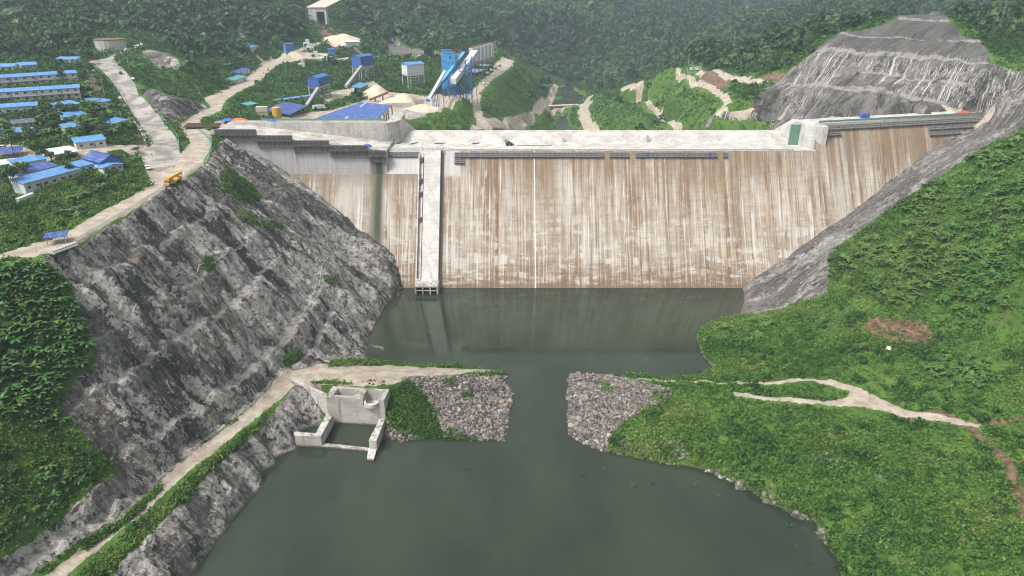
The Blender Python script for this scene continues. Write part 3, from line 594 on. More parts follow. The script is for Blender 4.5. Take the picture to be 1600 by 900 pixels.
# ------------------------------------------------------------------ water
def water_material(name, c):
    t = NT(name, .06, .5); P = t.pos(); b = t.mix(t.step(t.noise(t.scl(P, (1, .5, 1)), .03, 4, .6), .35, .65), c, tuple(q * 1.5 for q in c)); t.set(t.b.inputs['Roughness'], t.math('ADD', .03, t.math('MULTIPLY', t.step(t.noise(t.scl(P, (.6, 1, 1)), .035, 5, .65), .45, .6), .12)))
    t.b.inputs['IOR'].default_value = 1.42
    t.bump(t.math('ADD', t.math('MULTIPLY', t.noise(t.scl(P, (1, .6, 1)), .9, 3), .6), t.math('MULTIPLY', t.noise(P, .15, 2), .8)), .1, .25); return t.col(b)
mb = MB(); mb.quad((-140, -80, 0), (170, -80, 0), (170, 420, 0), (-140, 420, 0)); tag(mb.build('reservoir_water', water_material('reservoir_water', (.0185, .0255, .0155))), kind='structure')
mb = MB(); mb.quad((0, 500, 4.6), (240, 500, 4.6), (240, 1300, 4.6), (0, 1300, 4.6)); tag(mb.build('river_water', water_material('river_water', (.03, .036, .026))), kind='structure')
def extrude(mb, top, zb, m=0):
    k = len(mb.v); n = len(top); mb.v += [tuple(p) for p in top] + [(p[0], p[1], zb) for p in top]
    ar = sum(top[i - 1][0] * top[i][1] - top[i][0] * top[i - 1][1] for i in range(n)); r = range(n) if ar > 0 else range(n - 1, -1, -1); r = list(r)
    mb.f.append(tuple(k + i for i in r)); mb.m.append(m); mb.f.append(tuple(k + n + i for i in reversed(r))); mb.m.append(m)
    for a, b in zip(r, r[1:] + r[:1]): mb.f.append((k + n + a, k + n + b, k + b, k + a)); mb.m.append(m)
    return mb

# ------------------------------------------------------------------ concrete
def dam_face_material():
    t = NT('stained_roller_concrete', .85, .2); P = t.pos(); X, Y, Z = t.xyz(P)
    Xw = t.math('ADD', X, t.math('MULTIPLY', t.math('SUBTRACT', t.noise(t.vec(t.math('MULTIPLY', X, .05), t.math('MULTIPLY', Z, .02)), 1, 2), .5), 2.0))
    def vs(fx, fz, off, det=5, ro=.62): return t.noise(t.vec(t.math('MULTIPLY', Xw, fx), t.math('MULTIPLY', Z, fz), off), 1.0, det, ro)
    def hsn(fx, fz, off, det=4): return t.noise(t.vec(t.math('MULTIPLY', X, fx), t.math('MULTIPLY', t.math('ADD', Z, t.math('MULTIPLY', t.noise(t.vec(t.math('MULTIPLY', X, .03), 0.0, 3.0), 1, 2), 5.0)), fz), off), 1.0, det, .6)
    base = t.mix(t.step(vs(.06, .03, 0), .35, .65), (.25, .20, .15), (.375, .335, .28))
    a = t.mix(t.math('MULTIPLY', t.step(hsn(.05, .9, 1.0),   .46, .66), .22), base, (.22, .165, .11))
    lowdark = t.math('ADD', t.step(Z, 20, 4), .35)
    a = t.mix(t.math('MULTIPLY', t.math('MULTIPLY', t.step(hsn(.12, .55, 2.0), .47, .6), lowdark), .72), a, (.20, .135, .085))
    br = t.math('MULTIPLY', t.step(vs(.42, .006, 3.0, 6, .68), .46, .56), t.step(t.math('ADD', vs(.3, .06, 4.0, 3), t.math('MULTIPLY', Z, .0025)), .38, .62))
    grp = t.step(t.noise(t.vec(t.math('MULTIPLY', X, .035), t.math('MULTIPLY', Z, .02), 41.0), 1.0, 3), .38, .58); a = t.mix(t.math('MULTIPLY', t.math('MULTIPLY', br, t.math('ADD', .35, t.math('MULTIPLY', grp, .65))), .9), a, (.15, .086, .038))
    a = t.mix(t.math('MULTIPLY', t.step(vs(1.2, .014, 5.0, 6, .66), .55, .65), .75), a, (.12, .083, .052))
    a = t.mix(t.math('MULTIPLY', t.step(vs(.09, .05, 5.5, 3), .6, .7), .45), a, (.33, .23, .11))
    a = t.mix(t.math('MULTIPLY', t.math('MULTIPLY', t.step(t.math('ADD', Z, t.math('MULTIPLY', hsn(.1, .2, 31.0), 14.0)), 24, 10), t.step(vs(.3, .08, 32.0), .38, .56)), .7), a, (.16, .10, .058)); wh = t.math('MULTIPLY', t.step(vs(.75, .008, 6.0, 6, .68), .525, .58), t.step(t.math('SUBTRACT', vs(.2, .07, 7.0, 4), t.math('MULTIPLY', Z, .0022)), .3, .5))
    a = t.mix(t.math('MULTIPLY', wh, .7), a, (.54, .51, .475))
    a = t.mix(t.math('MULTIPLY', t.math('MULTIPLY', t.step(hsn(.06, .22, 8.0), .5, .57), t.step(vs(.5, .05, 9.0), .4, .6)), t.math('MULTIPLY', t.step(Z, 62, 12), .7)), a, (.49, .465, .43))
    a = t.mix(t.math('MULTIPLY', t.step(vs(2.2, .03, 10.0, 3), .58, .7), .45), a, (.52, .5, .47)); a = t.mix(t.math('MULTIPLY', t.step(vs(1.7, .02, 21.0, 4), .56, .66), .5), a, (.17, .12, .078)); a = t.mix(t.math('MULTIPLY', t.math('MULTIPLY', t.step(t.math('ADD', Z, t.math('MULTIPLY', vs(.4, .03, 22.0, 3), 16.0)), 62, 72), t.step(vs(.35, .02, 23.0), .4, .6)), .55), a, (.2, .185, .165))
    # lift lines and contraction joints
    lift = t.math('ABSOLUTE', t.math('SUBTRACT', t.math('FRACT', t.math('MULTIPLY', Z, 1 / 1.2)), .5)); a = t.mix(t.math('MULTIPLY', t.math('MULTIPLY', t.step(lift, .4, .48), t.step(hsn(.2, .3, 11.0), .4, .62)), .32), a, (.14, .098, .062))
    jo = t.math('ABSOLUTE', t.math('SUBTRACT', t.math('FRACT', t.math('MULTIPLY', t.math('ADD', X, 10.5), 1 / 20.0)), .5)); a = t.mix(t.math('MULTIPLY', t.step(jo, .4905, .495), .5), a, (.12, .09, .06))
    a = t.mix(t.math('MULTIPLY', t.step(t.math('ADD', Z, t.math('MULTIPLY', vs(.3, .1, 51.0, 3), 3.0)), 4.2, 2.6), .7), a, (.13, .095, .062)); a = t.mix(t.math('MULTIPLY', t.math('MULTIPLY', t.step(vs(.13, .012, 52.0, 3), .52, .62), t.step(Z, 70, 40)), .4), a, (.5, .475, .44))
    topm = t.math('MULTIPLY', t.step(t.math('ADD', Z, t.math('MULTIPLY', vs(.25, .02, 61.0, 4), 40.0)), 62, 82), t.step(vs(.33, .008, 62.0, 5), .44, .56)); a = t.mix(t.math('MULTIPLY', topm, .6), a, (.155, .095, .045)); a = t.mix(t.math('MULTIPLY', t.math('MULTIPLY', t.step(t.math('ADD', Z, t.math('MULTIPLY', hsn(.08, .1, 63.0), 20.0)), 26, 12), t.step(hsn(.07, .5, 64.0), .45, .58)), .65), a, (.15, .095, .055))
    # newer, greyer concrete on the upper left and beside the tower
    upper = t.math('MULTIPLY', t.step(Z, 55.2, 55.6), t.step(X, -47, -48)); up2 = t.math('MULTIPLY', t.step(t.math('ADD', Z, t.math('MULTIPLY', t.noise(P, .4, 3), 5)), 55, 58), t.math('MULTIPLY', t.step(X, -43, -42), t.step(X, -29, -31)))
    gr = t.mix(t.step(vs(.5, .05, 12.0), .3, .7), (.36, .345, .33), (.46, .445, .43)); gr = t.mix(t.math('MULTIPLY', t.step(vs(.33, .012, 13.0), .6, .68), t.math('MULTIPLY', t.step(Z, 56, 68), .85)), gr, (.12, .10, .08))
    gr = t.mix(t.math('MULTIPLY', t.step(lift, .42, .49), .35), gr, (.26, .245, .23))
    a = t.mix(t.math('MAXIMUM', upper, up2), a, gr)
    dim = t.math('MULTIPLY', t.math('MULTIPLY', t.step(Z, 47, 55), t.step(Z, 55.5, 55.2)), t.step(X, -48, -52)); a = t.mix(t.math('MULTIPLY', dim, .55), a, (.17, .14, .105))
    # seepage: the green run below the left steps
    al = t.math('MULTIPLY', t.step(t.math('ABSOLUTE', t.math('ADD', t.math('ADD', Xw, 76.5), t.math('MULTIPLY', vs(.3, .03, 14.0, 3), 2.0))), 6.0, 2.2), t.step(Z, 8, 24)); a = t.mix(t.math('MULTIPLY', al, .8), a, (.10, .10, .062))
    al2 = t.math('MULTIPLY', t.step(t.math('ABSOLUTE', t.math('ADD', Xw, 76.8)), 2.4, .9), t.step(Z, 12, 30)); a = t.mix(t.math('MULTIPLY', al2, .85), a, (.04, .05, .03))
    # one bright calcite line
    a = t.mix(t.step(t.math('ABSOLUTE', t.math('SUBTRACT', Xw, 13.0)), .3, .12), a, (.66, .64, .61))
    t.bump(t.math('ADD', hsn(.1, 2.0, 15.0), t.math('MULTIPLY', lift, .3)), .4, .25); return t.col(a)
def concrete(name, c1=(.40, .385, .365), c2=(.50, .485, .46), drip=.5):
    t = NT(name, .85, .2); P = t.pos(); X, Y, Z = t.xyz(P); H = t.math('ADD', X, t.math('MULTIPLY', Y, .7))
    a = t.mix(t.step(t.noise(P, .15, 5), .35, .65), c1, c2); v = t.noise(t.vec(t.math('MULTIPLY', H, .7), t.math('MULTIPLY', Z, .05)), 1, 5, .6)
    a = t.mix(t.math('MULTIPLY', t.step(v, .53, .7), drip), a, (.17, .15, .125)); l = t.math('ABSOLUTE', t.math('SUBTRACT', t.math('FRACT', t.math('MULTIPLY', Z, .5)), .5)); a = t.mix(t.math('MULTIPLY', t.step(l, .45, .49), .4), a, (.2, .185, .165))
    j = t.math('ABSOLUTE', t.math('SUBTRACT', t.math('FRACT', t.math('MULTIPLY', H, .2)), .5)); a = t.mix(t.math('MULTIPLY', t.step(j, .475, .495), .35), a, (.2, .185, .165))
    a = t.mix(t.math('MULTIPLY', t.step(t.noise(P, .9, 5, .7), .54, .68), .6), a, (.2, .17, .135)); nz = t.xyz(t.n('NewGeometry').outputs['Normal'])[2]; a = t.mix(t.math('MULTIPLY', t.math('MULTIPLY', t.step(nz, .6, .9), t.step(t.noise(P, .55, 4, .6), .52, .6)), drip), a, (.15, .12, .09)); a = t.mix(t.math('MULTIPLY', t.step(t.math('ADD', Z, t.math('MULTIPLY', t.noise(P, .6, 3), 1.2)), 1.9, .9), t.step(Y, 300, 290)), a, (.11, .1, .075)); t.bump(t.noise(P, 1.5, 4), .3, .1); return t.col(a)
M_DAM = dam_face_material(); M_CONC = concrete('grey_concrete'); M_PALE = concrete('pale_concrete', (.33, .315, .29), (.45, .435, .41), .85); M_OLD = concrete('weathered_concrete', (.42, .40, .375), (.54, .515, .485), .55)
M_DECK = concrete('dusty_deck_concrete', (.35, .335, .31), (.49, .47, .44), .3); M_VOID = plain('dark_opening', (.02, .02, .02), .9, .1, 0)
M_STEEL = plain('formwork_steel', (.10, .10, .105), .6, .4, .5, .8, (.13, .105, .085)); M_STEEL2 = plain('galvanised_steel', (.3, .31, .32), .45, .5, .3); M_RUST = plain('rusty_steel', (.17, .09, .05), .8, .2, .4)
M_GREEN = plain('green_netting', (.14, .28, .21), .7, .2, .6); M_BLUE = plain('blue_tarpaulin', (.03, .11, .42), .55, .3, .3); M_ORANGE = plain('orange_tarpaulin', (.62, .12, .035), .55, .3, .3)

XL, XR, XE, ZW = -72.0, 177.0, 292.0, 80.0
dam = thing('concrete_dam', 'wide brown-stained concrete dam closing the valley, with a low unfinished crest in the middle', 'dam', (0, 0, 0))
def section(name, prof0, prof1, x0, x1, mats, parent=dam, pick=None):
    mb = MB(); mb.prism(prof0, [(x0, y, z) for y, z in prof0], [(x1, y, z) for y, z in prof1])
    return mb.build(name, mats, parent)
sp = [(339.8, -15), (395.6, 67.0), (395.6, 67.3), (418, 67.3), (421, 69.2), (424.5, 71.4), (428, 72.3), (432, 72.0), (437, 70), (500, -15)]
def split_section(name, p0, p1, x0, x1, nface):
    """upstream face and top get their own concrete"""
    mb = MB(); a = [(x0, y, z) for y, z in p0]; b = [(x1, y, z) for y, z in p1]; mb.prism(p0, a, b)
    for i in range(len(p0)): mb.m[i] = 0 if i < nface else 1
    return mb.build(name, [M_DAM, M_DECK], dam)
split_section('spillway_section', sp, sp, XL, XR, 1)
STEPS = [(-168, -144.6, 81), (-144.6, -124.7, 77.6), (-124.7, -104, 74.8), (-104, -82, 72), (-82, XL, 69)]
def ramp(x): return 80.6 - (x + 168) / 96 * 11.6
mb = MB(); pf = lambda x: [(x, 339.8, -15), (x, 387.6, 55.3), (x, 388.0, 55.35), (x, 388.1, ramp(x) - .4), (x, 409, ramp(x) + .2), (x, 413, ramp(x) + .2), (x, 470, -15)]; mb.prism([0] * 7, pf(-168), pf(XL))
for i in range(7): mb.m[i] = 0 if i < 3 else 1
mb.build('wing_section', [M_DAM, concrete('dirty_deck_concrete', (.27, .25, .22), (.48, .45, .41), .2)], dam)
for x0, x1, zt in STEPS:
    mb = MB(); mb.box(((x0 + x1) / 2, 388.6, (zt + 64) / 2), (x1 - x0 - .01, .9, zt - 64)); mb.build('lift_step', M_DAM, dam)
off = (XE - XR) * .174
w0 = [(339.8, -15), (404.4, ZW), (424, ZW), (470, -15)]; w1 = [(339.8 + off, -15), (405.8 + off, 82), (425.4 + off, 82), (470 + off, -15)]
split_section('wing_section', w0, w1, XR, XE, 1)
# finished back wall of the left wing, turning into the pier
mb = MB(); arc = [(-78 + 10 * math.sin(a), 419.2 - 10 * math.cos(a)) for a in np.linspace(0, math.pi / 2, 9)]
extrude(mb, [(x, y, 80.6) for x, y in [(-167, 409.2)] + arc + [(-68, 440), (-75, 440), (-75, 414.2), (-167, 414.2)]], 62); mb.build('back_wall', M_PALE, dam)
mb = MB(); mb.box((-121, 409.6, 80.9), (88, .4, .6)); mb.box((-121, 413.9, 80.9), (88, .4, .6)); mb.build('kerb', M_CONC, dam)
for xs, s in ((-68, 1), (173.2, -1)):
    mb = MB(); a = [(xs, 418, 66), (xs, 418, 80.5), (xs + s * 1.5, 424, 80.3), (xs + s * 10, 442, 67), (xs + s * 10, 442, 60)]; b = [(x - s * 2.2, y, z) for x, y, z in a]; mb.prism(a, a, b); mb.build('training_wall', M_CONC, dam)
mb = MB(); arc = [(182 - 10 * math.sin(a), 408 - 10 * math.cos(a)) for a in np.linspace(0, math.pi / 2, 9)]
extrude(mb, [(x, y, 80.5) for x, y in [(183, 404.8), (183, 398)] + arc + [(172, 421), (183, 421)]], 55); mb.build('pier', M_CONC, dam)
for u, h in ((787, 4.2), (1011, 4.2), (1040 / 4 + 620, 3.0)):
    x = (u - 800) / FOC * 418; mb = MB(); mb.box((x, 418.5, 67.3 + h / 2), (1.5, 1.5, h)); mb.box((x - .4, 418.5, 67.3 + h + .5), (.12, .12, 1.2)); mb.box((x + .4, 418.5, 67.3 + h + .5), (.12, .12, 1.2)); mb.build('joint_pillar', M_CONC, dam)
mb = MB(); mb.quad((XR + 6, 406, 80.06), (XE, 407 + off, 82.06), (XE, 424 + off, 82.06), (XR + 6, 423.5, 80.06)); mb.build('roadway', M_DECK, dam)
# upstream parapet upstand of the right wing
mb = MB(); a = [(178, 404.6, 80), (178, 404.6, 81.1), (178, 405.1, 81.1), (178, 405.1, 80)]; b = [(XE, y + off + 1.2, z + 2) for _, y, z in a]; mb.prism(a, a, b); mb.build('parapet', M_CONC, dam)
# intake tower lying on the face
it = None
def fy(z): return 350 + DAM_S * z
mb = MB(); x0, x1 = -50.6, -41.2
for za, zb, d in ((3.5, 58, 3.6), (58, 67.9, 3.45)):
    a = [(x0, fy(za) - d, za), (x0, fy(zb) - d, zb), (x0, fy(zb) + 1, zb), (x0, fy(za) + 1, za)]; mb.prism(a, a, [(x1, y, z) for _, y, z in a], m=0 if za < 50 else 1)
it = mb.build('intake_tower', [M_OLD, M_CONC], dam)
mb = MB()
for xx in (-54.2, -52.0): a = [(xx, fy(0) - 1.6, 0), (xx, fy(66) - 1.6, 66), (xx, fy(66) + .3, 66), (xx, fy(0) + .3, 0)]; mb.prism(a, a, [(xx + .7, y, z) for _, y, z in a])
mb.build('gate_guide', M_CONC, it)
for z in (46, 33.5, 52.5, 63): mb = MB(); mb.box((-52.3, fy(z) - 1.6, z), (2.2, 3, 2.2)); mb.build('landing', M_STEEL, it)
mb = MB(); a = [(-40.9, fy(0) - .5, 0), (-40.9, fy(67) - .5, 67), (-40.9, fy(67) + .3, 67), (-40.9, fy(0) + .3, 0)]; mb.prism(a, a, [(-39.6, y, z) for _, y, z in a]); mb.build('side_strip', plain('dark_concrete_strip', (.17, .15, .125), .9, .2, .4), it)  # darker strip down the right edge of the tower
mb = MB(); bx0, bx1, by0, by1 = -53.4, -40.6, 341.6, 352
mb.box(((bx0 + bx1) / 2, (by0 + by1) / 2 + .2, 4.35), (bx1 - bx0, by1 - by0 + .4, .7)); mb.box((bx0 + .4, (by0 + by1) / 2, .5), (.8, by1 - by0 - .02, 7)); mb.box((bx1 - .4, (by0 + by1) / 2, .5), (.8, by1 - by0 - .02, 7))
for k in (1, 2): mb.box((bx0 + .4 + k * (bx1 - bx0 - .8) / 3, by0 + .5, .5), (.6, .9, 7))
mb.box(((bx0 + bx1) / 2, by0 + .45, 2.0), (bx1 - bx0 - 1.6, .6, .5)); mb.build('inlet_box', M_PALE, it)
mb = MB(); mb.box(((bx0 + bx1) / 2, by0 + 3.2, 1.2), (bx1 - bx0 - 1.7, .3, 5)); mb.build('inlet_void', M_VOID, it)

# ------------------------------------------------------------------ formwork panels still hanging on the crest
def panel_mesh(tilt, w=2.85, h=3.3):
    mb = MB(); c, s = math.cos(tilt), math.sin(tilt)
    mb.box((0, 0, 0), (w, .12, h))
    for i in range(5): mb.box((-w / 2 + .12 + i * (w - .24) / 4, -.16, 0), (.12, .2, h), m=1)
    for z in (-h * .32, 0, h * .32): mb.box((0, -.34, z), (w, .16, .2), m=0)
    mb.box((0, -.65, -h * .5 + .1), (w, .8, .1), m=2); mb.box((-w * .3, -.9, -h * .5 + .65), (.07, .07, 1.1), m=1); mb.box((w * .3, -.9, -h * .5 + .65), (.07, .07, 1.1), m=1)
    mb.v = [(x, y * c + z * s, z * c - y * s) for x, y, z in mb.v]; return mb
M_TIMB = plain('grey_planking', (.17, .15, .13), .85, .2, .4); M_BSTEEL = plain('blue_formwork_steel', (.035, .07, .17), .6, .3, .5); M_GALV = plain('dull_formwork_rib', (.27, .26, .25), .6, .4, .5)
TILT = math.atan(DAM_S)
PROTO = {}
def panel(kind, x, y, z, rz, label, group):
    if kind not in PROTO:
        o = panel_mesh(0 if kind == 'v' else TILT * .98).build('formwork_panel', [M_BSTEEL if kind == 'b' else M_STEEL, M_GALV, M_TIMB]); PROTO[kind] = o
        tag(o, label, 'formwork', group); o.location = (x, y, z); o.rotation_euler = (0, 0, rz); return o
    o = PROTO[kind].copy(); COL.objects.link(o); o.location = (x, y, z); o.rotation_euler = (0, 0, rz); o['label'] = label; o['group'] = group; return o
rr = random.Random(3)
x = -32.0
LB_S = 'dark ribbed steel formwork panel in the row along the low middle crest'
while x < 127:
    u = 800 + x * FOC / 400
    if not (943 < u < 954 or 982 < u < 991 or 1122 < u < 1130):
        z = 65.0; blue = rr.random() < .09
        panel('b' if blue else 't', x, fy(z) - .35, z, 0, 'blue formwork panel in the row of dark panels along the low middle crest' if blue else LB_S, 'blue formwork panels on the middle crest' if blue else 'formwork panels along the middle crest')
        if -32 <= x < -26 or rr.random() < .03: panel('t', x, fy(61.9) - .35, 61.9, 0, LB_S, 'formwork panels along the middle crest')
    x += 3.0
LB_L = 'dark ribbed steel formwork panel on the stepped left wing of the dam'
for x0, x1, zt in STEPS:
    n = max(1, round((x1 - x0) / 3.0)); dx = (x1 - x0) / n
    for i in range(n):
        for r in range(2): panel('v', x0 + dx * (i + .5), 387.75, zt - 1.55 - 3.35 * r, 0, LB_L, 'formwork panels on the stepped left wing')
for x in np.arange(-70.4, -54, 3.0): panel('t', x, fy(65.3) - .35, 65.3, 0, 'dark ribbed steel formwork panel between the stepped wing and the intake tower', 'formwork panels left of the intake tower')
ang = math.atan(.174); LB_R = 'dark ribbed steel formwork panel under the green netting of the right wing'
for i, x in enumerate(np.arange(183, 288, 3.0)):
    zt = 80 + (x - XR) * .0165
    rows = 1 if x < 252 else (3 if x < 272 else 2)
    if 184 < x < 195: rows = 2
    for r in range(rows):
        z = zt - 1.6 - 2.95 * r; panel('t', x, face_y(x, z) - .35, z, ang, LB_R, 'formwork panels on the right wing')

# ------------------------------------------------------------------ fences, nets and clutter on the dam
def net_fence(pts, h, label, cat='fence', mat=M_GREEN, name='safety_fence', post=3.0, group=None, solid=True):
    t = thing(name, label, cat, pts[0], 0, group); o = Vector(pts[0]); mb = MB(); posts = []
    for a, b in zip(pts, pts[1:]):
        a, b = Vector(a) - o, Vector(b) - o; d = (b - a); n = max(1, int(d.length / post)); side = Vector((-d.y, d.x, 0)).normalized() * .03
        if solid: mb.prism([0] * 4, [a - side, a + side, a + side + Vector((0, 0, h)), a - side + Vector((0, 0, h))], [b - side, b + side, b + side + Vector((0, 0, h)), b - side + Vector((0, 0, h))])
        else:
            for k in (.35, .7, 1): mb.tube([a + Vector((0, 0, h * k)), b + Vector((0, 0, h * k))], .07, 5)
        for i in range(n + 1): posts.append(a + d * (i / n))
    mb.build('netting' if solid else 'rail', mat, t); 
    for p in posts[:100]: pb = MB(); pb.box((p.x, p.y, p.z + h / 2), (.14, .14, h + .15)); pb.build('post', M_STEEL2 if solid else mat, t)
    return t
net_fence([(-150, 413.9, 81.2), (-76, 413.9, 81.2)], 1.2, 'green net fence along the back of the left wing deck')
net_fence([(180, 405.6, 81.3), (236, 415.4, 82.2), (288, 424.6, 83.1)], 1.3, 'long green net fence along the upstream edge of the right wing')
net_fence([(-72, 396.1, 67.3), (-54, 396.1, 67.3)], 1.1, 'pale green rail along the crest just left of the intake tower', solid=False)
net_fence([(-52, 396.2, 67.9), (-52, 393.2, 67.9), (-40, 393.2, 67.9), (-40, 396.2, 67.9), (-34, 396.2, 67.3)], 1.1, 'pale green guard rail boxed around the top of the intake tower', solid=False)
net_fence([(-33, 396, 67.3), (60, 396, 67.3), (164, 396, 67.3)], .7, 'low pale green rail along the open edge of the middle crest', solid=False)
sc = thing('scaffold_tower', 'tall scaffold wrapped in green netting against the right pier', 'scaffold', (169.2, 410.5, 67.3))
mb = MB(); mb.box((0, 0, 6.2), (5.5, .1, 12)); mb.box((-2.7, .8, 6.2), (.1, 1.6, 12)); mb.build('netting', M_GREEN, sc)
mb = MB()
for x in (-2.7, -.9, .9, 2.7): mb.tube([(x, -.12, 0), (x, -.12, 13)], .08, 5)
for z in (2, 4.5, 7, 9.5, 12): mb.tube([(-2.9, -.14, z), (2.9, -.14, z)], .07, 5)
mb.build('scaffold_tube', plain('green_painted_tube', (.16, .3, .23), .5, .4), sc)
for dx in (-75, ): pass
def heap_tarp(name, label, x, y, z, sx, sy, h, mat, cat='tarp', rz=0):
    mb = MB(); n = 7
    for i in range(n):
        for j in range(n):
            a, b = i / (n - 1) * 2 - 1, j / (n - 1) * 2 - 1; zz = h * (1 - a * a * .7) * (1 - b * b * .7) * (.7 + .5 * vnoise(np.array([i * .8 + x]), np.array([j * .8 + y]))[0]); mb.v.append((a * sx / 2, b * sy / 2, zz - .1))
    for i in range(n - 1):
        for j in range(n - 1): k = i * n + j; mb.f.append((k, k + n, k + n + 1, k + 1)); mb.m.append(0)
    o = mb.build(name, mat, None, True); o.location = (x, y, z); o.rotation_euler = (0, 0, rz); return tag(o, label, cat)
def on(u, v, dz=0): p = hit(u, v); return (p[0], p[1], p[2] + dz)
heap_tarp('tarpaulin', 'small blue tarpaulin lying on the deck of the left wing', -143, 412, 80.6, 6, 3.6, 1.4, M_BLUE)
p = pz(375, 189, 80.5); heap_tarp('tarpaulin', 'orange-red tarpaulin over a heap at the left end of the dam', p[0], p[1], 80.3, 9, 5, 2.3, M_ORANGE)
p = pz(357, 188, 80.2); heap_tarp('tarpaulin', 'blue tarpaulin beside the orange one at the left end of the dam', p[0], p[1], 80, 9, 4, 1.5, M_BLUE)
p = pz(1507, 176, 82.5); heap_tarp('tarpaulin', 'faded red tarpaulin heap at the far right end of the dam', p[0], p[1], 82.0, 10, 5, 2, plain('faded_red_sheet', (.38, .09, .06), .7, .2, .4))
p = pz(570, 229, 71); heap_tarp('tarpaulin', 'small crumpled blue sheet on the lowest step of the left wing', p[0], 394, 70.2, 5, 4, 1.4, M_BLUE)
# steel mesh work platform at the left end of the dam
mb = MB(); mb.box((0, 0, 0), (19, 12, .25), m=0)
for i in range(9): mb.box((-9 + i * 2.25, 0, .22), (.18, 12, .2), m=1)
for i in range(6): mb.box((0, -5.8 + i * 2.3, .3), (19, .16, .16), m=1)
pp = pz(322, 196, 80.6); o = mb.build('rebar_mat', [plain('dark_decking', (.05, .045, .045), .8, .2, .4), M_RUST]); o.location = (pp[0] - 2, pp[1], 80.7); o.rotation_euler = (0, .03, .2); tag(o, 'dark steel mesh mat laid out beside the left end of the dam', 'steel mat')
# telehandler on the crest
def wheel(mb, x, y, z, r, w): mb.tube([(x, y - w / 2, z), (x, y + w / 2, z)], r, 12)
M_TYRE = plain('rubber_tyre', (.025, .025, .026), .8, .2, .2); M_GLASS = plain('dark_window_glass', (.03, .04, .05), .12, .6, .05)
th = thing('telehandler', 'dark compact loader standing alone on the middle of the white crest', 'loader', ((795 - 800) / FOC * 405, 409, 67.3), .3)
mb = MB(); mb.box((0, 0, 1.0), (3.6, 1.7, .9)); mb.box((-1.3, 0, 1.6), (1.0, 1.6, .6)); mb.build('chassis', plain('dark_teal_paint', (.03, .07, .08), .5, .4, .3), th)
mb = MB(); mb.box((-.1, -.35, 2.0), (1.3, .9, 1.3), taper=.85); mb.build('cab', M_GLASS, th)
mb = MB(); mb.tube([(-1.6, .5, 2.0), (2.2, .5, 1.6)], .22, 6); mb.box((2.6, 0, .7), (.7, 1.9, .8)); mb.build('boom', M_STEEL, th)
for x, y in ((-1.2, -.9), (-1.2, .9), (1.2, -.9), (1.2, .9)): mb = MB(); wheel(mb, x, y, .55, .55, .4); mb.build('wheel', M_TYRE, th)
# loose pipes, hose and stacks on the crest
rp = random.Random(5)
for k, (u, v, lb) in enumerate([(622, 219, 'small stack of steel bars on the crest nearest the left pier'), (652, 216, 'loose stack of steel bars on the crest right of the left pier'), (745, 221, 'small pile of steel bars on the crest between the tower and the dark loader'), (688, 221, 'flat bundle of steel bars on the crest behind the intake tower')]):
    q = pz(u, v, 67.4); mb = MB()
    for i in range(9): a = rp.uniform(-.5, .5); c = rp.uniform(-1, 1); mb.tube([(-2.5 * math.cos(a) + c, -2.5 * math.sin(a), .15 + .12 * (i % 3)), (2.5 * math.cos(a) + c, 2.5 * math.sin(a), .15 + .12 * (i % 3))], .1, 5)
    o = mb.build('steel_bars', M_RUST); o.location = (q[0], min(q[1], 414), 67.3); o.rotation_euler = (0, 0, rp.uniform(0, 1)); tag(o, lb, 'steel bars')
mb = MB(); mb.tube([(3, 408, 67.45), (9, 408.6, 67.45), (16, 407.8, 67.45), (24, 408.4, 67.45)], .14, 6); tag(mb.build('hose', plain('black_hose', (.05, .05, .05), .6, .3)), 'dark hose lying on the crest to the right of the loader', 'hose')
# block and pallet clutter at right: blue box on the deck
q = pz(1360, 187, 81); bx = thing('site_container', 'small bright blue container on the right wing deck', 'container', (q[0], 419 + (q[0] - 177) * .174, 81), ang)
mb = MB(); mb.box((0, 0, 1.2), (5.6, 2.4, 2.3));
for i in range(12): mb.box((-2.6 + i * .47, -1.22, 1.2), (.12, .06, 2.1))
mb.build('body', M_BLUE, bx); mb = MB(); mb.box((2.82, 0, 1.2), (.06, 2.0, 2.0)); mb.build('door', plain('deep_blue_door', (.02, .07, .28), .5, .3), bx)

# ------------------------------------------------------------------ intake structure on the left bank
ins = thing('intake_structure', 'pale concrete inlet block with a walled basin at the left bank waterline', 'inlet', (0, 0, 0))
A = Vector((-71, 221, 0)); ex = Vector((22.6, -2.4, 0)).normalized(); ey = Vector((-ex.y, ex.x, 0))
def lp(x, y, z): return tuple(A + ex * x + ey * y + Vector((0, 0, z)))
def lbox(mb, x0, x1, y0, y1, z0, z1): return extrude(mb, [lp(x0, y0, z1), lp(x1, y0, z1), lp(x1, y1, z1), lp(x0, y1, z1)], z0)
mb = MB(); ts = np.linspace(0, math.pi, 13)
arcp = [(17.5 - 3.1 * math.cos(a), 1.6 - 3.6 * math.sin(a)) for a in ts]
lbox(mb, 0, 14.4, 0, 1.6, -4, 12); lbox(mb, 20.6, 22.7, 0, 1.6, -4, 12); lbox(mb, 14.4, 20.6, .02, 1.58, -4, 9.3)
lbox(mb, 0, 2.4, 1.6, 7.6, -4, 12); lbox(mb, 9.8, 14.0, 1.6, 7.6, -4, 12.02); lbox(mb, 21, 22.7, 1.6, 7.6, -4, 12); lbox(mb, 2.4, 21, 6.2, 7.6, -4, 12)
lbox(mb, 2.4, 9.8, 1.6, 6.2, -4, 8.5); lbox(mb, 14.0, 21, 1.6, 6.2, -4, 7.5); mb.build('gate_block', M_PALE, ins)
mb = MB(); out = [lp(x, y, 10.6) for x, y in arcp]; inn = [lp(17.5 - 2.3 * math.cos(a), 1.6 - 2.8 * math.sin(a), 10.6) for a in ts]
for i in range(12): extrude(mb, [out[i], out[i + 1], inn[i + 1], inn[i]], 9.2)
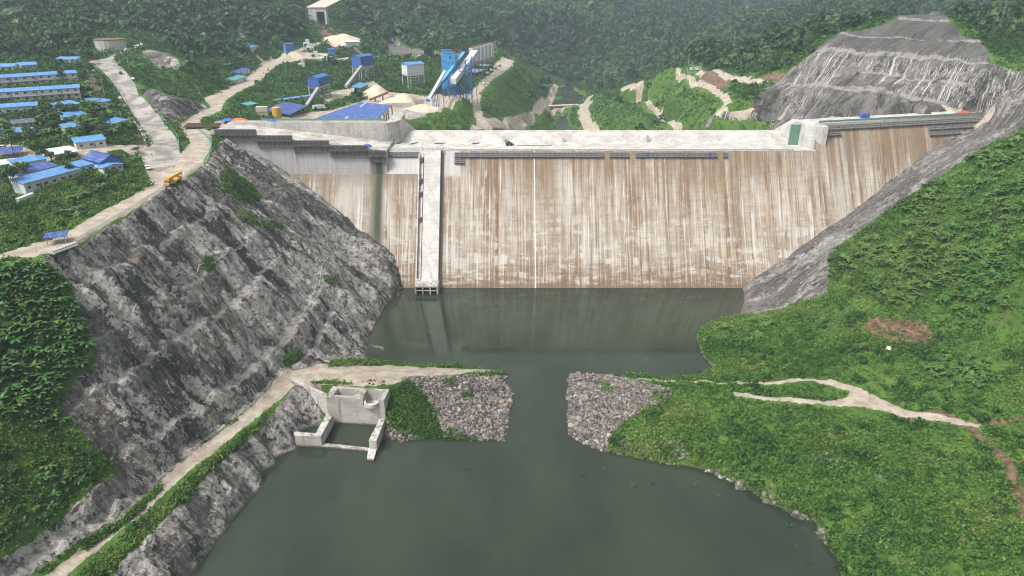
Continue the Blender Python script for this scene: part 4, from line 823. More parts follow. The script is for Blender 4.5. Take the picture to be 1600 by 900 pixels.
mb.build('shaft_lip', M_OLD, ins)
mb = MB(); w = [(-71, 221), (-88, 233.5), (-87.2, 234.6), (-70, 222.4)]; extrude(mb, [(x, y, 12) for x, y in w], -3); mb.build('retaining_wall', M_OLD, ins)
mb = MB()
for top, zb in (([pz(510, 646.5, 5), pz(520, 648, 5), pz(501, 682, 5), pz(493, 677, 5)], -4), ([pz(459, 675.5, 4.98), pz(463, 674.2, 4.98), pz(493, 676.9, 4.98), pz(501, 682, 4.98), pz(460, 680.5, 4.98)], -4)): extrude(mb, top, zb)
mb.build('basin_wall', M_PALE, ins)
mb = MB(); extrude(mb, [pz(593, 655, 5), pz(602, 653.5, 5), pz(588, 689, 5), pz(576, 688, 5)], -4); mb.build('basin_wall', M_PALE, ins)
mb = MB(); extrude(mb, [pz(506, 692, .8), pz(577, 699.5, .8), pz(577, 704, .8), pz(501, 696.5, .8)], -4); extrude(mb, [pz(575.5, 700, 1.2), pz(589, 700, 1.2), pz(584, 717, 1.2), pz(573.5, 716, 1.2)], -4); mb.build('sill', M_OLD, ins)
# ------------------------------------------------------------------ buildings
def roof_mat(name, c, fade=(.3, .34, .38)):
    t = NT(name, .5, .4); P = t.obj(); x = t.xyz(P)[0]
    a = t.mix(t.step(t.noise(P, .5, 4), .3, .7), c, tuple(q * .72 for q in c)); a = t.mix(t.math('MULTIPLY', t.step(t.noise(t.scl(P, (2.2, .25, .3)), 1, 4), .5, .72), .55), a, fade); a = t.mix(t.math('MULTIPLY', t.step(t.noise(t.scl(P, (.6, .25, .3)), 1.3, 5, .7), .56, .68), .45), a, (.16, .13, .1))
    w = t.math('SINE', t.math('MULTIPLY', x, 12.0)); a = t.mix(t.math('MULTIPLY', t.step(w, .4, 1), .22), a, tuple(q * .55 for q in c)); t.bump(w, .3, .05); return t.col(a)
R_LB = roof_mat('light_blue_sheet_roof', (.075, .23, .50)); R_DB = roof_mat('dark_blue_sheet_roof', (.025, .065, .26)); R_TEAL = roof_mat('teal_sheet_roof', (.06, .28, .30)); R_DK = roof_mat('dark_grey_roof', (.06, .075, .09)); R_WH = roof_mat('white_sheet_roof', (.62, .62, .6)); R_GN = roof_mat('green_sheet_roof', (.05, .26, .17)); R_TAN = roof_mat('tan_deck', (.55, .47, .38), (.4, .33, .27))
W_WH = plain('white_wall_panel', (.55, .56, .56), .6, .3, .35, .5, (.25, .23, .2)); W_GR = plain('grey_wall_panel', (.36, .37, .37), .7, .3, .4, .5); W_BL = plain('blue_wall_panel', (.05, .17, .4), .6, .3, .3, .5)
M_FRAME = plain('window_frame_paint', (.4, .42, .44), .5, .4, .2); M_DOOR = plain('door_paint', (.2, .22, .25), .6, .3, .3); M_POST = plain('steel_post_paint', (.35, .36, .37), .5, .4, .3)
def frame_of(a, b):
    """local frame of a front wall given by its two lower corners"""
    a, b = Vector(a), Vector(b); d = Vector((b.x - a.x, b.y - a.y, 0)); w = d.length
    return (a + b) / 2, w, math.atan2(d.y, d.x)
def house(label, p0, p1, depth, h, roof, wall=W_WH, kind='mono', storeys=1, nwin=4, name='house', cat='house', group=None, door=True, over=.6, zlift=0.0, rise=None):
    a, b = hit(*p0), hit(*p1); c, w, rz = frame_of(a, b); z = float(gz(c.x, c.y)) + zlift
    t = thing(name, label, cat, (c.x, c.y, z), rz, group); rise = rise if rise is not None else depth * .16
    mb = MB()
    if kind == 'mono': mb.prism([0] * 4, [(-w / 2, 0, -2.5), (-w / 2, 0, h), (-w / 2, depth, h + rise), (-w / 2, depth, -2.5)], [(w / 2, 0, -2.5), (w / 2, 0, h), (w / 2, depth, h + rise), (w / 2, depth, -2.5)])
    elif kind == 'gable': mb.prism([0] * 5, [(-w / 2, 0, -2.5), (-w / 2, 0, h), (-w / 2, depth / 2, h + rise), (-w / 2, depth, h), (-w / 2, depth, -2.5)], [(w / 2, 0, -2.5), (w / 2, 0, h), (w / 2, depth / 2, h + rise), (w / 2, depth, h), (w / 2, depth, -2.5)])
    elif kind == 'gable_y': mb.prism([0] * 5, [(-w / 2, 0, -2.5), (-w / 2, 0, h), (0, 0, h + rise), (w / 2, 0, h), (w / 2, 0, -2.5)], [(-w / 2, depth, -2.5), (-w / 2, depth, h), (0, depth, h + rise), (w / 2, depth, h), (w / 2, depth, -2.5)])
    if kind != 'open': mb.build('wall', wall, t)
    rb = MB(); th, o = .14, over
    def slab(p, q, r, s): rb.prism([0] * 4, [p, q, (q[0], q[1], q[2] + th), (p[0], p[1], p[2] + th)], [s, r, (r[0], r[1], r[2] + th), (s[0], s[1], s[2] + th)])
    X = w / 2 + o
    if kind in ('mono', 'open'):
        k = rise / depth; slab((-X, -o, h + .03 - o * k), (X, -o, h + .03 - o * k), (X, depth + o, h + .03 + rise + o * k), (-X, depth + o, h + .03 + rise + o * k))
    elif kind == 'gable':
        k = rise / (depth / 2); slab((-X, -o, h + .03 - o * k), (X, -o, h + .03 - o * k), (X, depth / 2, h + .03 + rise), (-X, depth / 2, h + .03 + rise)); slab((X, depth + o, h + .03 - o * k), (-X, depth + o, h + .03 - o * k), (-X, depth / 2, h + .03 + rise), (X, depth / 2, h + .03 + rise))
    else:
        k = rise / (w / 2); slab((-X, -o, h + .03 - o * k), (0, -o, h + .03 + rise), (0, depth + o, h + .03 + rise), (-X, depth + o, h + .03 - o * k)); slab((0, -o, h + .03 + rise), (X, -o, h + .03 - o * k), (X, depth + o, h + .03 - o * k), (0, depth + o, h + .03 + rise))
        rb.box((0, depth / 2, h + rise + .2), (.5, depth + 2 * o, .12))
    rb.build('roof', roof, t)
    if kind == 'open':
        for x in np.linspace(-w / 2 + .2, w / 2 - .2, max(2, int(w / 5) + 1)):
            for y, hh in ((.2, h), (depth - .2, h + rise)): mb = MB(); mb.box((x, y, hh / 2 - 1), (.22, .22, hh + 2)); mb.build('post', M_POST, t)
        return t
    hs = h / storeys
    for s in range(storeys):
        for i in range(nwin):
            x = -w / 2 + w * (i + .5) / nwin
            if door and (i % 3 == 1 or nwin == 1): mb = MB(); mb.box((x + min(1.3, w / nwin * .35), -.04, s * hs + 1.05), (.9, .1, 2.05)); mb.build('door', M_DOOR, t)
            mb = MB(); mb.box((x, -.05, s * hs + 1.6), (1.5, .1, 1.15), m=0); mb.box((x, -.09, s * hs + 1.6), (1.3, .08, .95), m=1); mb.box((x, -.14, s * hs + 1.6), (.07, .04, .95), m=0); mb.build('window', [M_FRAME, M_GLASS], t)
    if storeys > 1:
        mb = MB(); mb.box((0, -.75, hs - .05), (w, 1.5, .16)); mb.build('walkway', W_GR, t); mb = MB()
        for zz in (.5, .95): mb.box((0, -1.45, hs + zz), (w, .06, .07))
        for x in np.linspace(-w / 2, w / 2, max(3, int(w / 3))): mb.box((x, -1.44, hs * .5 + .4), (.1, .1, hs + .9))
        mb.build('railing', M_POST, t)
    return t
G_V = 'blue roofed buildings of the camp'
house('uppermost long two-storey white barracks with a light blue roof at the far left edge', (-45, 144), (123, 129), 8, 5.6, R_LB, storeys=2, nwin=13, name='barracks', cat='barracks', group=G_V, kind='gable')
house('second long two-storey white barracks with light blue roof, directly below the uppermost one', (-45, 169), (128, 155.5), 8, 5.6, R_LB, storeys=2, nwin=13, name='barracks', cat='barracks', group=G_V, kind='gable')
house('shorter white barracks with light blue roof, third block down at the left edge', (-45, 187), (60, 175), 8, 3.6, R_LB, nwin=8, name='barracks', cat='barracks', group=G_V, kind='gable')
house('small blue roofed house just below the right end of the long barracks', (98, 174), (127, 169), 7, 2.9, R_LB, nwin=3, group=G_V)
house('small blue roofed house in the middle of the banana trees, above the last one', (100, 192), (137, 187), 7, 2.9, R_LB, nwin=3, group=G_V)
house('tiny blue roofed house, left one of the pair under the road', (147, 164), (158, 162.5), 5, 2.6, R_LB, nwin=1, group=G_V)
house('tiny blue roofed house, right one of the pair under the road', (160, 167), (175, 165), 5, 2.6, R_LB, nwin=2, group=G_V)
house('small blue roofed house lowest among the banana trees', (104, 210), (136, 206), 6, 2.8, R_LB, nwin=3, group=G_V)
house('blue roofed hut at the roadside edge of the banana trees', (177, 200), (200, 197), 6, 2.5, R_LB, wall=W_GR, nwin=2, group=G_V)
house('low shed with a dark grey roof left of the banana trees', (22, 203), (55, 198), 6, 2.4, R_DK, wall=W_GR, nwin=3, name='shed', cat='shed', group=G_V)
house('white house with a light blue roof behind the coconut palm at the left edge', (-30, 222), (48, 214), 8, 3.2, R_LB, nwin=6, group=G_V, kind='gable')
house('white office block with a light blue roof beside the dirt yard', (121, 234), (167, 229), 7, 3.2, R_LB, nwin=3, group=G_V)
house('open white framed shelter with white slatted roof in the yard', (90, 252), (124, 247), 13, 3.0, R_WH, kind='open', name='shelter', cat='shelter', group=G_V, rise=.4)
house('open canopy with a dark blue roof at the left edge of the yard', (-10, 251), (33, 246), 7, 2.8, R_DB, kind='open', name='canopy', cat='canopy', group=G_V)
house('dark blue gabled hall with a pale ridge strip beside the road', (160, 265), (193, 260), 15, 3.6, R_DB, kind='gable_y', nwin=3, name='hall', cat='hall', group=G_V, wall=W_BL)
house('light blue porch roof in front of the dark blue gabled hall', (163, 272), (194, 267), 4.5, 2.6, R_LB, kind='gable_y', nwin=3, name='porch', cat='porch', group=G_V)
house('light blue roofed block at the back of the big cluster above the grass slope', (30, 276), (76, 262), 6, 4.4, R_LB, nwin=4, name='workshop', cat='workshop', group=G_V)
house('dark blue roofed block between the two light blue roofs of the cluster', (36, 291), (93, 270), 7, 4.0, R_DB, nwin=4, name='workshop', cat='workshop', group=G_V)
house('long white building under a light blue roof on top of the grass slope', (42, 305), (128, 273), 6.5, 3.6, R_LB, nwin=7, name='workshop', cat='workshop', group=G_V)
house('small blue roofed annex at the right end of the long white building', (128, 273), (146, 266), 6, 3.2, R_LB, nwin=2, name='annex', cat='annex', group=G_V)
house('small shed with a white roof at the left edge below the canopy', (-8, 268), (26, 262), 5, 2.6, R_WH, nwin=3, name='shed', cat='shed', group=G_V)
house('blue roof half hidden by tall trees at the top left corner of the camp', (-20, 112), (22, 110), 7, 2.8, R_LB, nwin=4, group=G_V)
house('blue roof between tall trees, second from the left above the barracks', (34, 110), (60, 108), 7, 2.8, R_LB, nwin=3, group=G_V)
house('blue roof beside the top of the village road behind the trees', (88, 100), (119, 99), 7, 2.8, R_LB, nwin=3, group=G_V)
house('open roadside shelter under a single flat blue sheet roof on the cliff edge', (74, 384), (104, 380), 4.5, 2.6, R_DB, kind='open', name='shelter', cat='shelter', rise=.2)
house('low white wall block on the grass below the big dark tree', (31, 318), (55, 308), 1.2, 1.6, R_WH, wall=W_WH, nwin=0, name='wall_block', cat='wall', over=.1)
# buildings up the valley
G_Y = 'buildings of the aggregate yard'
house('long blue roofed shed by the bend of the upper hill road', (349, 78), (386, 74), 9, 3.4, R_LB, nwin=5, group=G_Y, name='shed', cat='shed')
house('short white hut with blue roof right beside the upper hill road', (389, 78), (405, 76), 7, 3.2, R_LB, nwin=2, group=G_Y, name='hut', cat='hut')
house('blue roofed hut above the lower bend of the hill road', (372, 119), (391, 114), 7, 3.2, R_DB, nwin=2, group=G_Y, name='hut', cat='hut')
house('teal roofed white hut just below the blue roofed one on the hill road', (366, 131), (386, 126), 7, 3.2, R_TEAL, nwin=2, group=G_Y, name='hut', cat='hut')
house('long dark blue roof on the slope beneath the tunnel portal', (424, 72), (446, 70), 8, 3.4, R_DB, nwin=3, group=G_Y, name='shed', cat='shed')
house('tall narrow blue clad hopper shed beside a pale heap', (448, 86), (461, 83), 6, 9, R_DB, wall=W_BL, nwin=0, group=G_Y, name='hopper_shed', cat='shed')
house('small blue clad plant box below the sandy cut', (514, 88), (524, 87), 6, 6.5, R_DB, wall=W_BL, nwin=1, group=G_Y, name='plant_box', cat='shed')
house('small white shed at the foot of the sandy cut', (541, 76), (562, 74), 7, 6, R_WH, nwin=2, group=G_Y, name='shed', cat='shed')
house('blue roofed store between the two screening towers', (563, 142), (576, 138), 7, 3.0, R_LB, nwin=2, group=G_Y, name='store', cat='shed')
house('dark blue lean-to roof left of the big blue shed', (452, 184), (480, 174), 16, 3.6, R_DB, kind='open', group=G_Y, name='lean_to', cat='shed')
house('long low blue pipe roof across the slope behind the yard', (430, 159), (490, 157), 2.2, 2.4, R_LB, kind='open', group=G_Y, name='pipe_cover', cat='pipe cover')
house('small teal awning at the left of the beige tanks', (388, 170), (402, 168), 5, 2.6, R_TEAL, kind='open', group=G_Y, name='awning', cat='awning')
for lb, a, b, rf in (('green roofed open bay nearest under the silos', (742, 118), (753, 114), R_GN), ('blue roofed open bay second under the silos', (744, 122), (758, 117), R_LB), ('pale green roofed open bay furthest along the silo road', (758, 110), (768, 107), R_TEAL)): house(lb, a, b, 10, 4, rf, kind='open', group='open bays below the silos', name='bay', cat='shelter', rise=.4)
# large blue roofed store behind the left wing
bs = thing('storage_shed', 'huge blue roofed open storage shed with a pale skylight strip behind the left wing', 'shed', (0, 0, 0))
c4 = [pz(486, 187.5, 77), pz(587, 189.5, 77), pz(612, 165, 81.5), pz(564, 160, 81.8)]
def lerp(a, b, f): return tuple(a[i] + (b[i] - a[i]) * f for i in range(3))
def up(p, d): return (p[0], p[1], p[2] + d)
mb = MB(); mb.prism([0] * 4, c4, [up(p, .25) for p in c4]); mb.build('roof', roof_mat('store_blue_roof', (.03, .085, .30)), bs)
mb = MB(); a0, a1, b0, b1 = lerp(c4[0], c4[1], .49), lerp(c4[0], c4[1], .515), lerp(c4[3], c4[2], .15), lerp(c4[3], c4[2], .185); q = [up(p, .3) for p in (a0, a1, b1, b0)]; mb.prism([0] * 4, q, [up(p, .1) for p in q]); mb.build('skylight', plain('skylight_sheet', (.45, .55, .68), .4, .4, .2), bs)
for i in range(6):
    for e0, e1 in ((c4[0], c4[1]), (c4[3], c4[2])):
        p = lerp(e0, e1, i / 5); g = float(gz(p[0], p[1])); mb = MB(); mb.box((p[0], p[1], (p[2] + g - 1) / 2), (.7, .7, p[2] - g + 1)); mb.build('column', M_PALE, bs)
for f in (.25, .5, .75): p = lerp(c4[1], c4[2], f); g = float(gz(p[0], p[1])); mb = MB(); mb.box((p[0], p[1], (p[2] + g - 1) / 2), (.9, .9, p[2] - g + 1)); mb.build('column', M_PALE, bs)
# round concrete water tank above the village road
q = hit(174, 76); tk = thing('water_tank', 'round white roofless concrete tank above the village road', 'water tank', q)
mb = MB(); r = 19 * math.hypot(q[1], q[0]) / FOC * .95; mb.lathe((0, 0, 0), [(r, -3), (r, 7.5), (r - .4, 7.5), (r - .4, 5)], 28); mb.build('shell', M_PALE, tk); mb = MB(); mb.lathe((0, 0, 0), [(r + .15, 6.9), (r + .15, 7.6), (r - .1, 7.62)], 28); mb.build('rim', M_RUST, tk)
a, b = hit(90, 91), hit(131, 89); c, w, rz = frame_of(a, b); mb = MB(); mb.box((0, 0, 1), (w, .8, 7)); mb.box((0, -.1, 4.6), (w + .3, 1.1, .3)); o = mb.build('retaining_wall', M_OLD); o.location = c; o.rotation_euler = (0, 0, rz); tag(o, 'grey retaining wall at the top end of the village road', 'wall')

# ------------------------------------------------------------------ aggregate plant and batching plant
M_BPAINT = plain('plant_blue_paint', (.07, .32, .60), .5, .35, .35, .4); M_BDARK = plain('plant_dark_blue_paint', (.035, .12, .36), .55, .35, .35, .4); M_CLAD = plain('pale_metal_cladding', (.56, .58, .59), .45, .4, .3, .3); M_SILO = plain('silo_sheet', (.40, .41, .42), .4, .45, .35, .3); M_CREAM = plain('cream_paint', (.5, .46, .36), .6, .3, .3); M_YEL = plain('ochre_yellow_paint', (.5, .31, .05), .5, .35, .3)
def tower(label, p0, p1, depth, h, hcap, name='screening_tower', capm=M_BDARK, bodym=M_CREAM):
    a, b = hit(*p0), hit(*p1); c, w, rz = frame_of(a, b); t = thing(name, label, 'tower', (c.x, c.y, float(gz(c.x, c.y))), rz)
    mb = MB(); mb.box((0, depth / 2, h * .62), (w * .9, depth * .9, (h - hcap) * .45)); mb.build('bin', bodym, t)
    mb = MB(); mb.box((0, depth / 2, h - hcap / 2), (w, depth, hcap)); mb.prism([0] * 3, [(-w / 2 - .3, -.3, h), (-w / 2 - .3, depth / 2, h + 1.4), (-w / 2 - .3, depth + .3, h)], [(w / 2 + .3, -.3, h), (w / 2 + .3, depth / 2, h + 1.4), (w / 2 + .3, depth + .3, h)])
    for i in range(1, int(w / 2)): mb.box((-w / 2 + i * 2, -.04, h - hcap / 2), (.25, .1, hcap * .96))
    mb.build('cap', capm, t)
    for x in (-w / 2 + .3, 0, w / 2 - .3):
        for y in (.3, depth - .3): mb = MB(); mb.box((x, y, h * .3 - 1), (.55, .55, h * .6 + 2)); mb.build('leg', bodym if name != 'batching_house' else M_CLAD, t)
    mb = MB()
    for k in range(3): z = h * (.08 + .13 * k); mb.box((0, -.1, z), (w + 1, .25, .25)); mb.tube([(-w / 2, -.1, z), (w / 2, -.1, z + h * .12)], .12, 5); mb.box((0, -1, z + h * .1), (w * .8, 1.6, .15))
    mb.build('platform', M_STEEL2, t); return t
tower('squat cream screening tower with a blue top, nearer of the two in the yard', (500, 151), (517, 149), 9, 16, 6.5)
tower('taller cream screening tower with a ribbed blue top further back in the yard', (566, 127), (586, 124), 10, 22, 9)
tower('white batching house on stilts with a blue roof left of the blue towers', (638, 139), (664, 136), 11, 20, 9, 'batching_house', M_CLAD, M_CLAD)
a, b = hit(638, 139), hit(664, 136); c, w, rz = frame_of(a, b); mb = MB(); mb.prism([0] * 3, [(-w / 2 - .6, -.6, 20.05), (-w / 2 - .6, 5.5, 21.9), (-w / 2 - .6, 11.6, 20.05)], [(w / 2 + .6, -.6, 20.05), (w / 2 + .6, 5.5, 21.9), (w / 2 + .6, 11.6, 20.05)]); o = mb.build('roof', R_LB, bpy.data.objects['batching_house'])
def beam(mb, a, b, wdt, hgt, m=0):
    a, b = Vector(a), Vector(b); d = (b - a).normalized(); s = d.cross(Vector((0, 0, 1))).normalized() * wdt / 2; u = Vector((0, 0, hgt / 2))
    mb.prism([0] * 4, [a - s - u, a + s - u, a + s + u, a - s + u], [b - s - u, b + s - u, b + s + u, b - s + u], m); return mb
def conveyor(label, a, b, wdt, hgt, mat, legs=3, name='conveyor', legm=None, topm=None):
    t = thing(name, label, 'conveyor', a); A, B = Vector((0, 0, 0)), Vector(b) - Vector(a); mb = MB(); beam(mb, A, B, wdt, hgt)
    d = (B - A).normalized(); s = d.cross(Vector((0, 0, 1))).normalized()
    n = max(4, int((B - A).length / 3))
    for i in range(n): p = A + (B - A) * ((i + .5) / n); q = s * (wdt / 2 + .06); mb.box((p.x + q.x, p.y + q.y, p.z), (.15, .15, hgt)); mb.box((p.x - q.x, p.y - q.y, p.z), (.15, .15, hgt))
    mb.build('gallery', mat, t); mb = MB(); beam(mb, A + Vector((0, 0, hgt / 2 + .1)), B + Vector((0, 0, hgt / 2 + .1)), wdt * 1.06, .18); mb.build('cover', topm or mat, t)
    for i in range(legs):
        p = A + (B - A) * ((i + .7) / (legs + .4)); w = Vector(a) + p; g = float(gz(w.x, w.y))
        if w.z - g < 2: continue
        mb = MB(); hh = w.z - g + 1
        for sg in (-1, 1): q = p + s * (wdt * .45 * sg); mb.tube([(q.x + s.x * sg * hh * .06, q.y + s.y * sg * hh * .06, p.z - hh), (q.x, q.y, p.z)], .28, 5)
        for k in range(max(2, int(hh / 5))): f = (k + .5) / max(2, int(hh / 5)); z0 = p.z - hh * f; mb.tube([(p.x - s.x * wdt * .5, p.y - s.y * wdt * .5, z0 - 1.5), (p.x + s.x * wdt * .5, p.y + s.y * wdt * .5, z0 + 1.5)], .14, 4)
        mb.build('trestle', legm or M_BDARK, t)
    return t
BY = 600.0
conveyor('wide white enclosed conveyor gallery climbing to the top of the batching plant', py(708, 127, 590), py(742, 83, 640), 5.2, 4.4, M_CLAD, 4, 'conveyor_gallery')
conveyor('thin blue belt conveyor rising from the stockpile to the blue towers', py(668, 157, 560), py(725, 83, 622), 2.6, 2.0, M_BDARK, 3, topm=M_BPAINT)
conveyor('thin white belt conveyor lying left of the blue one', py(671, 154, 558), py(695, 112, 585), 2.2, 1.6, M_CLAD, 2)
conveyor('grey inclined conveyor up to the squat screening tower', up(hit(479, 168), 1), py(503, 129, py(0, 0, hit(508, 150)[1])[1]), 2.2, 1.8, M_STEEL2, 2)
conveyor('grey conveyor slanting up to the taller screening tower', up(hit(541, 139), 2), py(567, 101, hit(572, 126)[1]), 2.4, 2.0, M_STEEL2, 2)
conveyor('dark thin conveyor coming down the slope behind the taller screening tower', up(hit(553, 78), 2), py(570, 90, hit(575, 125)[1] + 4), 2.2, 1.8, M_STEEL, 2)
conveyor('rusty stacker conveyor over the pale sand heap', up(hit(578, 158), 1), py(606, 145, hit(600, 160)[1]), 2.2, 1.6, M_RUST, 2)
for lb, u0, u1, vt, yy in (('left bright blue batching tower, the taller of the pair', 689, 703.5, 79, 612), ('right bright blue batching tower, slightly nearer and lower', 695.5, 711, 83, 603)):
    a, b = py(u0, vt, yy), py(u1, vt, yy); w = b[0] - a[0]; g = float(gz((a[0] + b[0]) / 2, yy)); H = a[2] - g; t = thing('batching_tower', lb, 'tower', ((a[0] + b[0]) / 2, yy, g), .06)
    mb = MB(); mb.box((0, w * .45, H * .5 + H * .12), (w, w * .9, H * .76))
    for i in range(1, 5): mb.box((-w / 2 + i * w / 5, -.05, H * .62), (.2, .12, H * .75))
    mb.build('cladding', M_BPAINT, t); mb = MB(); mb.box((0, w * .45, H + .2), (w + .6, w * .9 + .6, .4)); mb.box((0, w * .45, H * .78), (w + .12, w * .9 + .12, .5)); mb.build('trim', M_BDARK, t)
    for x in (-w / 2 + .4, w / 2 - .4):
        for y in (.4, w * .9 - .4): mb = MB(); mb.box((x, y, H * .12 - 1), (.7, .7, H * .24 + 2)); mb.build('leg', M_BDARK, t)
    mb = MB(); mb.box((0, -.06, H * .9), (1.6, .1, 1.8)); mb.build('window', M_GLASS, t)
# blue lattice frame carrying the gallery
t = thing('lattice_tower', 'tall dark blue lattice steel frame under the white conveyor gallery', 'steel frame', hit(719, 152)); g0 = Vector(t.location); t.location.z = float(gz(g0.x, g0.y))
for i, x in enumerate((-10, -5, 0, 5, 10)):
    for y in (0, 7):
        hh = 20 + i * 3.2; mb = MB(); mb.box((x, y, hh / 2 - 1), (.55, .55, hh + 2)); mb.build('leg', M_BDARK, t)
for k in range(6):
    mb = MB(); z = 3 + k * 4.5; xs = -10 if z < 20 else (0 if z < 25 else 5)
    for y in (0, 7): mb.box(((xs + 10) / 2, y - .3, z), (10 - xs, .3, .4)); mb.tube([(xs, y - .3, z), (xs + 5, y - .3, z + 4.4)], .18, 4); mb.tube([(xs + 5, y - .3, z), (min(xs + 10, 10), y - .3, z + 4.4)], .18, 4)
    mb.build('brace', M_BDARK, t)
# row of cement silos on brown legs
so_a, so_b = py(738.5, 97, 725), py(767.5, 88, 800)
for i in range(6):
    f = i / 5; p = lerp(so_a, so_b, f); g = float(gz(p[0], p[1])); lb = ['nearest', 'second', 'third', 'fourth', 'fifth', 'farthest'][i] + ' grey cylindrical silo of the row on brown steel legs'
    t = thing('silo', lb, 'silo', (p[0], p[1], p[2]), 0, 'row of grey cement silos'); mb = MB(); mb.lathe((0, 0, 0), [(.8, -4.5), (3.6, 0), (3.6, 13.2), (3.4, 13.6), (.3, 14.6)], 18); mb.build('shell', M_SILO, t)
    for q in range(4): a = math.pi / 4 + q * math.pi / 2; h = p[2] - g + 1; mb = MB(); mb.box((3.1 * math.cos(a), 3.1 * math.sin(a), -h / 2 + .5), (.5, .5, h)); mb.build('leg', M_RUST, t)
    mb = MB()
    for q in range(14): a = q / 14 * 2 * math.pi; mb.box((3.5 * math.cos(a), 3.5 * math.sin(a), 14.3), (.08, .08, 1.1))
    mb.lathe((0, 0, 14.8), [(3.55, 0), (3.55, .1), (3.45, .1)], 14); mb.build('guard_rail', M_RUST, t)
# tanks and boxes beside the dam's left end
q = hit(434, 187); t = thing('yellow_silo', 'ochre yellow round tank on short legs behind the left wing', 'tank', q); mb = MB(); mb.lathe((0, 0, 0), [(2.8, 1.2), (2.8, 7.6), (.5, 8.3)], 18); mb.build('shell', M_YEL, t)
for k in range(4): a = k * math.pi / 2 + .6; mb = MB(); mb.box((2.4 * math.cos(a), 2.4 * math.sin(a), 0), (.35, .35, 2.6)); mb.build('leg', M_STEEL2, t)
for lb, u, v, dz in (('lower beige tank box of the stacked pair beside the yellow tank', 412, 182, 0), ('upper beige tank box stacked on top of the lower one', 411, 182, 3.2)):
    q = hit(u, v); t = thing('tank_box', lb, 'tank', (q[0], q[1], q[2] + dz), .1, 'stacked beige tank boxes'); mb = MB(); mb.box((0, 0, 1.6), (7.0, 4, 3.0)); mb.build('body', M_CREAM, t); mb = MB()
    for i in range(7): mb.box((-3 + i, -2.04, 1.6), (.15, .1, 3.05))
    mb.build('rib', M_CREAM, t)
q = hit(422, 185); mb = MB(); mb.tube([(0, 0, 0), (0, 0, 16)], .35, 8, r2=.25); mb.box((0, 0, .2), (2, 2, .5)); o = mb.build('chimney_mast', M_STEEL); o.location = q; tag(o, 'thin dark mast standing between the beige boxes and the yellow tank', 'mast')
for lb, u, v, r, h in (('small white tank left of the screening towers', 472, 106, 3.2, 6), ('white hopper lowest of the crusher group below the portal', 492, 88, 4, 5), ('white crusher unit in the middle of the group below the portal', 485, 80, 4.5, 7), ('white crusher unit topmost of the group below the portal', 480, 75, 3.6, 8), ('small white hopper beside the sandy crossing road', 508, 94, 3.5, 4)):
    q = hit(u, v); t = thing('crusher_unit', lb, 'plant unit', q, .2, 'white crusher units'); mb = MB(); mb.box((0, 0, h * .35), (r * 2, r * 1.4, h * .7)); mb.box((r * .3, 0, h * .85), (r, r, h * .5), taper=1.2); mb.build('hopper', M_CLAD, t); mb = MB(); mb.box((-r * .4, -r * .75, h * .3), (r * .8, .3, h * .5)); mb.build('hatch', M_STEEL, t)
def heap(label, u, v, rx, ry, h, mat, name='sand_heap', seed=1, cat='heap'):
    q = hit(u, v); mb = MB(); n, m = 40, 12
    for i in range(m + 1):
        f = i / m
        for k in range(n):
            a = 2 * math.pi * k / n; rr_ = f * (1 + .22 * fbm(np.array([math.cos(a) * 1.3]), np.array([math.sin(a) * 1.3]), 1, 3, seed)[0]); x, y = rx * rr_ * math.cos(a), ry * rr_ * math.sin(a)
            z = h * max(0, 1 - f) ** 1.05 + fbm(np.array([x]), np.array([y]), .25, 3, seed + 5)[0] * .5; mb.v.append((x, y, (z if i < m else -1.5) + float(gz(q[0] + x, q[1] + y)) - q[2]))
    for i in range(m):
        for k in range(n): mb.f.append((i * n + k, (i + 1) * n + k, (i + 1) * n + (k + 1) % n, i * n + (k + 1) % n)); mb.m.append(0)
    o = mb.build(name, mat, None, True); o.location = q; return tag(o, label, cat, 'heaps of sand and gravel')
def sandy(name, c1, c2): t = NT(name, .9, .1); P = t.obj(); a = t.mix(t.step(t.noise(P, .3, 5), .35, .65), c1, c2); a = t.mix(t.math('MULTIPLY', t.step(t.noise(P, 1.4, 4), .5, .75), .35), a, tuple(q * .6 for q in c1)); t.bump(t.noise(P, 2, 4), .4, .2); return t.col(a)
M_SAND = sandy('pale_sand', (.43, .35, .265), (.54, .45, .35)); M_GRAV = sandy('grey_gravel', (.2, .19, .175), (.33, .31, .285))
heap('broad pale sand heap right of the huge blue shed', 632, 163, 20, 16, 9, M_SAND, seed=2); heap('pale pointed sand heap behind the stacker conveyor', 590, 150, 15, 13, 10, M_SAND, seed=3); heap('flat pale sand heap at the edge above the green mound', 662, 172, 15, 11, 5, M_SAND, seed=4); heap('grey gravel heap in front of the broad sand heap', 636, 180, 14, 8, 4.5, M_GRAV, seed=5); heap('small pale heap by the tall blue hopper shed', 464, 88, 9, 7, 4, M_SAND, seed=6); heap('pale spoil heap spread below the tunnel portal', 536, 66, 28, 18, 10, M_SAND, seed=7)
for lb, u, v, l in (('grey concrete bin wall dividing the sand heaps', 622, 168, 22), ('second grey bin wall by the conveyor foot', 652, 162, 12)):
    q = hit(u, v); mb = MB(); mb.box((0, 0, 1), (l, .8, 5)); mb.box((-l / 2 + .4, 2, .6), (.8, 4, 4)); o = mb.build('bin_wall', M_OLD); o.location = q; o.rotation_euler = (0, 0, .25); tag(o, lb, 'wall')
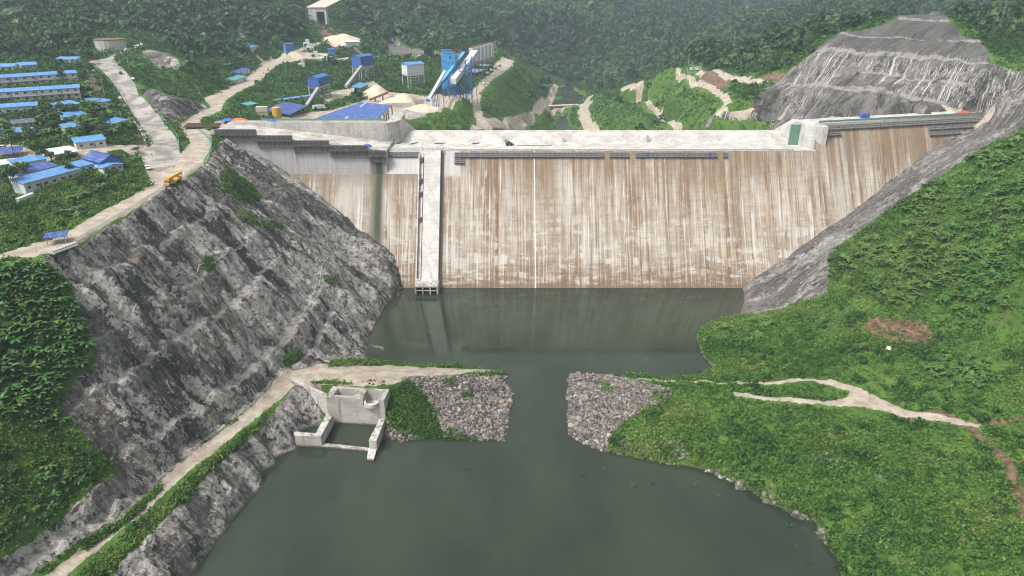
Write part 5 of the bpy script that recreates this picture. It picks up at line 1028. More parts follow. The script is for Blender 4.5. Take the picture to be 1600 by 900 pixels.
# tunnel portal high on the hill
q = hit(500, 37); t = thing('tunnel_portal', 'concrete portal with a dark arch high on the far hillside', 'portal', (q[0], q[1] - 8, q[2] + 3.5), -.05); s_ = Vector(q).length / FOC; W_, H_ = 25 * s_, 17 * s_
mb = MB(); mb.box((-W_ * .28, 3, H_ / 2 - 2), (W_ * .44, 8, H_ + 4)); mb.box((W_ * .46, 3, H_ / 2 - 2), (W_ * .1, 8, H_ + 4)); mb.box((W_ * .17, 3.05, H_ * .86), (W_ * .48, 7.9, H_ * .28)); mb.build('headwall', M_OLD, t)
mb = MB(); mb.box((W_ * .17, 5.5, H_ * .35 - 1), (W_ * .5, 1, H_ * .8)); mb.build('opening', M_VOID, t); mb = MB(); mb.prism([0] * 4, [(-W_ * .55, -2, H_ + .1), (W_ * .55, -2, H_ + .1), (W_ * .55, -2, H_ + 1), (-W_ * .55, -2, H_ + 1)], [(-W_ * .1, 40, H_ + 9), (W_ * 1.0, 40, H_ + 9), (W_ * 1.0, 40, H_ + 10), (-W_ * .1, 40, H_ + 10)]); mb.build('deck', R_TAN, t)
# low bridge over the river behind the dam
a, b = pz(853, 164.5, 8.2), pz(920, 162, 8.2); c, w, rz = frame_of(a, b); t = thing('river_bridge', 'low flat bridge crossing the small river behind the dam', 'bridge', (c.x, c.y, 7.4), rz); mb = MB(); mb.box((0, 0, 0), (w, 7, .9)); mb.build('deck', M_SAND, t)
for k in range(4): mb = MB(); mb.box((-w / 2 + (k + .8) * w / 4.6, 0, -2.8), (1.6, 6, 5)); mb.build('pier', M_OLD, t)
for k, (u, v) in enumerate([(957, 134), (965, 132.5), (973, 131.5)]):
    q = hit(u, v); t = thing('site_container', ['left', 'middle', 'right'][k] + ' pale blue container beside the sandy pad across the river', 'container', q, .2, 'containers on the sandy pad'); mb = MB(); mb.box((0, 0, 1.5), (8, 4, 3)); mb.build('body', M_BPAINT, t); mb = MB(); mb.box((0, -2.05, 1.4), (1.5, .1, 2)); mb.build('door', M_CLAD, t)
for k, (u, v) in enumerate([(1082, 110.5), (1091, 111)]):
    q = hit(u, v); t = thing('site_cabin', ['left', 'right'][k] + ' small white cabin on the bench road of the right hill', 'cabin', q, .1, 'white cabins on the bench'); mb = MB(); mb.box((0, 0, 1.3), (5.4, 3, 2.6)); mb.box((0, 0, 2.7), (5.8, 3.4, .2)); mb.build('body', M_CLAD, t); mb = MB(); mb.box((0, -1.55, 1.5), (1.2, .1, .9)); mb.build('window', M_GLASS, t)

# ------------------------------------------------------------------ vehicles
M_WHITE = plain('white_vehicle_paint', (.72, .72, .71), .3, .5, .12); M_DARKP = plain('dark_vehicle_paint', (.05, .055, .06), .3, .5, .1); M_SILV = plain('silver_vehicle_paint', (.45, .46, .47), .3, .5, .12); M_CRANE = plain('crane_yellow_paint', (.66, .34, .03), .4, .4, .25); M_LAMP = plain('lamp_glass', (.6, .55, .5), .2, .5, 0)
def car(label, loc, rz, paint, pickup=False, van=False, cat='car', name='car', group=None):
    t = thing(name, label, cat, loc, rz, group); L_ = 4.9
    prof = [(-2.4, .45), (2.35, .45), (2.45, .8), (2.35, 1.0), (1.2, 1.12), (.55, 1.72), (-.7, 1.75), (-.95, 1.1), (-2.42, 1.08)] if pickup else ([(-2.4, .4), (2.3, .4), (2.4, .9), (1.7, 1.15), (1.1, 1.95), (-2.3, 1.98), (-2.42, .9)] if van else [(-2.2, .4), (2.2, .4), (2.3, .75), (2.1, .95), (1.1, 1.05), (.4, 1.5), (-1.2, 1.52), (-2.0, 1.05), (-2.25, .9)])
    mb = MB(); mb.prism(prof, [(x, -.88, z) for x, z in prof], [(x, .88, z) for x, z in prof]); mb.build('body', paint, t)
    mb = MB(); x0, x1, z0, z1 = (-.72, .72, 1.15, 1.62) if pickup else ((-2.1, 1.2, 1.2, 1.8) if van else (-1.3, .6, 1.05, 1.42))
    for y in (-.9, .9): mb.box(((x0 + x1) / 2, y, (z0 + z1) / 2), (x1 - x0, .06, z1 - z0))
    mb.quad((x1 + .12, -.78, z1), (x1 + .62, -.8, z0 - .02), (x1 + .62, .8, z0 - .02), (x1 + .12, .78, z1)); mb.build('window', M_GLASS, t)
    for x in (-1.45, 1.5):
        for y in (-.82, .82): mb = MB(); wheel(mb, x, y, .36, .36, .24); mb.build('wheel', M_TYRE, t)
    for y in (-.6, .6): mb = MB(); mb.box((2.38, y, .78), (.1, .34, .16)); mb.build('headlight', M_LAMP, t)
    if pickup: mb = MB(); mb.box((-1.68, 0, 1.1), (1.3, 1.5, .06)); mb.build('bed', M_DARKP, t)
    return t
def truck(label, loc, rz, paint, load, kind='box', name='truck', group=None):
    t = thing(name, label, 'truck', loc, rz, group); mb = MB(); prof = [(2.4, .9), (4.2, .9), (4.25, 1.9), (4.0, 3.0), (2.4, 3.05)]; mb.prism(prof, [(x, -1.2, z) for x, z in prof], [(x, 1.2, z) for x, z in prof]); mb.build('cab', paint, t)
    mb = MB(); mb.box((4.2, 0, 2.4), (.12, 2.0, .8)); mb.box((3.3, -1.22, 2.4), (1, .06, .7)); mb.box((3.3, 1.22, 2.4), (1, .06, .7)); mb.build('windscreen', M_GLASS, t); mb = MB(); mb.box((-.4, 0, .95), (7.6, 1.0, .35)); mb.build('chassis', M_STEEL, t)
    mb = MB()
    if kind == 'tipper': mb.box((-1.3, 0, 1.3), (6.4, 2.4, .3)); mb.box((-1.3, -1.2, 2), (6.4, .12, 1.5)); mb.box((-1.3, 1.2, 2), (6.4, .12, 1.5)); mb.box((-4.5, 0, 2), (.12, 2.4, 1.5)); mb.box((1.85, 0, 2.1), (.12, 2.4, 1.7)); nm = 'tipper_body'
    elif kind == 'mixer': mb.tube([(-4.4, 0, 3.0), (-3.2, 0, 2.8), (-1, 0, 2.3), (1.4, 0, 2.1), (2.0, 0, 2.0)], 1.25, 12); nm = 'mixer_drum'
    else: mb.box((-1.3, 0, 2.3), (6.4, 2.4, 2.3)); nm = 'cargo_box'
    mb.build(nm, load, t)
    for x in (3.2, -2.2, -3.5):
        for y in (-1.0, 1.0): mb = MB(); wheel(mb, x, y, .5, .5, .35); mb.build('wheel', M_TYRE, t)
    return t
def head(u0, v0, u1, v1):
    a, b = hit(u0, v0), hit(u1, v1); return math.atan2(b[1] - a[1], b[0] - a[0])
car('white pickup parked on the road between the grass slope and the yellow crane', on(232, 265, .1), head(229, 255, 234, 268), M_WHITE, True, name='pickup', cat='pickup')
car('silver van parked in the yard by the dark blue hall', on(150, 252, .1), head(140, 252, 160, 251), M_SILV, van=True, name='van', cat='van')
car('white car in the yard just left of the light blue porch', on(153, 264, .1), head(152, 268, 154, 256), M_WHITE, name='car')
car('white van at the left edge behind the dark blue canopy', on(3, 234, .1), .15, M_WHITE, van=True, name='van', cat='van')
car('dark pickup driving on the concrete village road', on(189, 116, .15), head(192, 122, 184, 108), M_DARKP, True, name='pickup', cat='pickup')
car('small white pickup on the bend below the silos', on(756, 132, .1), head(750, 136, 762, 126), M_WHITE, True, name='pickup', cat='pickup')
car('white car parked at the roadside beside the village road', on(208, 125, .2), head(207, 122, 212, 130), M_WHITE, name='car')
car('silver car, first of three parked at the top left bend of the village road', on(140, 103, .1), 1.9, M_SILV, name='car')
car('dark car, second of three parked at the top left bend of the village road', on(143.5, 108, .1), 1.9, M_DARKP, name='car')
car('white van, third vehicle parked at the top left bend of the village road', on(147, 114, .1), 1.9, M_WHITE, van=True, name='van', cat='van')
car('grey car on the bench road of the far right hill', on(1175, 123, .1), .3, M_SILV, name='car')
truck('white tipper truck parked first by the round tank', on(203, 81, .1), head(212, 80, 198, 83), M_WHITE, M_CREAM, 'tipper', group='white trucks near the round tank')
truck('white mixer truck parked behind the tipper by the round tank', on(217, 77, .1), head(225, 75, 212, 78), M_WHITE, M_WHITE, 'mixer', group='white trucks near the round tank')
truck('grey truck on the haul road bend below the hill huts', on(401, 131, .1), head(398, 134, 404, 126), M_SILV, M_STEEL, 'tipper')
for k, (u, v) in enumerate([(762, 118), (768, 113), (774, 108), (780, 104)]): truck('white mixer truck parked along the silo road, number-free row, ' if False else ['nearest', 'second', 'third', 'farthest'][k] + ' white mixer truck in the row parked along the silo road', on(u, v, .1), head(760, 118, 785, 101), M_WHITE, M_SILV, 'mixer', group='mixer trucks along the silo road')
truck('white truck by the left end of the huge blue shed', on(499, 172, .1), .6, M_WHITE, M_CLAD, 'box')
# mobile crane on the cliff road
p0 = on(271, 288, .1); rz = head(258, 293, 286, 278); cr = thing('mobile_crane', 'yellow mobile crane with lowered boom parked on the cliff edge road', 'crane', p0, rz)
mb = MB(); mb.box((0, 0, 1.15), (11.6, 2.5, .7)); mb.box((5.0, 0, 1.6), (1.7, 2.5, .9)); mb.box((-5.4, 0, 1.6), (.8, 2.5, .6)); mb.build('chassis', M_CRANE, cr)
mb = MB(); prof = [(4.1, 1.5), (5.9, 1.5), (5.95, 2.2), (5.5, 3.0), (4.2, 3.0)]; mb.prism(prof, [(x, .1, z) for x, z in prof], [(x, 1.25, z) for x, z in prof]); dc = mb.build('driver_cab', M_CRANE, cr); mb = MB(); mb.quad((5.98, .2, 2.2), (5.98, 1.15, 2.2), (5.55, 1.15, 2.95), (5.55, .2, 2.95)); mb.box((4.9, 1.27, 2.5), (.9, .05, .6)); mb.build('window', M_GLASS, dc)
mb = MB(); mb.box((-2.2, 0, 2.0), (3.6, 2.3, 1.0)); mb.build('turntable', M_CRANE, cr); mb = MB(); mb.box((-4.4, 0, 2.1), (1.2, 2.4, 1.2)); mb.build('counterweight', M_STEEL, cr)
mb = MB(); mb.box((-1.4, 1.05, 2.9), (1.6, .9, 1.5), taper=.85); oc = mb.build('operator_cab', M_CRANE, cr); mb = MB(); mb.box((-1.0, 1.06, 3.05), (1.0, .86, .75)); mb.build('window', M_GLASS, oc)
mb = MB(); beam(mb, (-4.2, -.35, 3.2), (6.0, -.35, 3.35), .95, 1.0); beam(mb, (5.8, -.35, 3.35), (7.6, -.35, 3.38), .7, .75); mb.box((7.6, -.35, 3.1), (.5, .6, 1.0)); mb.build('boom', M_CRANE, cr); mb = MB(); mb.tube([(7.7, -.35, 2.7), (6.2, -.35, 1.9)], .1, 5); mb.box((7.7, -.35, 2.5), (.3, .3, .6)); mb.build('hook_block', M_DARKP, cr)
for x in (-4.2, -2.8, 2.4, 3.9):
    for y in (-1.05, 1.05): mb = MB(); wheel(mb, x, y, .62, .62, .45); mb.build('wheel', M_TYRE, cr)
for x in (-5.0, 1.0):
    for y in (-1.4, 1.4): mb = MB(); mb.box((x, y, .95), (.4, .5, .9)); mb.build('outrigger', M_DARKP, cr)
def bike(label, loc, rz):
    t = thing('motorcycle', label, 'motorcycle', loc, rz, 'motorcycles parked at the road junction'); mb = MB(); mb.tube([(-.5, 0, .6), (.1, 0, .75), (.55, 0, .9)], .1, 6); mb.box((0, 0, .45), (.5, .3, .4)); mb.build('frame', M_DARKP, t); mb = MB(); mb.box((-.35, 0, .82), (.7, .28, .12)); mb.build('seat', M_TYRE, t); mb = MB(); mb.tube([(.5, -.35, 1.05), (.55, 0, 1.0), (.5, .35, 1.05)], .03, 5); mb.build('handlebar', M_STEEL2, t)
    for x in (-.65, .65): mb = MB(); wheel(mb, x, 0, .3, .3, .1); mb.build('wheel', M_TYRE, t)
for k, (u, v) in enumerate([(196, 228), (200, 227), (216, 229), (221, 229)]): bike(['leftmost', 'second from the left', 'third from the left', 'rightmost'][k] + ' motorcycle parked on the dirt verge at the road junction', on(u, v, .05), 1.2 + .3 * k)
# a walker on the road
def person(label, loc, rz, shirt, trousers):
    me = bpy.data.meshes.new('person'); J = [(0, 0, .95), (0, 0, 1.2), (0, .01, 1.45), (0, .02, 1.54), (0, .03, 1.66), (0, .02, 1.76), (.1, 0, .9), (.12, .14, .5), (.12, .02, .08), (.12, .16, .03), (-.1, 0, .9), (-.12, -.1, .5), (-.12, -.3, .1), (-.12, -.18, .03), (.2, 0, 1.42), (.27, -.05, 1.15), (.27, .08, .9), (.27, .12, .8), (-.2, 0, 1.42), (-.27, .04, 1.15), (-.27, .16, .92), (-.27, .2, .82)]
    E = [(0, 1), (1, 2), (2, 3), (3, 4), (4, 5), (0, 6), (6, 7), (7, 8), (8, 9), (0, 10), (10, 11), (11, 12), (12, 13), (2, 14), (14, 15), (15, 16), (16, 17), (2, 18), (18, 19), (19, 20), (20, 21)]
    R = [.15, .14, .15, .06, .1, .08, .1, .07, .045, .04, .1, .07, .045, .04, .07, .05, .04, .035, .07, .05, .04, .035]
    me.from_pydata(J, E, []); o = bpy.data.objects.new('person', me); COL.objects.link(o); o.location = loc; o.rotation_euler = (0, 0, rz)
    sk = o.modifiers.new('skin', 'SKIN'); ly = me.skin_vertices[0] if me.skin_vertices else None
    if ly is None: bm_ = None; me.attributes
    for i, r in enumerate(R): ly.data[i].radius = (r, r * .8)
    ly.data[0].use_root = True; o.modifiers.new('round', 'SUBSURF').render_levels = 1
    t = NT('person_clothing', .8, .2); z = t.xyz(t.obj())[2]; a = t.mix(t.step(z, .93, .95), trousers, shirt); a = t.mix(t.step(z, 1.5, 1.52), a, (.25, .15, .1)); a = t.mix(t.step(z, 1.7, 1.71), a, (.02, .015, .012)); me.materials.append(t.col(a)); return tag(o, label, 'person')
try: person('person in dark clothes walking across the wide road junction', on(238, 245, .02), 1.0, (.03, .035, .05), (.05, .05, .06))
except Exception as e: print('PERSON', e)

# ------------------------------------------------------------------ poles, pipes, rails, hoses
def pole(label, base, top, group='utility poles'):
    q = hit(*base); a, b, c = ray(*top); h = CAM_H + c * q[1] / b - q[2]; t = thing('utility_pole', label, 'pole', q, 0, group); r = .16 if q[1] < 600 else .22
    mb = MB(); mb.tube([(0, 0, -1), (0, 0, h)], r, 8, r2=r * .65); mb.build('shaft', plain('weathered_pole', (.36, .35, .33), .8, .2, .3) if 'weathered_pole' not in bpy.data.materials else bpy.data.materials['weathered_pole'], t); mb = MB(); mb.box((0, 0, h - .7), (2.2, .14, .16)); mb.box((0, 0, h - 1.6), (1.4, .12, .14)); mb.build('crossarm', M_STEEL2, t)
for lb, b, tp in (('utility pole beside the round white tank', (164, 90), (161, 68)), ('utility pole on the grass bank right of the village road', (204, 117), (200, 94)), ('tall utility pole on the brown bank left of the village road', (165, 154), (157, 122)), ('utility pole among the lower banana trees by the road', (191, 192), (187, 173)), ('tall pale pole on the green spur above the river pad', (1012, 172), (1015, 133)), ('tall pale pole at the bench road bend of the right hill', (1073, 124), (1077, 84)), ('pale pole on the bushy ridge left of the excavated hill', (1145, 82), (1149, 49)), ('pole on the skyline ridge near the top of the excavated hill', (1309, 40), (1311, 14)), ('pale pole behind the trees on the crest of the excavated hill', (1386, 24), (1391, -4)), ('pale pole on the far right green slope behind the excavated hill', (1560, 50), (1568, 0))): pole(lb, b, tp)
def rail(label, pts, h, mat, name='guard_rail', posts=4.0, bars=(.45, .95), cat='guard rail', r=.07):
    P_ = []
    for a, b in zip(pts, pts[1:]):
        n = max(1, int(math.dist(a[:2], b[:2]) / posts))
        for i in range(n): f = i / n; x, y = a[0] + (b[0] - a[0]) * f, a[1] + (b[1] - a[1]) * f; P_.append((x, y, float(gz(x, y))))
    P_.append((pts[-1][0], pts[-1][1], float(gz(pts[-1][0], pts[-1][1])))); t = thing(name, label, cat, P_[0]); o = Vector(P_[0]); Q = [Vector(p) - o for p in P_]
    for k in bars: mb = MB(); mb.tube([q + Vector((0, 0, h * k)) for q in Q], r, 5); mb.build('bar', mat, t)
    for q in Q[:100]: mb = MB(); mb.box((q.x, q.y, q.z + h * .5 - .2), (.13, .13, h + .4)); mb.build('post', mat, t)
    return t
hp = lambda *s: [hit(*p) for p in s]
rail('long grey guard rail along the cliff edge of the access road', hp((116, 381), (200, 330), (291, 275), (318, 256)), 1.1, M_OLD, r=.13)
rail('green railing round the outer bend of the access road by the dam', hp((319, 255), (327, 243), (332, 228), (322, 213), (311, 205)), 1.4, plain('green_rail_paint', (.05, .27, .17), .5, .4), r=.13, bars=(.4, .7, 1))
rail('green railing on the right edge of the village road', hp((252, 184), (266, 199), (279, 217), (281, 240)), 1.4, bpy.data.materials['green_rail_paint'], r=.13, bars=(.4, .7, 1))
rail('grey railing on the left edge of the upper village road', hp((168, 117), (190, 149), (203, 171)), 1.1, M_STEEL2)
def draped(label, pts, r, mat, name, cat, dz=.25, step=2.5, group=None):
    Q = []
    for a, b in zip(pts, pts[1:]):
        n = max(1, int(math.dist(a[:2], b[:2]) / step))
        for i in range(n): f = i / n; x, y = a[0] + (b[0] - a[0]) * f, a[1] + (b[1] - a[1]) * f; Q.append((x, y, float(gz(x, y)) + dz))
    Q.append((pts[-1][0], pts[-1][1], float(gz(pts[-1][0], pts[-1][1])) + dz)); o0 = Vector(Q[0]); mb = MB(); mb.tube([Vector(q) - o0 for q in Q], r, 6); o = mb.build(name, mat, None, True); o.location = o0; return tag(o, label, cat, group)
M_PIPE = plain('pale_pipe', (.5, .49, .47), .5, .4, .3)
for k, d in enumerate((0, 4, 8)): draped(['outer', 'middle', 'inner'][k] + ' pale pipe of the three running down beside the village road', hp((188 - d * .5, 152), (203 - d * .5, 178), (222 - d * .4, 204), (238 - d, 226)), .35, M_PIPE, 'pipeline', 'pipe', .3, group='pipes beside the village road')
draped('white hose sagging across the upper rock face toward the green tuft', hp((272, 437), (290, 432), (312, 418), (345, 405), (388, 380)), .12, M_PIPE, 'white_hose', 'hose', .5)
draped('white hose on the dark rock nose near the dam', hp((470, 500), (500, 440), (530, 400), (560, 378)), .11, M_PIPE, 'white_hose', 'hose', .5)
q = hit(100, 392); t = thing('pipe_stack', 'stack of long grey pipes at the cliff edge below the roadside shelter', 'pipe stack', (q[0], q[1], q[2] + .1), head(86, 400, 112, 386))
for i in range(6): mb = MB(); mb.tube([(-4.5, -1.2 + (i % 4) * .8 + (i // 4) * .4, .35 + .6 * (i // 4)), (4.5, -1.2 + (i % 4) * .8 + (i // 4) * .4, .35 + .6 * (i // 4))], .36, 8); mb.build('pipe', M_PIPE, t)
# ------------------------------------------------------------------ vegetation
def leaf_material(name, cols, rough=.55, trans=.25):
    t = NT(name, rough, .25); f = t.attr('tint'); r = t.n('ValToRGB'); t.set(r.inputs[0], f); el = r.color_ramp.elements
    while len(el) < len(cols): el.new(.5)
    for i, c in enumerate(cols): el[i].position = i / (len(cols) - 1); el[i].color = (*c, 1)
    oi = t.n('ObjectInfo').outputs['Random']; a = t.mix(t.math('MULTIPLY', t.step(oi, .35, 1.0), .6), r.outputs[0], t.mix(.65, r.outputs[0], cols[0])); a = t.mix(t.math('MULTIPLY', t.step(oi, .3, 0.0), .5), a, tuple(min(1, q * k) for q, k in zip(cols[-1], (1.15, 1.0, .8))))
    t.set(t.b.inputs['Base Color'], a); tr = t.n('BsdfTranslucent'); t.set(tr.inputs[0], a); mx = t.n('MixShader'); mx.inputs[0].default_value = trans
    t.t.links.new(t.b.outputs[0], mx.inputs[1]); t.t.links.new(tr.outputs[0], mx.inputs[2]); t.t.links.new(mx.outputs[0], t.out.inputs[0]); return t.mat
L_TREE = leaf_material('tree_leaf', [(.018, .054, .013), (.038, .094, .021), (.058, .128, .028), (.1, .168, .038)])
L_FOREST = leaf_material('forest_leaf', [(.015, .048, .016), (.038, .095, .028), (.066, .138, .038), (.115, .19, .052)])
L_BUSH = leaf_material('bush_leaf', [(.02, .062, .014), (.038, .1, .02), (.058, .14, .026), (.1, .185, .036)])
L_GRASS = leaf_material('grass_blade', [(.038, .094, .016), (.068, .146, .024), (.1, .188, .034), (.185, .23, .062)])
L_BAN = leaf_material('banana_leaf', [(.025, .075, .018), (.042, .118, .028), (.064, .158, .038), (.125, .215, .06)], .4)
M_BARK = plain('tree_bark', (.13, .105, .08), .9, .1, .4); M_PSTEM = plain('banana_stem', (.13, .15, .06), .8, .2, .4)

def quads(C, N, size, aspect=1.0, rng=RNG):
    """leaf quads centred at C facing N"""
    n = len(C); N = N / np.maximum(np.linalg.norm(N, axis=1, keepdims=True), 1e-6); R = rng.normal(size=(n, 3)); U = np.cross(N, R); U /= np.maximum(np.linalg.norm(U, axis=1, keepdims=True), 1e-6); V = np.cross(N, U)
    s = (np.broadcast_to(size, (n,)) * .5)[:, None]; U = U * s * aspect; V = V * s; bend = N * s * .25
    return np.stack([C - U - bend * .5, C - V * .8 + bend * .4, C + U - bend * .5, C + V * .8 + bend * .4], 1).reshape(-1, 3)
def quad_faces(n): return np.arange(n * 4).reshape(-1, 4)
def crown_cloud(n, rx, rz, lobes, rng, flat=.75):
    """leaf clump centres and outward directions spread through an uneven crown"""
    L_ = rng.normal(size=(lobes, 3)); L_ /= np.linalg.norm(L_, axis=1, keepdims=True); L_ *= rng.uniform(.35, .75, (lobes, 1)); L_[:, 2] = np.abs(L_[:, 2]) * .9 - .15; lr = rng.uniform(.32, .55, lobes)
    k = rng.integers(0, lobes, n); d = rng.normal(size=(n, 3)); d /= np.linalg.norm(d, axis=1, keepdims=True); d[:, 2] = np.where(d[:, 2] < -.35, -d[:, 2], d[:, 2]); rad = lr[k] * rng.uniform(.45, 1.05, n) ** .6
    P = L_[k] + d * rad[:, None]; P = P * np.array([rx, rx, rz]); return P, d + rng.normal(size=(n, 3)) * .55 + np.array([0, 0, .35])
def crown_mesh(name, n, rx, rz, lobes, leaf, mat, seed):
    rng = np.random.default_rng(seed); P, N = crown_cloud(n, rx, rz, lobes, rng); V = quads(P, N, rng.uniform(.7, 1.3, n) * leaf, 1.25, rng); tint = np.repeat(np.clip(rng.normal(.45, .2, n) + (vnoise(P[:, 0] * .5, P[:, 2] * .5, seed) - .5) * .5, 0, 1), 4)
    return np_mesh(name, V, quad_faces(n), mat, {'tint': tint})
IN_VIEW_M = 1.16
def visible(x, y, z, m=IN_VIEW_M):
    """inside the photographed field with a margin, and not buried behind a nearer slope"""
    rx, ry, rz = x, y, z - CAM_H; d = ry * CP - rz * SP; up_ = ry * SP + rz * CP; d = np.maximum(d, 1e-3)
    return (np.abs(rx / d * FOC) < 800 * (m + .3)) & (up_ / d * FOC < 450 * m + 20) & (up_ / d * FOC > -450 * m) & (d > 50)
def clear_sight(x, y, z, lift=3.0, n=48):
    ok = np.ones(len(x), bool); f = np.linspace(.35, .985, n)
    for k in f: ok &= (CAM_H + (z + lift - CAM_H) * k) > gz(x * k, y * k) - 1.0
    return ok
def dam_hidden(x, y, z): return (y > 425) & (x > -75) & (x < 175) & (z < CAM_H + (67 - CAM_H) * y / 430 - 6)
for _g in (NEAR, FAR): _g.B = {k: blur(_g.M[k].astype(float), 3 if _g is NEAR else 1.3) for k in _g.M}
def green_at(g, x, y, wide=False):
    bad = sum(g.sample(x, y, g.B[k] if wide else g.A[k]) for k in ('rock', 'sand', 'road', 'gravel')) + .55 * g.sample(x, y, g.A['soil']); h = g.sample(x, y); return np.clip(1 - bad * 1.6, 0, 1) * (h > np.where(y > 500, 5.6, .25))
FOOT = []
for o in list(COL.objects):
    if o.parent is None and o.type == 'EMPTY' and o.get('category') not in (None, 'dam', 'conveyor', 'fence', 'guard rail', 'pole', 'inlet'):
        ch = [c for c in o.children if c.type == 'MESH']
        if ch:
            co = np.concatenate([np.array([v.co[:] for v in c.data.vertices])[:, :2] for c in ch]); FOOT.append((o.location.x, o.location.y, o.rotation_euler.z, co.min(0) - .8, co.max(0) + .8))
_bs = np.array(c4); FOOT.append((0, 0, 0, _bs.min(0)[:2], _bs.max(0)[:2]))
def off_buildings(x, y):
    ok = np.ones(len(x), bool)
    for bx, by, rz, lo, hi in FOOT:
        c, s = math.cos(-rz), math.sin(-rz); u = (x - bx) * c - (y - by) * s; v = (x - bx) * s + (y - by) * c; ok &= ~((u > lo[0]) & (u < hi[0]) & (v > lo[1]) & (v < hi[1]))
    return ok
def scatter(n, box, weight, rng, lift=3.0, sight=True):
    x = rng.uniform(box[0], box[1], n); y = rng.uniform(box[2], box[3], n); z = gz(x, y); k = visible(x, y, z); x, y, z = x[k], y[k], z[k]
    g = np.where(NEAR.inside(x, y), green_at(NEAR, x, y, lift > 2), green_at(FAR, x, y, lift > 2)); k = (rng.random(len(x)) < g * weight(x, y, z)) & ~dam_hidden(x, y, z); x, y, z = x[k], y[k], z[k]
    for s_ in ((4, 8, 12, 16) if lift > 2 else (1.8,)):
        xx, yy = x * (1 + s_ / y), y + s_; bd_ = np.where(NEAR.inside(xx, yy), NEAR.sample(xx, yy, NEAR.A['sand']) + NEAR.sample(xx, yy, NEAR.A['road']), np.where(yy > 420, FAR.sample(xx, yy, FAR.A['sand']), 0)); k = bd_ < .3; x, y, z = x[k], y[k], z[k]
    k = off_buildings(x, y) & ~((x > -170) & (x < 292) & (y > 395) & (y < 428 + np.maximum(0, x - 177) * .18)); x, y, z = x[k], y[k], z[k]
    if sight: k = clear_sight(x, y, z, lift); x, y, z = x[k], y[k], z[k]
    return np.stack([x, y, z], 1)
def pix(P):
    d = P[:, 1] * CP - (P[:, 2] - CAM_H) * SP; return np.stack([800 + P[:, 0] / d * FOC, 450 - (P[:, 1] * SP + (P[:, 2] - CAM_H) * CP) / d * FOC], 1), d
def in_poly(uv, poly):
    x, y = uv[:, 0], uv[:, 1]; ins = np.zeros(len(x), bool)
    for i in range(len(poly)):
        (x0, y0), (x1, y1) = poly[i - 1], poly[i]
        if y0 != y1: ins ^= ((y0 > y) != (y1 > y)) & (x < (x1 - x0) * (y - y0) / (y1 - y0) + x0)
    return ins
RVEG = np.random.default_rng(11)
# ground cover near the reservoir, one mass nobody could count
def clump_field(name, P, k, size, height, mat, label_kind='stuff', tintf=None, up=.55, rng=RVEG, aspect=1.0, spread=1.0):
    n = len(P); s = np.broadcast_to(size, (n,)); C = np.repeat(P, k, 0) + rng.normal(size=(n * k, 3)) * np.repeat(s, k)[:, None] * np.array([.38, .38, .16]) * spread; C[:, 2] += np.repeat(np.broadcast_to(height, (n,)), k) * rng.uniform(.1, 1, n * k)
    N = rng.normal(size=(n * k, 3)); N[:, 2] += up; V = quads(C, N, np.repeat(s, k) * rng.uniform(.5, 1.1, n * k) * .62, aspect, rng)
    t0 = rng.random(n) * .3 + .75 * vnoise(P[:, 0] / 17, P[:, 1] / 17, 5) + .3 * vnoise(P[:, 0] / 5, P[:, 1] / 5, 6) - .15 if tintf is None else tintf
    tint = np.clip(np.repeat(t0, k) + rng.normal(0, .12, n * k), 0, 1); o = link(name, np_mesh(name, V, quad_faces(n * k), mat, {'tint': np.repeat(tint, 4)})); return tag(o, kind=label_kind)
P = scatter(390000, (-300, 440, 95, 430), lambda x, y, z: np.where((y < 385) | (x < -150), .95, .7) * (.35 + .65 * smooth(.34, .5, vnoise(x / 16, y / 16, 55) * .6 + vnoise(x / 5, y / 5, 56) * .4)), RVEG, 1.2)
P = P[RVEG.permutation(len(P))[:88000]]
hgt = .3 + 1.1 * vnoise(P[:, 0] / 6, P[:, 1] / 6, 9) ** 2 + .5 * vnoise(P[:, 0] / 23, P[:, 1] / 23, 10)
clump_field('grass_cover', P, 6, 1.0 + .7 * RVEG.random(len(P)), hgt, L_GRASS, aspect=1.3)
_w = scatter(200000, (-230, 345, 95, 400), lambda x, y, z: smooth(.5, .66, vnoise(x / 9, y / 9, 88) * .6 + vnoise(x / 3, y / 3, 89) * .4), RVEG, 1.2); _w = _w[RVEG.permutation(len(_w))[:9000]]
clump_field('tall_weeds', _w, 12, 1.3 + 1.1 * RVEG.random(len(_w)), .9 + 1.2 * RVEG.random(len(_w)), L_BUSH, tintf=np.clip(vnoise(_w[:, 0] / 11, _w[:, 1] / 11, 90) * 1.1 - .05, 0, 1))
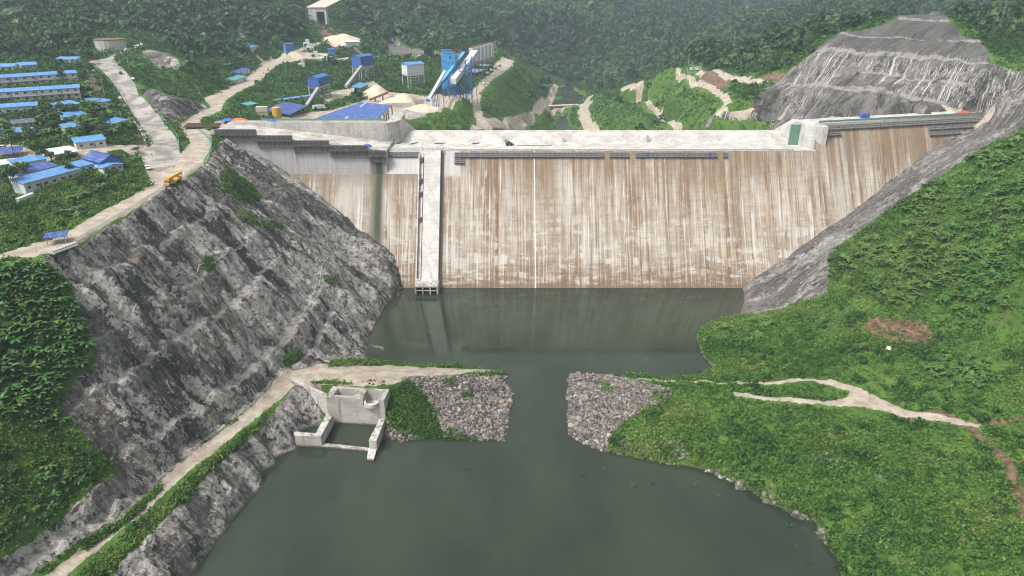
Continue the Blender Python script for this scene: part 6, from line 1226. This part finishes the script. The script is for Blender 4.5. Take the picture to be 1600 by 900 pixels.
# grass tufts on the cliff and along the bench track
TUF = [(0, [(690, 596), (712, 594), (715, 606), (694, 606)], 70), (0, [(722, 614), (738, 612), (738, 624), (724, 624)], 40), (0, [(935, 598), (955, 596), (958, 612), (940, 612)], 60), (0, [(1000, 640), (1020, 632), (1030, 645), (1005, 655)], 60), (0, [(610, 655), (660, 668), (690, 690), (640, 690), (606, 672)], 160), (0, [(1010, 612), (1045, 610), (1045, 622), (1015, 632)], 60), (0, [(640, 690), (700, 694), (740, 704), (690, 702)], 60), (0, [(945, 700), (990, 706), (1060, 728), (1000, 726)], 160), (0, [(1120, 740), (1200, 775), (1280, 830), (1240, 808), (1160, 764)], 260), (0, [(355, 262), (395, 290), (410, 312), (385, 318), (350, 300), (345, 280)], 900), (0, [(443, 560), (468, 550), (470, 558), (448, 575)], 260), (0, [(318, 405), (335, 402), (336, 420), (322, 424)], 120), (0, [(410, 345), (440, 350), (445, 358), (415, 356)], 90), (0, [(370, 325), (430, 350), (425, 360), (372, 345)], 120), (0, [(505, 430), (530, 436), (525, 445), (508, 442)], 60),
       (1, [(383, 672), (370, 690), (300, 755), (240, 805), (172, 868), (128, 900), (150, 900), (180, 880), (238, 828), (310, 752), (385, 682)], 1500), (1, [(250, 758), (190, 815), (130, 850), (132, 862), (194, 822), (256, 764)], 350), (0, [(515, 566), (580, 562), (590, 570), (515, 574)], 300), (0, [(605, 605), (640, 598), (665, 622), (680, 650), (688, 690), (640, 672), (606, 660), (604, 630)], 1500), (0, [(700, 672), (745, 690), (740, 702), (700, 692)], 250), (0, [(960, 690), (1010, 680), (1040, 705), (1000, 722), (950, 708)], 300), (0, [(560, 603), (510, 600), (480, 600), (520, 596)], 80), (0, [(440, 628), (470, 612), (455, 640), (430, 650)], 0)]
def poly_points(poly, n, rng=RVEG):
    out = []; us = [p[0] for p in poly]; vs = [p[1] for p in poly]; tries = 0
    while len(out) < n and tries < n * 12:
        tries += 1; u, v = rng.uniform(min(us), max(us)), rng.uniform(min(vs), max(vs))
        if in_poly(np.array([[u, v]]), poly)[0]: out.append(hit(u, v))
    return np.array(out) if out else np.zeros((0, 3))
tp = np.concatenate([poly_points(p, n) for _, p, n in TUF if n]); clump_field('grass_tufts', tp, 7, 1.2, .7 + .6 * RVEG.random(len(tp)), L_GRASS, aspect=1.3)
# low scrub on the slopes behind the dam and round the camp
VAL = [(640, 200), (690, 165), (740, 140), (805, 92), (870, 120), (930, 150), (985, 128), (1060, 105), (1140, 138), (1195, 190), (1195, 210), (640, 210)]
P = scatter(420000, (-420, 420, 400, 1150), lambda x, y, z: np.where(y < 540, .8, .75), RVEG, 2.5)
P = P[RVEG.permutation(len(P))[:44000]]; d_ = P[:, 1] / 500; _v = in_poly(pix(P)[0], VAL); PV, P, d_ = P[_v], P[~_v], d_[~_v]; clump_field('valley_scrub', PV, 10, (1.5 + .9 * RVEG.random(len(PV))) * np.clip(PV[:, 1] / 650, .85, 1.5), .5 + 1.0 * RVEG.random(len(PV)), L_TREE); print('valley', len(PV))
_q = scatter(60000, (-335, -185, 290, 400), lambda x, y, z: .8 + 0 * x, RVEG, 2.5)[:5000]; P = np.concatenate([P, _q]); d_ = np.concatenate([d_, np.full(len(_q), .8)])
clump_field('scrub', P, 9, (1.9 + 1.6 * RVEG.random(len(P))) * np.clip(d_, .8, 1.5), 1.2 + 1.9 * RVEG.random(len(P)) * np.where(P[:, 1] > 520, 1.3, .6), L_BUSH)

# trees: the wood on the far hills is one mass, the 300 that show largest are trees of their own
def wood_w(x, y, z):
    near_w = (y < 560) & (x < -170); w = np.where(y > 640, .9, .25)
    w = np.where((y > 600) & (y < 1130) & (x > -320) & (x < 260) & (z < 78), .07, w)
    return w
P = scatter(230000, (-1300, 1900, 470, 2300), wood_w, RVEG, 6)
uv, dd = pix(P)
YARD = [(330, 190), (330, 150), (400, 95), (430, 60), (470, 58), (470, -5), (540, -5), (560, 60), (600, 90), (800, 85), (810, 100), (760, 130), (760, 205), (640, 205), (610, 190)]; HILLTOP = [(1200, 180), (1215, 128), (1275, 80), (1310, 52), (1400, 30), (1460, 20), (1485, 33), (1535, 68), (1560, 102), (1600, 112), (1600, 205)]
k = ~in_poly(uv, [(140, 98), (145, 50), (240, 50), (290, 90), (285, 112), (200, 125)]) & ~in_poly(uv, [(478, 75), (478, -20), (535, -20), (530, 75)]) & ~(in_poly(uv, VAL) & (RVEG.random(len(P)) < .96)) & ~(in_poly(uv, YARD) & (RVEG.random(len(P)) < .96)) & ~in_poly(uv, HILLTOP) & ~((uv[:, 0] < 235) & (uv[:, 1] > 95)) & ~((uv[:, 0] < 480) & (uv[:, 0] > 180) & (uv[:, 1] > 85) & (RVEG.random(len(P)) < .9))
P, uv, dd = P[k], uv[k], dd[k]
# thin with distance so that crowns just overlap
cell = np.where(P[:, 1] < 900, 6.4, np.where(P[:, 1] < 1300, 7.6, 9.6)); key = np.floor(P[:, 0] / cell).astype(int) * 100003 + np.floor(P[:, 1] / cell).astype(int) * 3 + (cell > 7) + (cell > 9); _, first = np.unique(key, return_index=True); P, uv, dd = P[first], uv[first], dd[first]
print('forest candidates', len(P))
order = np.argsort(dd); CAMP_TREES = [(18, 300, 13), (40, 285, 10), (5, 330, 9), (60, 235, 7), (70, 256, 6), (100, 262, 6), (112, 258, 6), (128, 292, 6), (160, 290, 5), (190, 288, 6), (208, 285, 5), (140, 100, 9), (25, 92, 14), (55, 95, 12), (75, 105, 9), (95, 112, 8), (105, 125, 6), (140, 90, 10), (128, 75, 9), (10, 165, 5), (150, 180, 7), (165, 200, 7), (195, 213, 7), (180, 183, 6), (130, 150, 7), (62, 108, 9), (145, 110, 7), (100, 130, 6), (205, 118, 5), (110, 275, 5), (216, 240, 5), (88, 92, 11), (40, 80, 13), (10, 75, 14), (70, 72, 12), (100, 70, 11), (130, 60, 10), (1330, 40, 9), (1345, 36, 8), (1375, 28, 9), (1390, 25, 8), (1405, 22, 8), (1425, 19, 7), (1490, 26, 10), (1505, 30, 11), (1515, 40, 9), (1500, 22, 12), (1475, 18, 9), (1455, 16, 8), (1430, 16, 7), (1250, 60, 9), (1265, 66, 8), (1240, 75, 10), (1225, 82, 9), (1290, 50, 8), (1275, 60, 9), (1310, 45, 8), (1215, 98, 8), (1200, 100, 7), (1550, 80, 7)]
for _poly, _n in (([(66, 168), (98, 160), (140, 175), (170, 168), (205, 200), (215, 214), (150, 218), (60, 214)], 34), ([(128, 120), (150, 112), (166, 140), (145, 158), (130, 150)], 12), ([(-5, 216), (60, 214), (60, 230), (-5, 232)], 5), ([(60, 240), (88, 240), (88, 262), (60, 268)], 4), ([(120, 285), (160, 275), (185, 280), (180, 300), (130, 315)], 6)):
    for _p in poly_points(_poly, _n, np.random.default_rng(77)):
        if off_buildings(np.array([_p[0]]), np.array([_p[1]]))[0] and green_at(NEAR, np.array([_p[0]]), np.array([_p[1]]))[0] > .5: _uv = pix(np.array([_p]))[0][0]; CAMP_TREES.append((_uv[0], _uv[1], float(RVEG.uniform(4.5, 7.5))))
PROT = []
for i in range(7):
    rx, rz = [(4.2, 3.6), (3.6, 4.2), (4.8, 3.2), (3.2, 3.4), (4.0, 4.8), (5.2, 3.8), (3.4, 5.2)][i]; trk = [3.2, 4, 3, 2.4, 4.2, 3.6, 4.5][i]
    t = thing('tree', 'x', 'tree', (0, 0, -500)); rng = np.random.default_rng(100 + i); mb = MB(); mb.tube([(0, 0, -1), (.1, .05, trk * .5), (rng.normal(0, .3), rng.normal(0, .3), trk + rz * .7)], .32, 7, r2=.1)
    for q in range(5): a = q * 1.26 + rng.uniform(0, .8); mb.tube([(0, 0, trk * rng.uniform(.6, 1)), (math.cos(a) * rx * .35, math.sin(a) * rx * .35, trk + rz * .25), (math.cos(a) * rx * .65, math.sin(a) * rx * .65, trk + rz * rng.uniform(.3, .8))], .12, 5, r2=.03)
    mb.build('trunk', M_BARK, t); c = link('crown', crown_mesh('crown', 330, rx, rz, 8, .85, L_TREE, 200 + i), t); c.location = (0, 0, trk + rz * .45); PROT.append(t)
used = set()
def place_tree(p, size, label, group, i):
    v = i % 7; base = PROT[v]; s = size / 8.5; sc = (s * random.uniform(.9, 1.1), s * random.uniform(.9, 1.1), s * random.uniform(.85, 1.15))
    if v not in used: used.add(v); base.location = p; base.scale = sc; base.rotation_euler = (0, 0, random.uniform(0, 6.28)); base['label'] = label; base['group'] = group; return base
    return copy_thing(base, p, random.uniform(0, 6.28), label, group, sc)
for i, (u, v, s) in enumerate(CAMP_TREES):
    q = hit(u, v); far_r = u > 1100
    if u == 18: lb, gp = 'tall dark round tree on the slope left of the big blue roofed cluster', 'camp tree beside the cluster'
    elif far_r: lb, gp = 'leafy tree on the skyline around the grey excavated hill', 'trees around the excavated hill'
    elif v < 115: lb, gp = 'dark tree in the grove above the barracks', 'trees above the barracks'
    else: lb, gp = 'small dense green tree between the camp buildings', 'trees among the camp buildings'
    place_tree((q[0], q[1], q[2] - .2), s, lb, gp, i)
n_ind = 300 - len(CAMP_TREES); ind = P[order[:n_ind]]; rest = P[order[n_ind:]]
for i, p in enumerate(ind):
    u = uv[order[i], 0]; lb, gp = ('bushy tree on the left hillside above the camp road', 'trees on the left hillside') if u < 620 else (('bushy tree on the green spurs behind the dam', 'trees on the spurs behind the dam') if u < 1120 else ('bushy tree on the ridge beside the excavated hill', 'trees on the ridge beside the excavated hill'))
    place_tree((p[0], p[1], p[2] - .3), random.uniform(5, 8.5), lb, gp, i)
def forest(name, P, k, size, mat):
    n = len(P); rng = RVEG; s = size * np.clip(rng.lognormal(-.05, .28, n), .55, 1.7) * (.85 + .4 * vnoise(P[:, 0] / 60, P[:, 1] / 60, 3)); d = rng.normal(size=(n * k, 3)); d /= np.linalg.norm(d, axis=1, keepdims=True); d[:, 2] = np.abs(d[:, 2]) * 1.1 - .12
    r = np.repeat(s, k)[:, None] * rng.uniform(.55, 1.0, (n * k, 1)) * .55; C = np.repeat(P, k, 0) + d * r * np.array([1, 1, 1.15]); C[:, 2] += np.repeat(s, k) * .42
    V = quads(C, d + rng.normal(size=(n * k, 3)) * .45, np.repeat(s, k) * rng.uniform(.3, .5, n * k), 1.15, rng); t0 = np.clip(.4 + rng.normal(0, .26, n) + .8 * (vnoise(P[:, 0] / 80, P[:, 1] / 80, 31) - .5) + .4 * (vnoise(P[:, 0] / 27, P[:, 1] / 27, 32) - .5), 0, 1)
    tint = np.clip(np.repeat(t0, k) + rng.normal(0, .08, n * k), 0, 1); o = link(name, np_mesh(name, V, quad_faces(n * k), mat, {'tint': np.repeat(tint, 4)})); return tag(o, kind='stuff')
a = rest[:, 1] < 1150
forest('forest', rest, 26, np.where(rest[:, 1] < 900, 8.4, np.where(rest[:, 1] < 1300, 10.5, 13.0)), L_FOREST)

# banana plants
def banana_mesh(seed, n=9, L_=2.6):
    rng = np.random.default_rng(seed); V, F, T = [], [], []; 
    for q in range(n):
        a = q * 2.4 + rng.uniform(-.3, .3); el0 = rng.uniform(.45, 1.25); l = L_ * rng.uniform(.7, 1.1); w = l * .16; pts = []; x = z = 0.0; e = el0
        for s in range(5):
            pts.append((x, z)); x += math.cos(e) * l / 4; z += math.sin(e) * l / 4; e -= rng.uniform(.3, .5)
        ca, sa = math.cos(a), math.sin(a); k0 = len(V); tn = np.clip(rng.normal(.5, .2), 0, 1)
        for s, (x, z) in enumerate(pts):
            ww = w * (0.25, .9, 1.0, .8, .15)[s]
            for sd, dz in ((-1, -.35), (0, 0), (1, -.35)): V.append((x * ca - sd * ww * sa, x * sa + sd * ww * ca, 1.5 + z + dz * ww)); T.append(tn)
        for s in range(4):
            for c in range(2): b = k0 + s * 3 + c; F.append((b, b + 1, b + 4, b + 3))
    return np.array(V), np.array(F), np.array(T)
BV = [banana_mesh(300 + i) for i in range(5)]; BPROT = []
for V, F, T in BV:
    t = thing('banana_plant', 'x', 'banana plant', (0, 0, -500)); mb = MB(); mb.tube([(0, 0, -.6), (.05, 0, .8), (0, 0, 1.8)], .17, 6, r2=.09); mb.build('stem', M_PSTEM, t); link('leaf_crown', np_mesh('leaf_crown', V, F, L_BAN, {'tint': T}), t); BPROT.append(t)
ban = []
def ban_region(poly, n, smin, smax, label, group):
    # the plants stand in loose families
    fam = poly_points(poly, max(1, n // 4)); out = []
    for p in fam:
        for q in range(4):
            x, y = p[0] + RVEG.normal(0, 2.6), p[1] + RVEG.normal(0, 2.6)
            if len(out) < n and green_at(NEAR, np.array([x]), np.array([y]))[0] > .5 and off_buildings(np.array([x]), np.array([y]))[0]: out.append((x, y, float(gz(x, y)) - .1, RVEG.uniform(smin, smax), label, group))
    ban.extend(out)
ban_region([(1320, 400), (1420, 320), (1510, 255), (1600, 215), (1600, 320), (1600, 500), (1540, 520), (1480, 470), (1400, 470), (1320, 455)], 380, .95, 1.6, 'broad leaved banana plant on the green right hillside', 'banana plants on the right hillside')
ban_region([(1440, 560), (1500, 545), (1545, 570), (1540, 600), (1500, 605), (1450, 590)], 46, .8, 1.3, 'banana plant in the dark clump below the brown bare patch', 'banana plants below the bare patch')
ban_region([(1100, 515), (1180, 500), (1240, 500), (1200, 530), (1110, 545)], 26, .8, 1.3, 'banana plant on the low point beside the still water', 'banana plants on the low point')
ban_region([(-5, 405), (60, 405), (100, 415), (125, 480), (145, 545), (130, 580), (90, 610), (90, 650), (40, 660), (-5, 640)], 300, .8, 1.55, 'broad leaved banana plant on the steep left slope beside the rock', 'banana plants on the steep left slope')
ban_region([(60, 690), (120, 690), (150, 730), (110, 770), (60, 780)], 10, .9, 1.3, 'lone banana plant on the grassy foot of the left slope', 'banana plants at the foot of the left slope')
ban_region([(75, 190), (140, 170), (165, 160), (200, 190), (215, 215), (150, 222), (80, 215)], 130, 1.1, 1.8, 'banana plant between the small blue roofed houses of the camp', 'banana plants in the camp')
ban_region([(100, 130), (150, 110), (165, 140), (140, 165), (128, 150)], 36, 1.1, 1.7, 'banana plant on the brown bank beside the barracks ends', 'banana plants by the barracks')
ban_region([(60, 335), (130, 300), (200, 280), (225, 260), (215, 245), (230, 285), (180, 312), (120, 340)], 26, .9, 1.3, 'young banana plant in the tall grass below the blue roofed cluster', 'banana plants below the cluster')
bp = np.array([b[:3] for b in ban]); _, bd = pix(bp); show = np.array([b[3] for b in ban]) / bd; bo = np.argsort(-show); busy = set()
for n_, j in enumerate(bo[:300]):
    x, y, z, s, lb, gp = ban[j]; v = n_ % 5
    if v not in busy: busy.add(v); t = BPROT[v]; t.location = (x, y, z); t.scale = (s, s, s); t['label'] = lb; t['group'] = gp
    else: copy_thing(BPROT[v], (x, y, z), random.uniform(0, 6.28), lb, gp, s)
VV, FF, TT, k0 = [], [], [], 0
for j in bo[300:]:
    x, y, z, s, _, _ = ban[j]; V, F, T = BV[int(j) % 5]; a = random.uniform(0, 6.28); c, sn = math.cos(a), math.sin(a); R = np.stack([V[:, 0] * c - V[:, 1] * sn, V[:, 0] * sn + V[:, 1] * c, V[:, 2]], 1) * s + np.array([x, y, z]); VV.append(R); FF.append(F + k0); TT.append(np.clip(T + random.uniform(-.2, .2), 0, 1)); k0 += len(V)
if VV: tag(link('banana_grove', np_mesh('banana_grove', np.concatenate(VV), np.concatenate(FF), L_BAN, {'tint': np.concatenate(TT)})), kind='stuff')
# coconut palms at the left edge
def palm(label, u, v, h):
    q = hit(u, v); t = thing('coconut_palm', label, 'palm', q); mb = MB(); mb.tube([(0, 0, -.5), (.25, .1, h * .5), (.7, .2, h)], .24, 7, r2=.15); mb.build('trunk', M_BARK, t); rng = np.random.default_rng(int(u)); V, F, T = [], [], []
    for f in range(15):
        a = f * 2.4; e = rng.uniform(-.1, 1.1); l = 4.2; x = z = 0.0; prev = None
        for s in range(7):
            w = .75 * (.5, .9, 1, 1, .85, .6, .1)[s]; k = len(V)
            for sd, dz in ((-1, -.5), (0, 0), (1, -.5)): V.append((.7 + x * math.cos(a) - sd * w * math.sin(a), .2 + x * math.sin(a) + sd * w * math.cos(a), h + z + dz * w)); T.append(.3 + .4 * rng.random())
            if prev is not None: F += [(prev, prev + 1, k + 1, k), (prev + 1, prev + 2, k + 2, k + 1)]
            prev = k; x += math.cos(e) * l / 6; z += math.sin(e) * l / 6; e -= .28
    link('frond_crown', np_mesh('frond_crown', np.array(V), np.array(F), L_BAN, {'tint': np.array(T)}), t)
for lb, u, v, h in (('tall coconut palm at the left edge in front of the blue roofed house', 12, 226, 10.5), ('coconut palm leaning beside the yard entrance', 22, 244, 11.5), ('shorter coconut palm at the very left edge of the camp', 4, 216, 8), ('coconut palm on the skyline beside the excavated hill top', 1420, 20, 10)): palm(lb, u, v, h)
# shrubs
SPRO = []
for i in range(5):
    o = link('shrub', crown_mesh('shrub', 170, 1.5, 1.25, 5, .5, L_BUSH, 400 + i)); o.location = (0, 0, -500); SPRO.append(o)
sh = []
def shrub_region(poly, n, smin, smax, label, group):
    for p in poly_points(poly, n):
        if green_at(NEAR, np.array([p[0]]), np.array([p[1]]))[0] > .4 and off_buildings(np.array([p[0]]), np.array([p[1]]))[0]: sh.append((p, RVEG.uniform(smin, smax), label, group))
shrub_region([(1080, 640), (1300, 650), (1430, 690), (1560, 760), (1590, 880), (1330, 890), (1250, 800), (1120, 730), (1020, 690)], 90, .8, 1.9, 'dark rounded shrub on the low green right bank', 'shrubs on the right bank')
shrub_region([(1220, 500), (1330, 470), (1400, 580), (1500, 620), (1600, 640), (1600, 700), (1450, 640), (1300, 585), (1130, 560)], 60, .8, 2.0, 'bushy shrub on the slope above the pale forked track', 'shrubs above the forked track')
shrub_region([(-5, 660), (80, 660), (140, 710), (160, 740), (100, 820), (-5, 860)], 55, .7, 1.4, 'bushy shrub on the grassy foot of the left slope', 'shrubs at the foot of the left slope')
shrub_region([(20, 345), (120, 305), (210, 262), (230, 280), (180, 312), (90, 360), (10, 390)], 45, .7, 1.5, 'shrub in the tall grass between camp and access road', 'shrubs above the access road')
shrub_region([(172, 860), (240, 800), (300, 750), (380, 680), (385, 688), (300, 765), (235, 820), (172, 880)], 28, .5, .9, 'small shrub along the outer edge of the bench track', 'shrubs along the bench track')
shrub_region([(610, 600), (660, 620), (685, 680), (630, 665)], 12, .5, .8, 'small shrub on the green patch beside the inlet block', 'shrubs beside the inlet block')
sb = set()
for n_, (p, s, lb, gp) in enumerate(sh[:300]):
    v = n_ % 5; sc = (s * random.uniform(.85, 1.25), s * random.uniform(.85, 1.25), s * random.uniform(.7, 1.05)); loc = (p[0], p[1], p[2] + .7 * sc[2])
    if v not in sb: sb.add(v); o = SPRO[v]
    else: o = SPRO[v].copy(); COL.objects.link(o)
    o.location = loc; o.scale = sc; o.rotation_euler = (0, 0, random.uniform(0, 6.28)); tag(o, lb, 'shrub', gp)

# ------------------------------------------------------------------ stones
def stone_material():
    t = NT('riprap_stone', .85, .2); f = t.attr('tint'); oi = t.n('ObjectInfo').outputs['Random']; f = t.math('FRACT', t.math('ADD', f, oi)); r = t.n('ValToRGB'); t.set(r.inputs[0], f); el = r.color_ramp.elements
    cols = [(0, (.045, .042, .04)), (.35, (.095, .089, .083)), (.65, (.165, .153, .14)), (.85, (.22, .17, .135)), (1, (.32, .3, .275))]
    while len(el) < len(cols): el.new(.5)
    for e, (p, c) in zip(el, cols): e.position = p; e.color = (*c, 1)
    a = t.mix(t.math('MULTIPLY', t.step(t.noise(t.pos(), 2.2, 4), .5, .75), .5), r.outputs[0], (.09, .085, .08)); return t.col(a)
M_STONE = stone_material()
ICO = bpy.data.meshes.new('ico_tmp')
import bmesh
_b = bmesh.new(); bmesh.ops.create_icosphere(_b, subdivisions=1, radius=1); IV = np.array([v.co[:] for v in _b.verts]); IF = np.array([[v.index for v in f.verts] for f in _b.faces]); _b.free(); bpy.data.meshes.remove(ICO)
def stones(P, S_, rng):
    n = len(P); k = len(IV); rad = rng.uniform(.72, 1.15, (n, k, 1)); V = IV[None] * rad * rng.uniform(.65, 1.25, (n, 1, 3)); q = rng.normal(size=(n, 4)); q /= np.linalg.norm(q, axis=1, keepdims=True); w, x, y, z = q.T
    R = np.stack([np.stack([1 - 2 * (y * y + z * z), 2 * (x * y - w * z), 2 * (x * z + w * y)], -1), np.stack([2 * (x * y + w * z), 1 - 2 * (x * x + z * z), 2 * (y * z - w * x)], -1), np.stack([2 * (x * z - w * y), 2 * (y * z + w * x), 1 - 2 * (x * x + y * y)], -1)], 1)
    V = np.einsum('nij,nkj->nki', R, V) * S_[:, None, None] + P[:, None, :]; F = (IF[None] + (np.arange(n) * k)[:, None, None]).reshape(-1, 3); return V.reshape(-1, 3), F, np.repeat(rng.random(n), k)
SP_, rngs = [], np.random.default_rng(21)
for ri, r in enumerate(RIP):
    xs_, ys_ = [p[0] for p in r], [p[1] for p in r]; n = int((max(xs_) - min(xs_)) * (max(ys_) - min(ys_)) * 5.0); Q = np.stack([rngs.uniform(min(xs_), max(xs_), n), rngs.uniform(min(ys_), max(ys_), n)], 1); Q = Q[in_poly(Q, [(p[0], p[1]) for p in r])]; z = gz(Q[:, 0], Q[:, 1]); k = z > -.9; SP_.append(np.stack([Q[k, 0], Q[k, 1], z[k]], 1))
for poly, n in (([(960, 690), (1040, 690), (1060, 735), (970, 722)], 190), ([(1090, 715), (1180, 745), (1260, 790), (1290, 830), (1230, 812), (1120, 748)], 130), ([(660, 600), (690, 640), (700, 680), (670, 668), (650, 620)], 70), ([(1110, 735), (1150, 752), (1185, 770), (1185, 785), (1120, 748)], 240), ([(1270, 710), (1310, 708), (1325, 722), (1275, 730), (1258, 755), (1265, 735)], 70), ([(1180, 770), (1250, 800), (1290, 840), (1300, 890), (1290, 850), (1230, 815)], 160), ([(1285, 680), (1320, 678), (1320, 690), (1290, 692)], 16), ([(1365, 738), (1380, 735), (1385, 748), (1370, 750)], 12), ([(1040, 690), (1080, 690), (1075, 720), (1045, 715)], 90), ([(560, 596), (600, 590), (610, 600), (590, 606)], 25)): SP_.append(poly_points(poly, n, rngs))
SP_ = np.concatenate(SP_); size = np.clip(rngs.lognormal(-.92, .42, len(SP_)), .2, 1.25); zz = SP_[:, 2]; size = np.where((zz < 2.0) & (zz > -.4), size * 1.18, size); SP_[:, 2] += size * .1
o_ = np.argsort(-size); big, small = o_[:300], o_[300:]; V, F, T = stones(SP_[small], size[small], rngs); tag(link('riprap', np_mesh('riprap', V, F, M_STONE, {'tint': T})), kind='stuff'); print('stones', len(size))
SV = []
for i in range(8): V, F, T = stones(np.zeros((1, 3)), np.ones(1), rngs); SV.append(np_mesh('boulder', V, F, M_STONE, {'tint': T}))
for n_, j in enumerate(big):
    o = link('boulder', SV[n_ % 8]); o.location = SP_[j]; o.scale = (size[j],) * 3; o.rotation_euler = (random.uniform(0, 6), random.uniform(0, 6), random.uniform(0, 6)); x = SP_[j, 0]
    tag(o, 'large grey boulder on the left half of the riprap bank' if x < 15 else 'large grey boulder on the right riprap bank and shore', 'boulder', 'boulders of the left bank' if x < 15 else 'boulders of the right bank')
q = hit(1388, 549); o = link('white_boulder', SV[2]); o.location = (q[0], q[1], q[2] + .9); o.scale = (1.5, 1.3, 1.8); tag(o, 'lone pale boulder on the grass below the brown bare patch', 'boulder'); o.data = SV[2].copy(); o.data.materials[0] = plain('pale_rock', (.6, .55, .47), .9, .1, .3)
# weeds standing in the shallow water by the right shore
for i, (u, v) in enumerate([(912, 745), (1020, 755), (990, 760), (1122, 775), (732, 735), (1232, 822), (1246, 850), (1087, 760), (945, 735), (1265, 880)]):
    p = pz(u, v, 0); rng = np.random.default_rng(600 + i); n = 16; C = rng.normal(size=(n, 3)) * np.array([.5, .5, .25]) + np.array([0, 0, .35]); N = rng.normal(size=(n, 3)); o = link('water_weed', np_mesh('water_weed', quads(C, N, .42, 1.8, rng), quad_faces(n), L_BUSH, {'tint': np.repeat(rng.random(n), 4)})); o.location = p; tag(o, 'small weed tuft standing in the shallow water off the riprap', 'weed', 'weeds in the water')
mb = MB(); mb.box((0, 0, 0), (1.4, 1.0, .12)); mb.box((.2, .1, .1), (.9, .7, .1), rz=.4); o = mb.build('plastic_sheet', M_BLUE); q = hit(620, 605); o.location = (q[0], q[1], q[2] + .9); tag(o, 'scrap of blue plastic on the green patch beside the inlet block', 'sheet')

# ------------------------------------------------------------------ humid air over the valley
mb = MB(); mb.box((600, 1850, 215), (6900, 4500, 466)); hz = mb.build('haze', bpy.data.materials.new('haze_air')); hm = hz.data.materials[0]; hm.use_nodes = True; hm.node_tree.nodes.clear()
ho = hm.node_tree.nodes.new('ShaderNodeOutputMaterial'); hv = hm.node_tree.nodes.new('ShaderNodeVolumePrincipled'); hv.inputs['Color'].default_value = (.72, .86, 1, 1); hv.inputs['Density'].default_value = .00013; hv.inputs['Anisotropy'].default_value = .2; hm.node_tree.links.new(hv.outputs[0], ho.inputs['Volume']); tag(hz, kind='stuff')
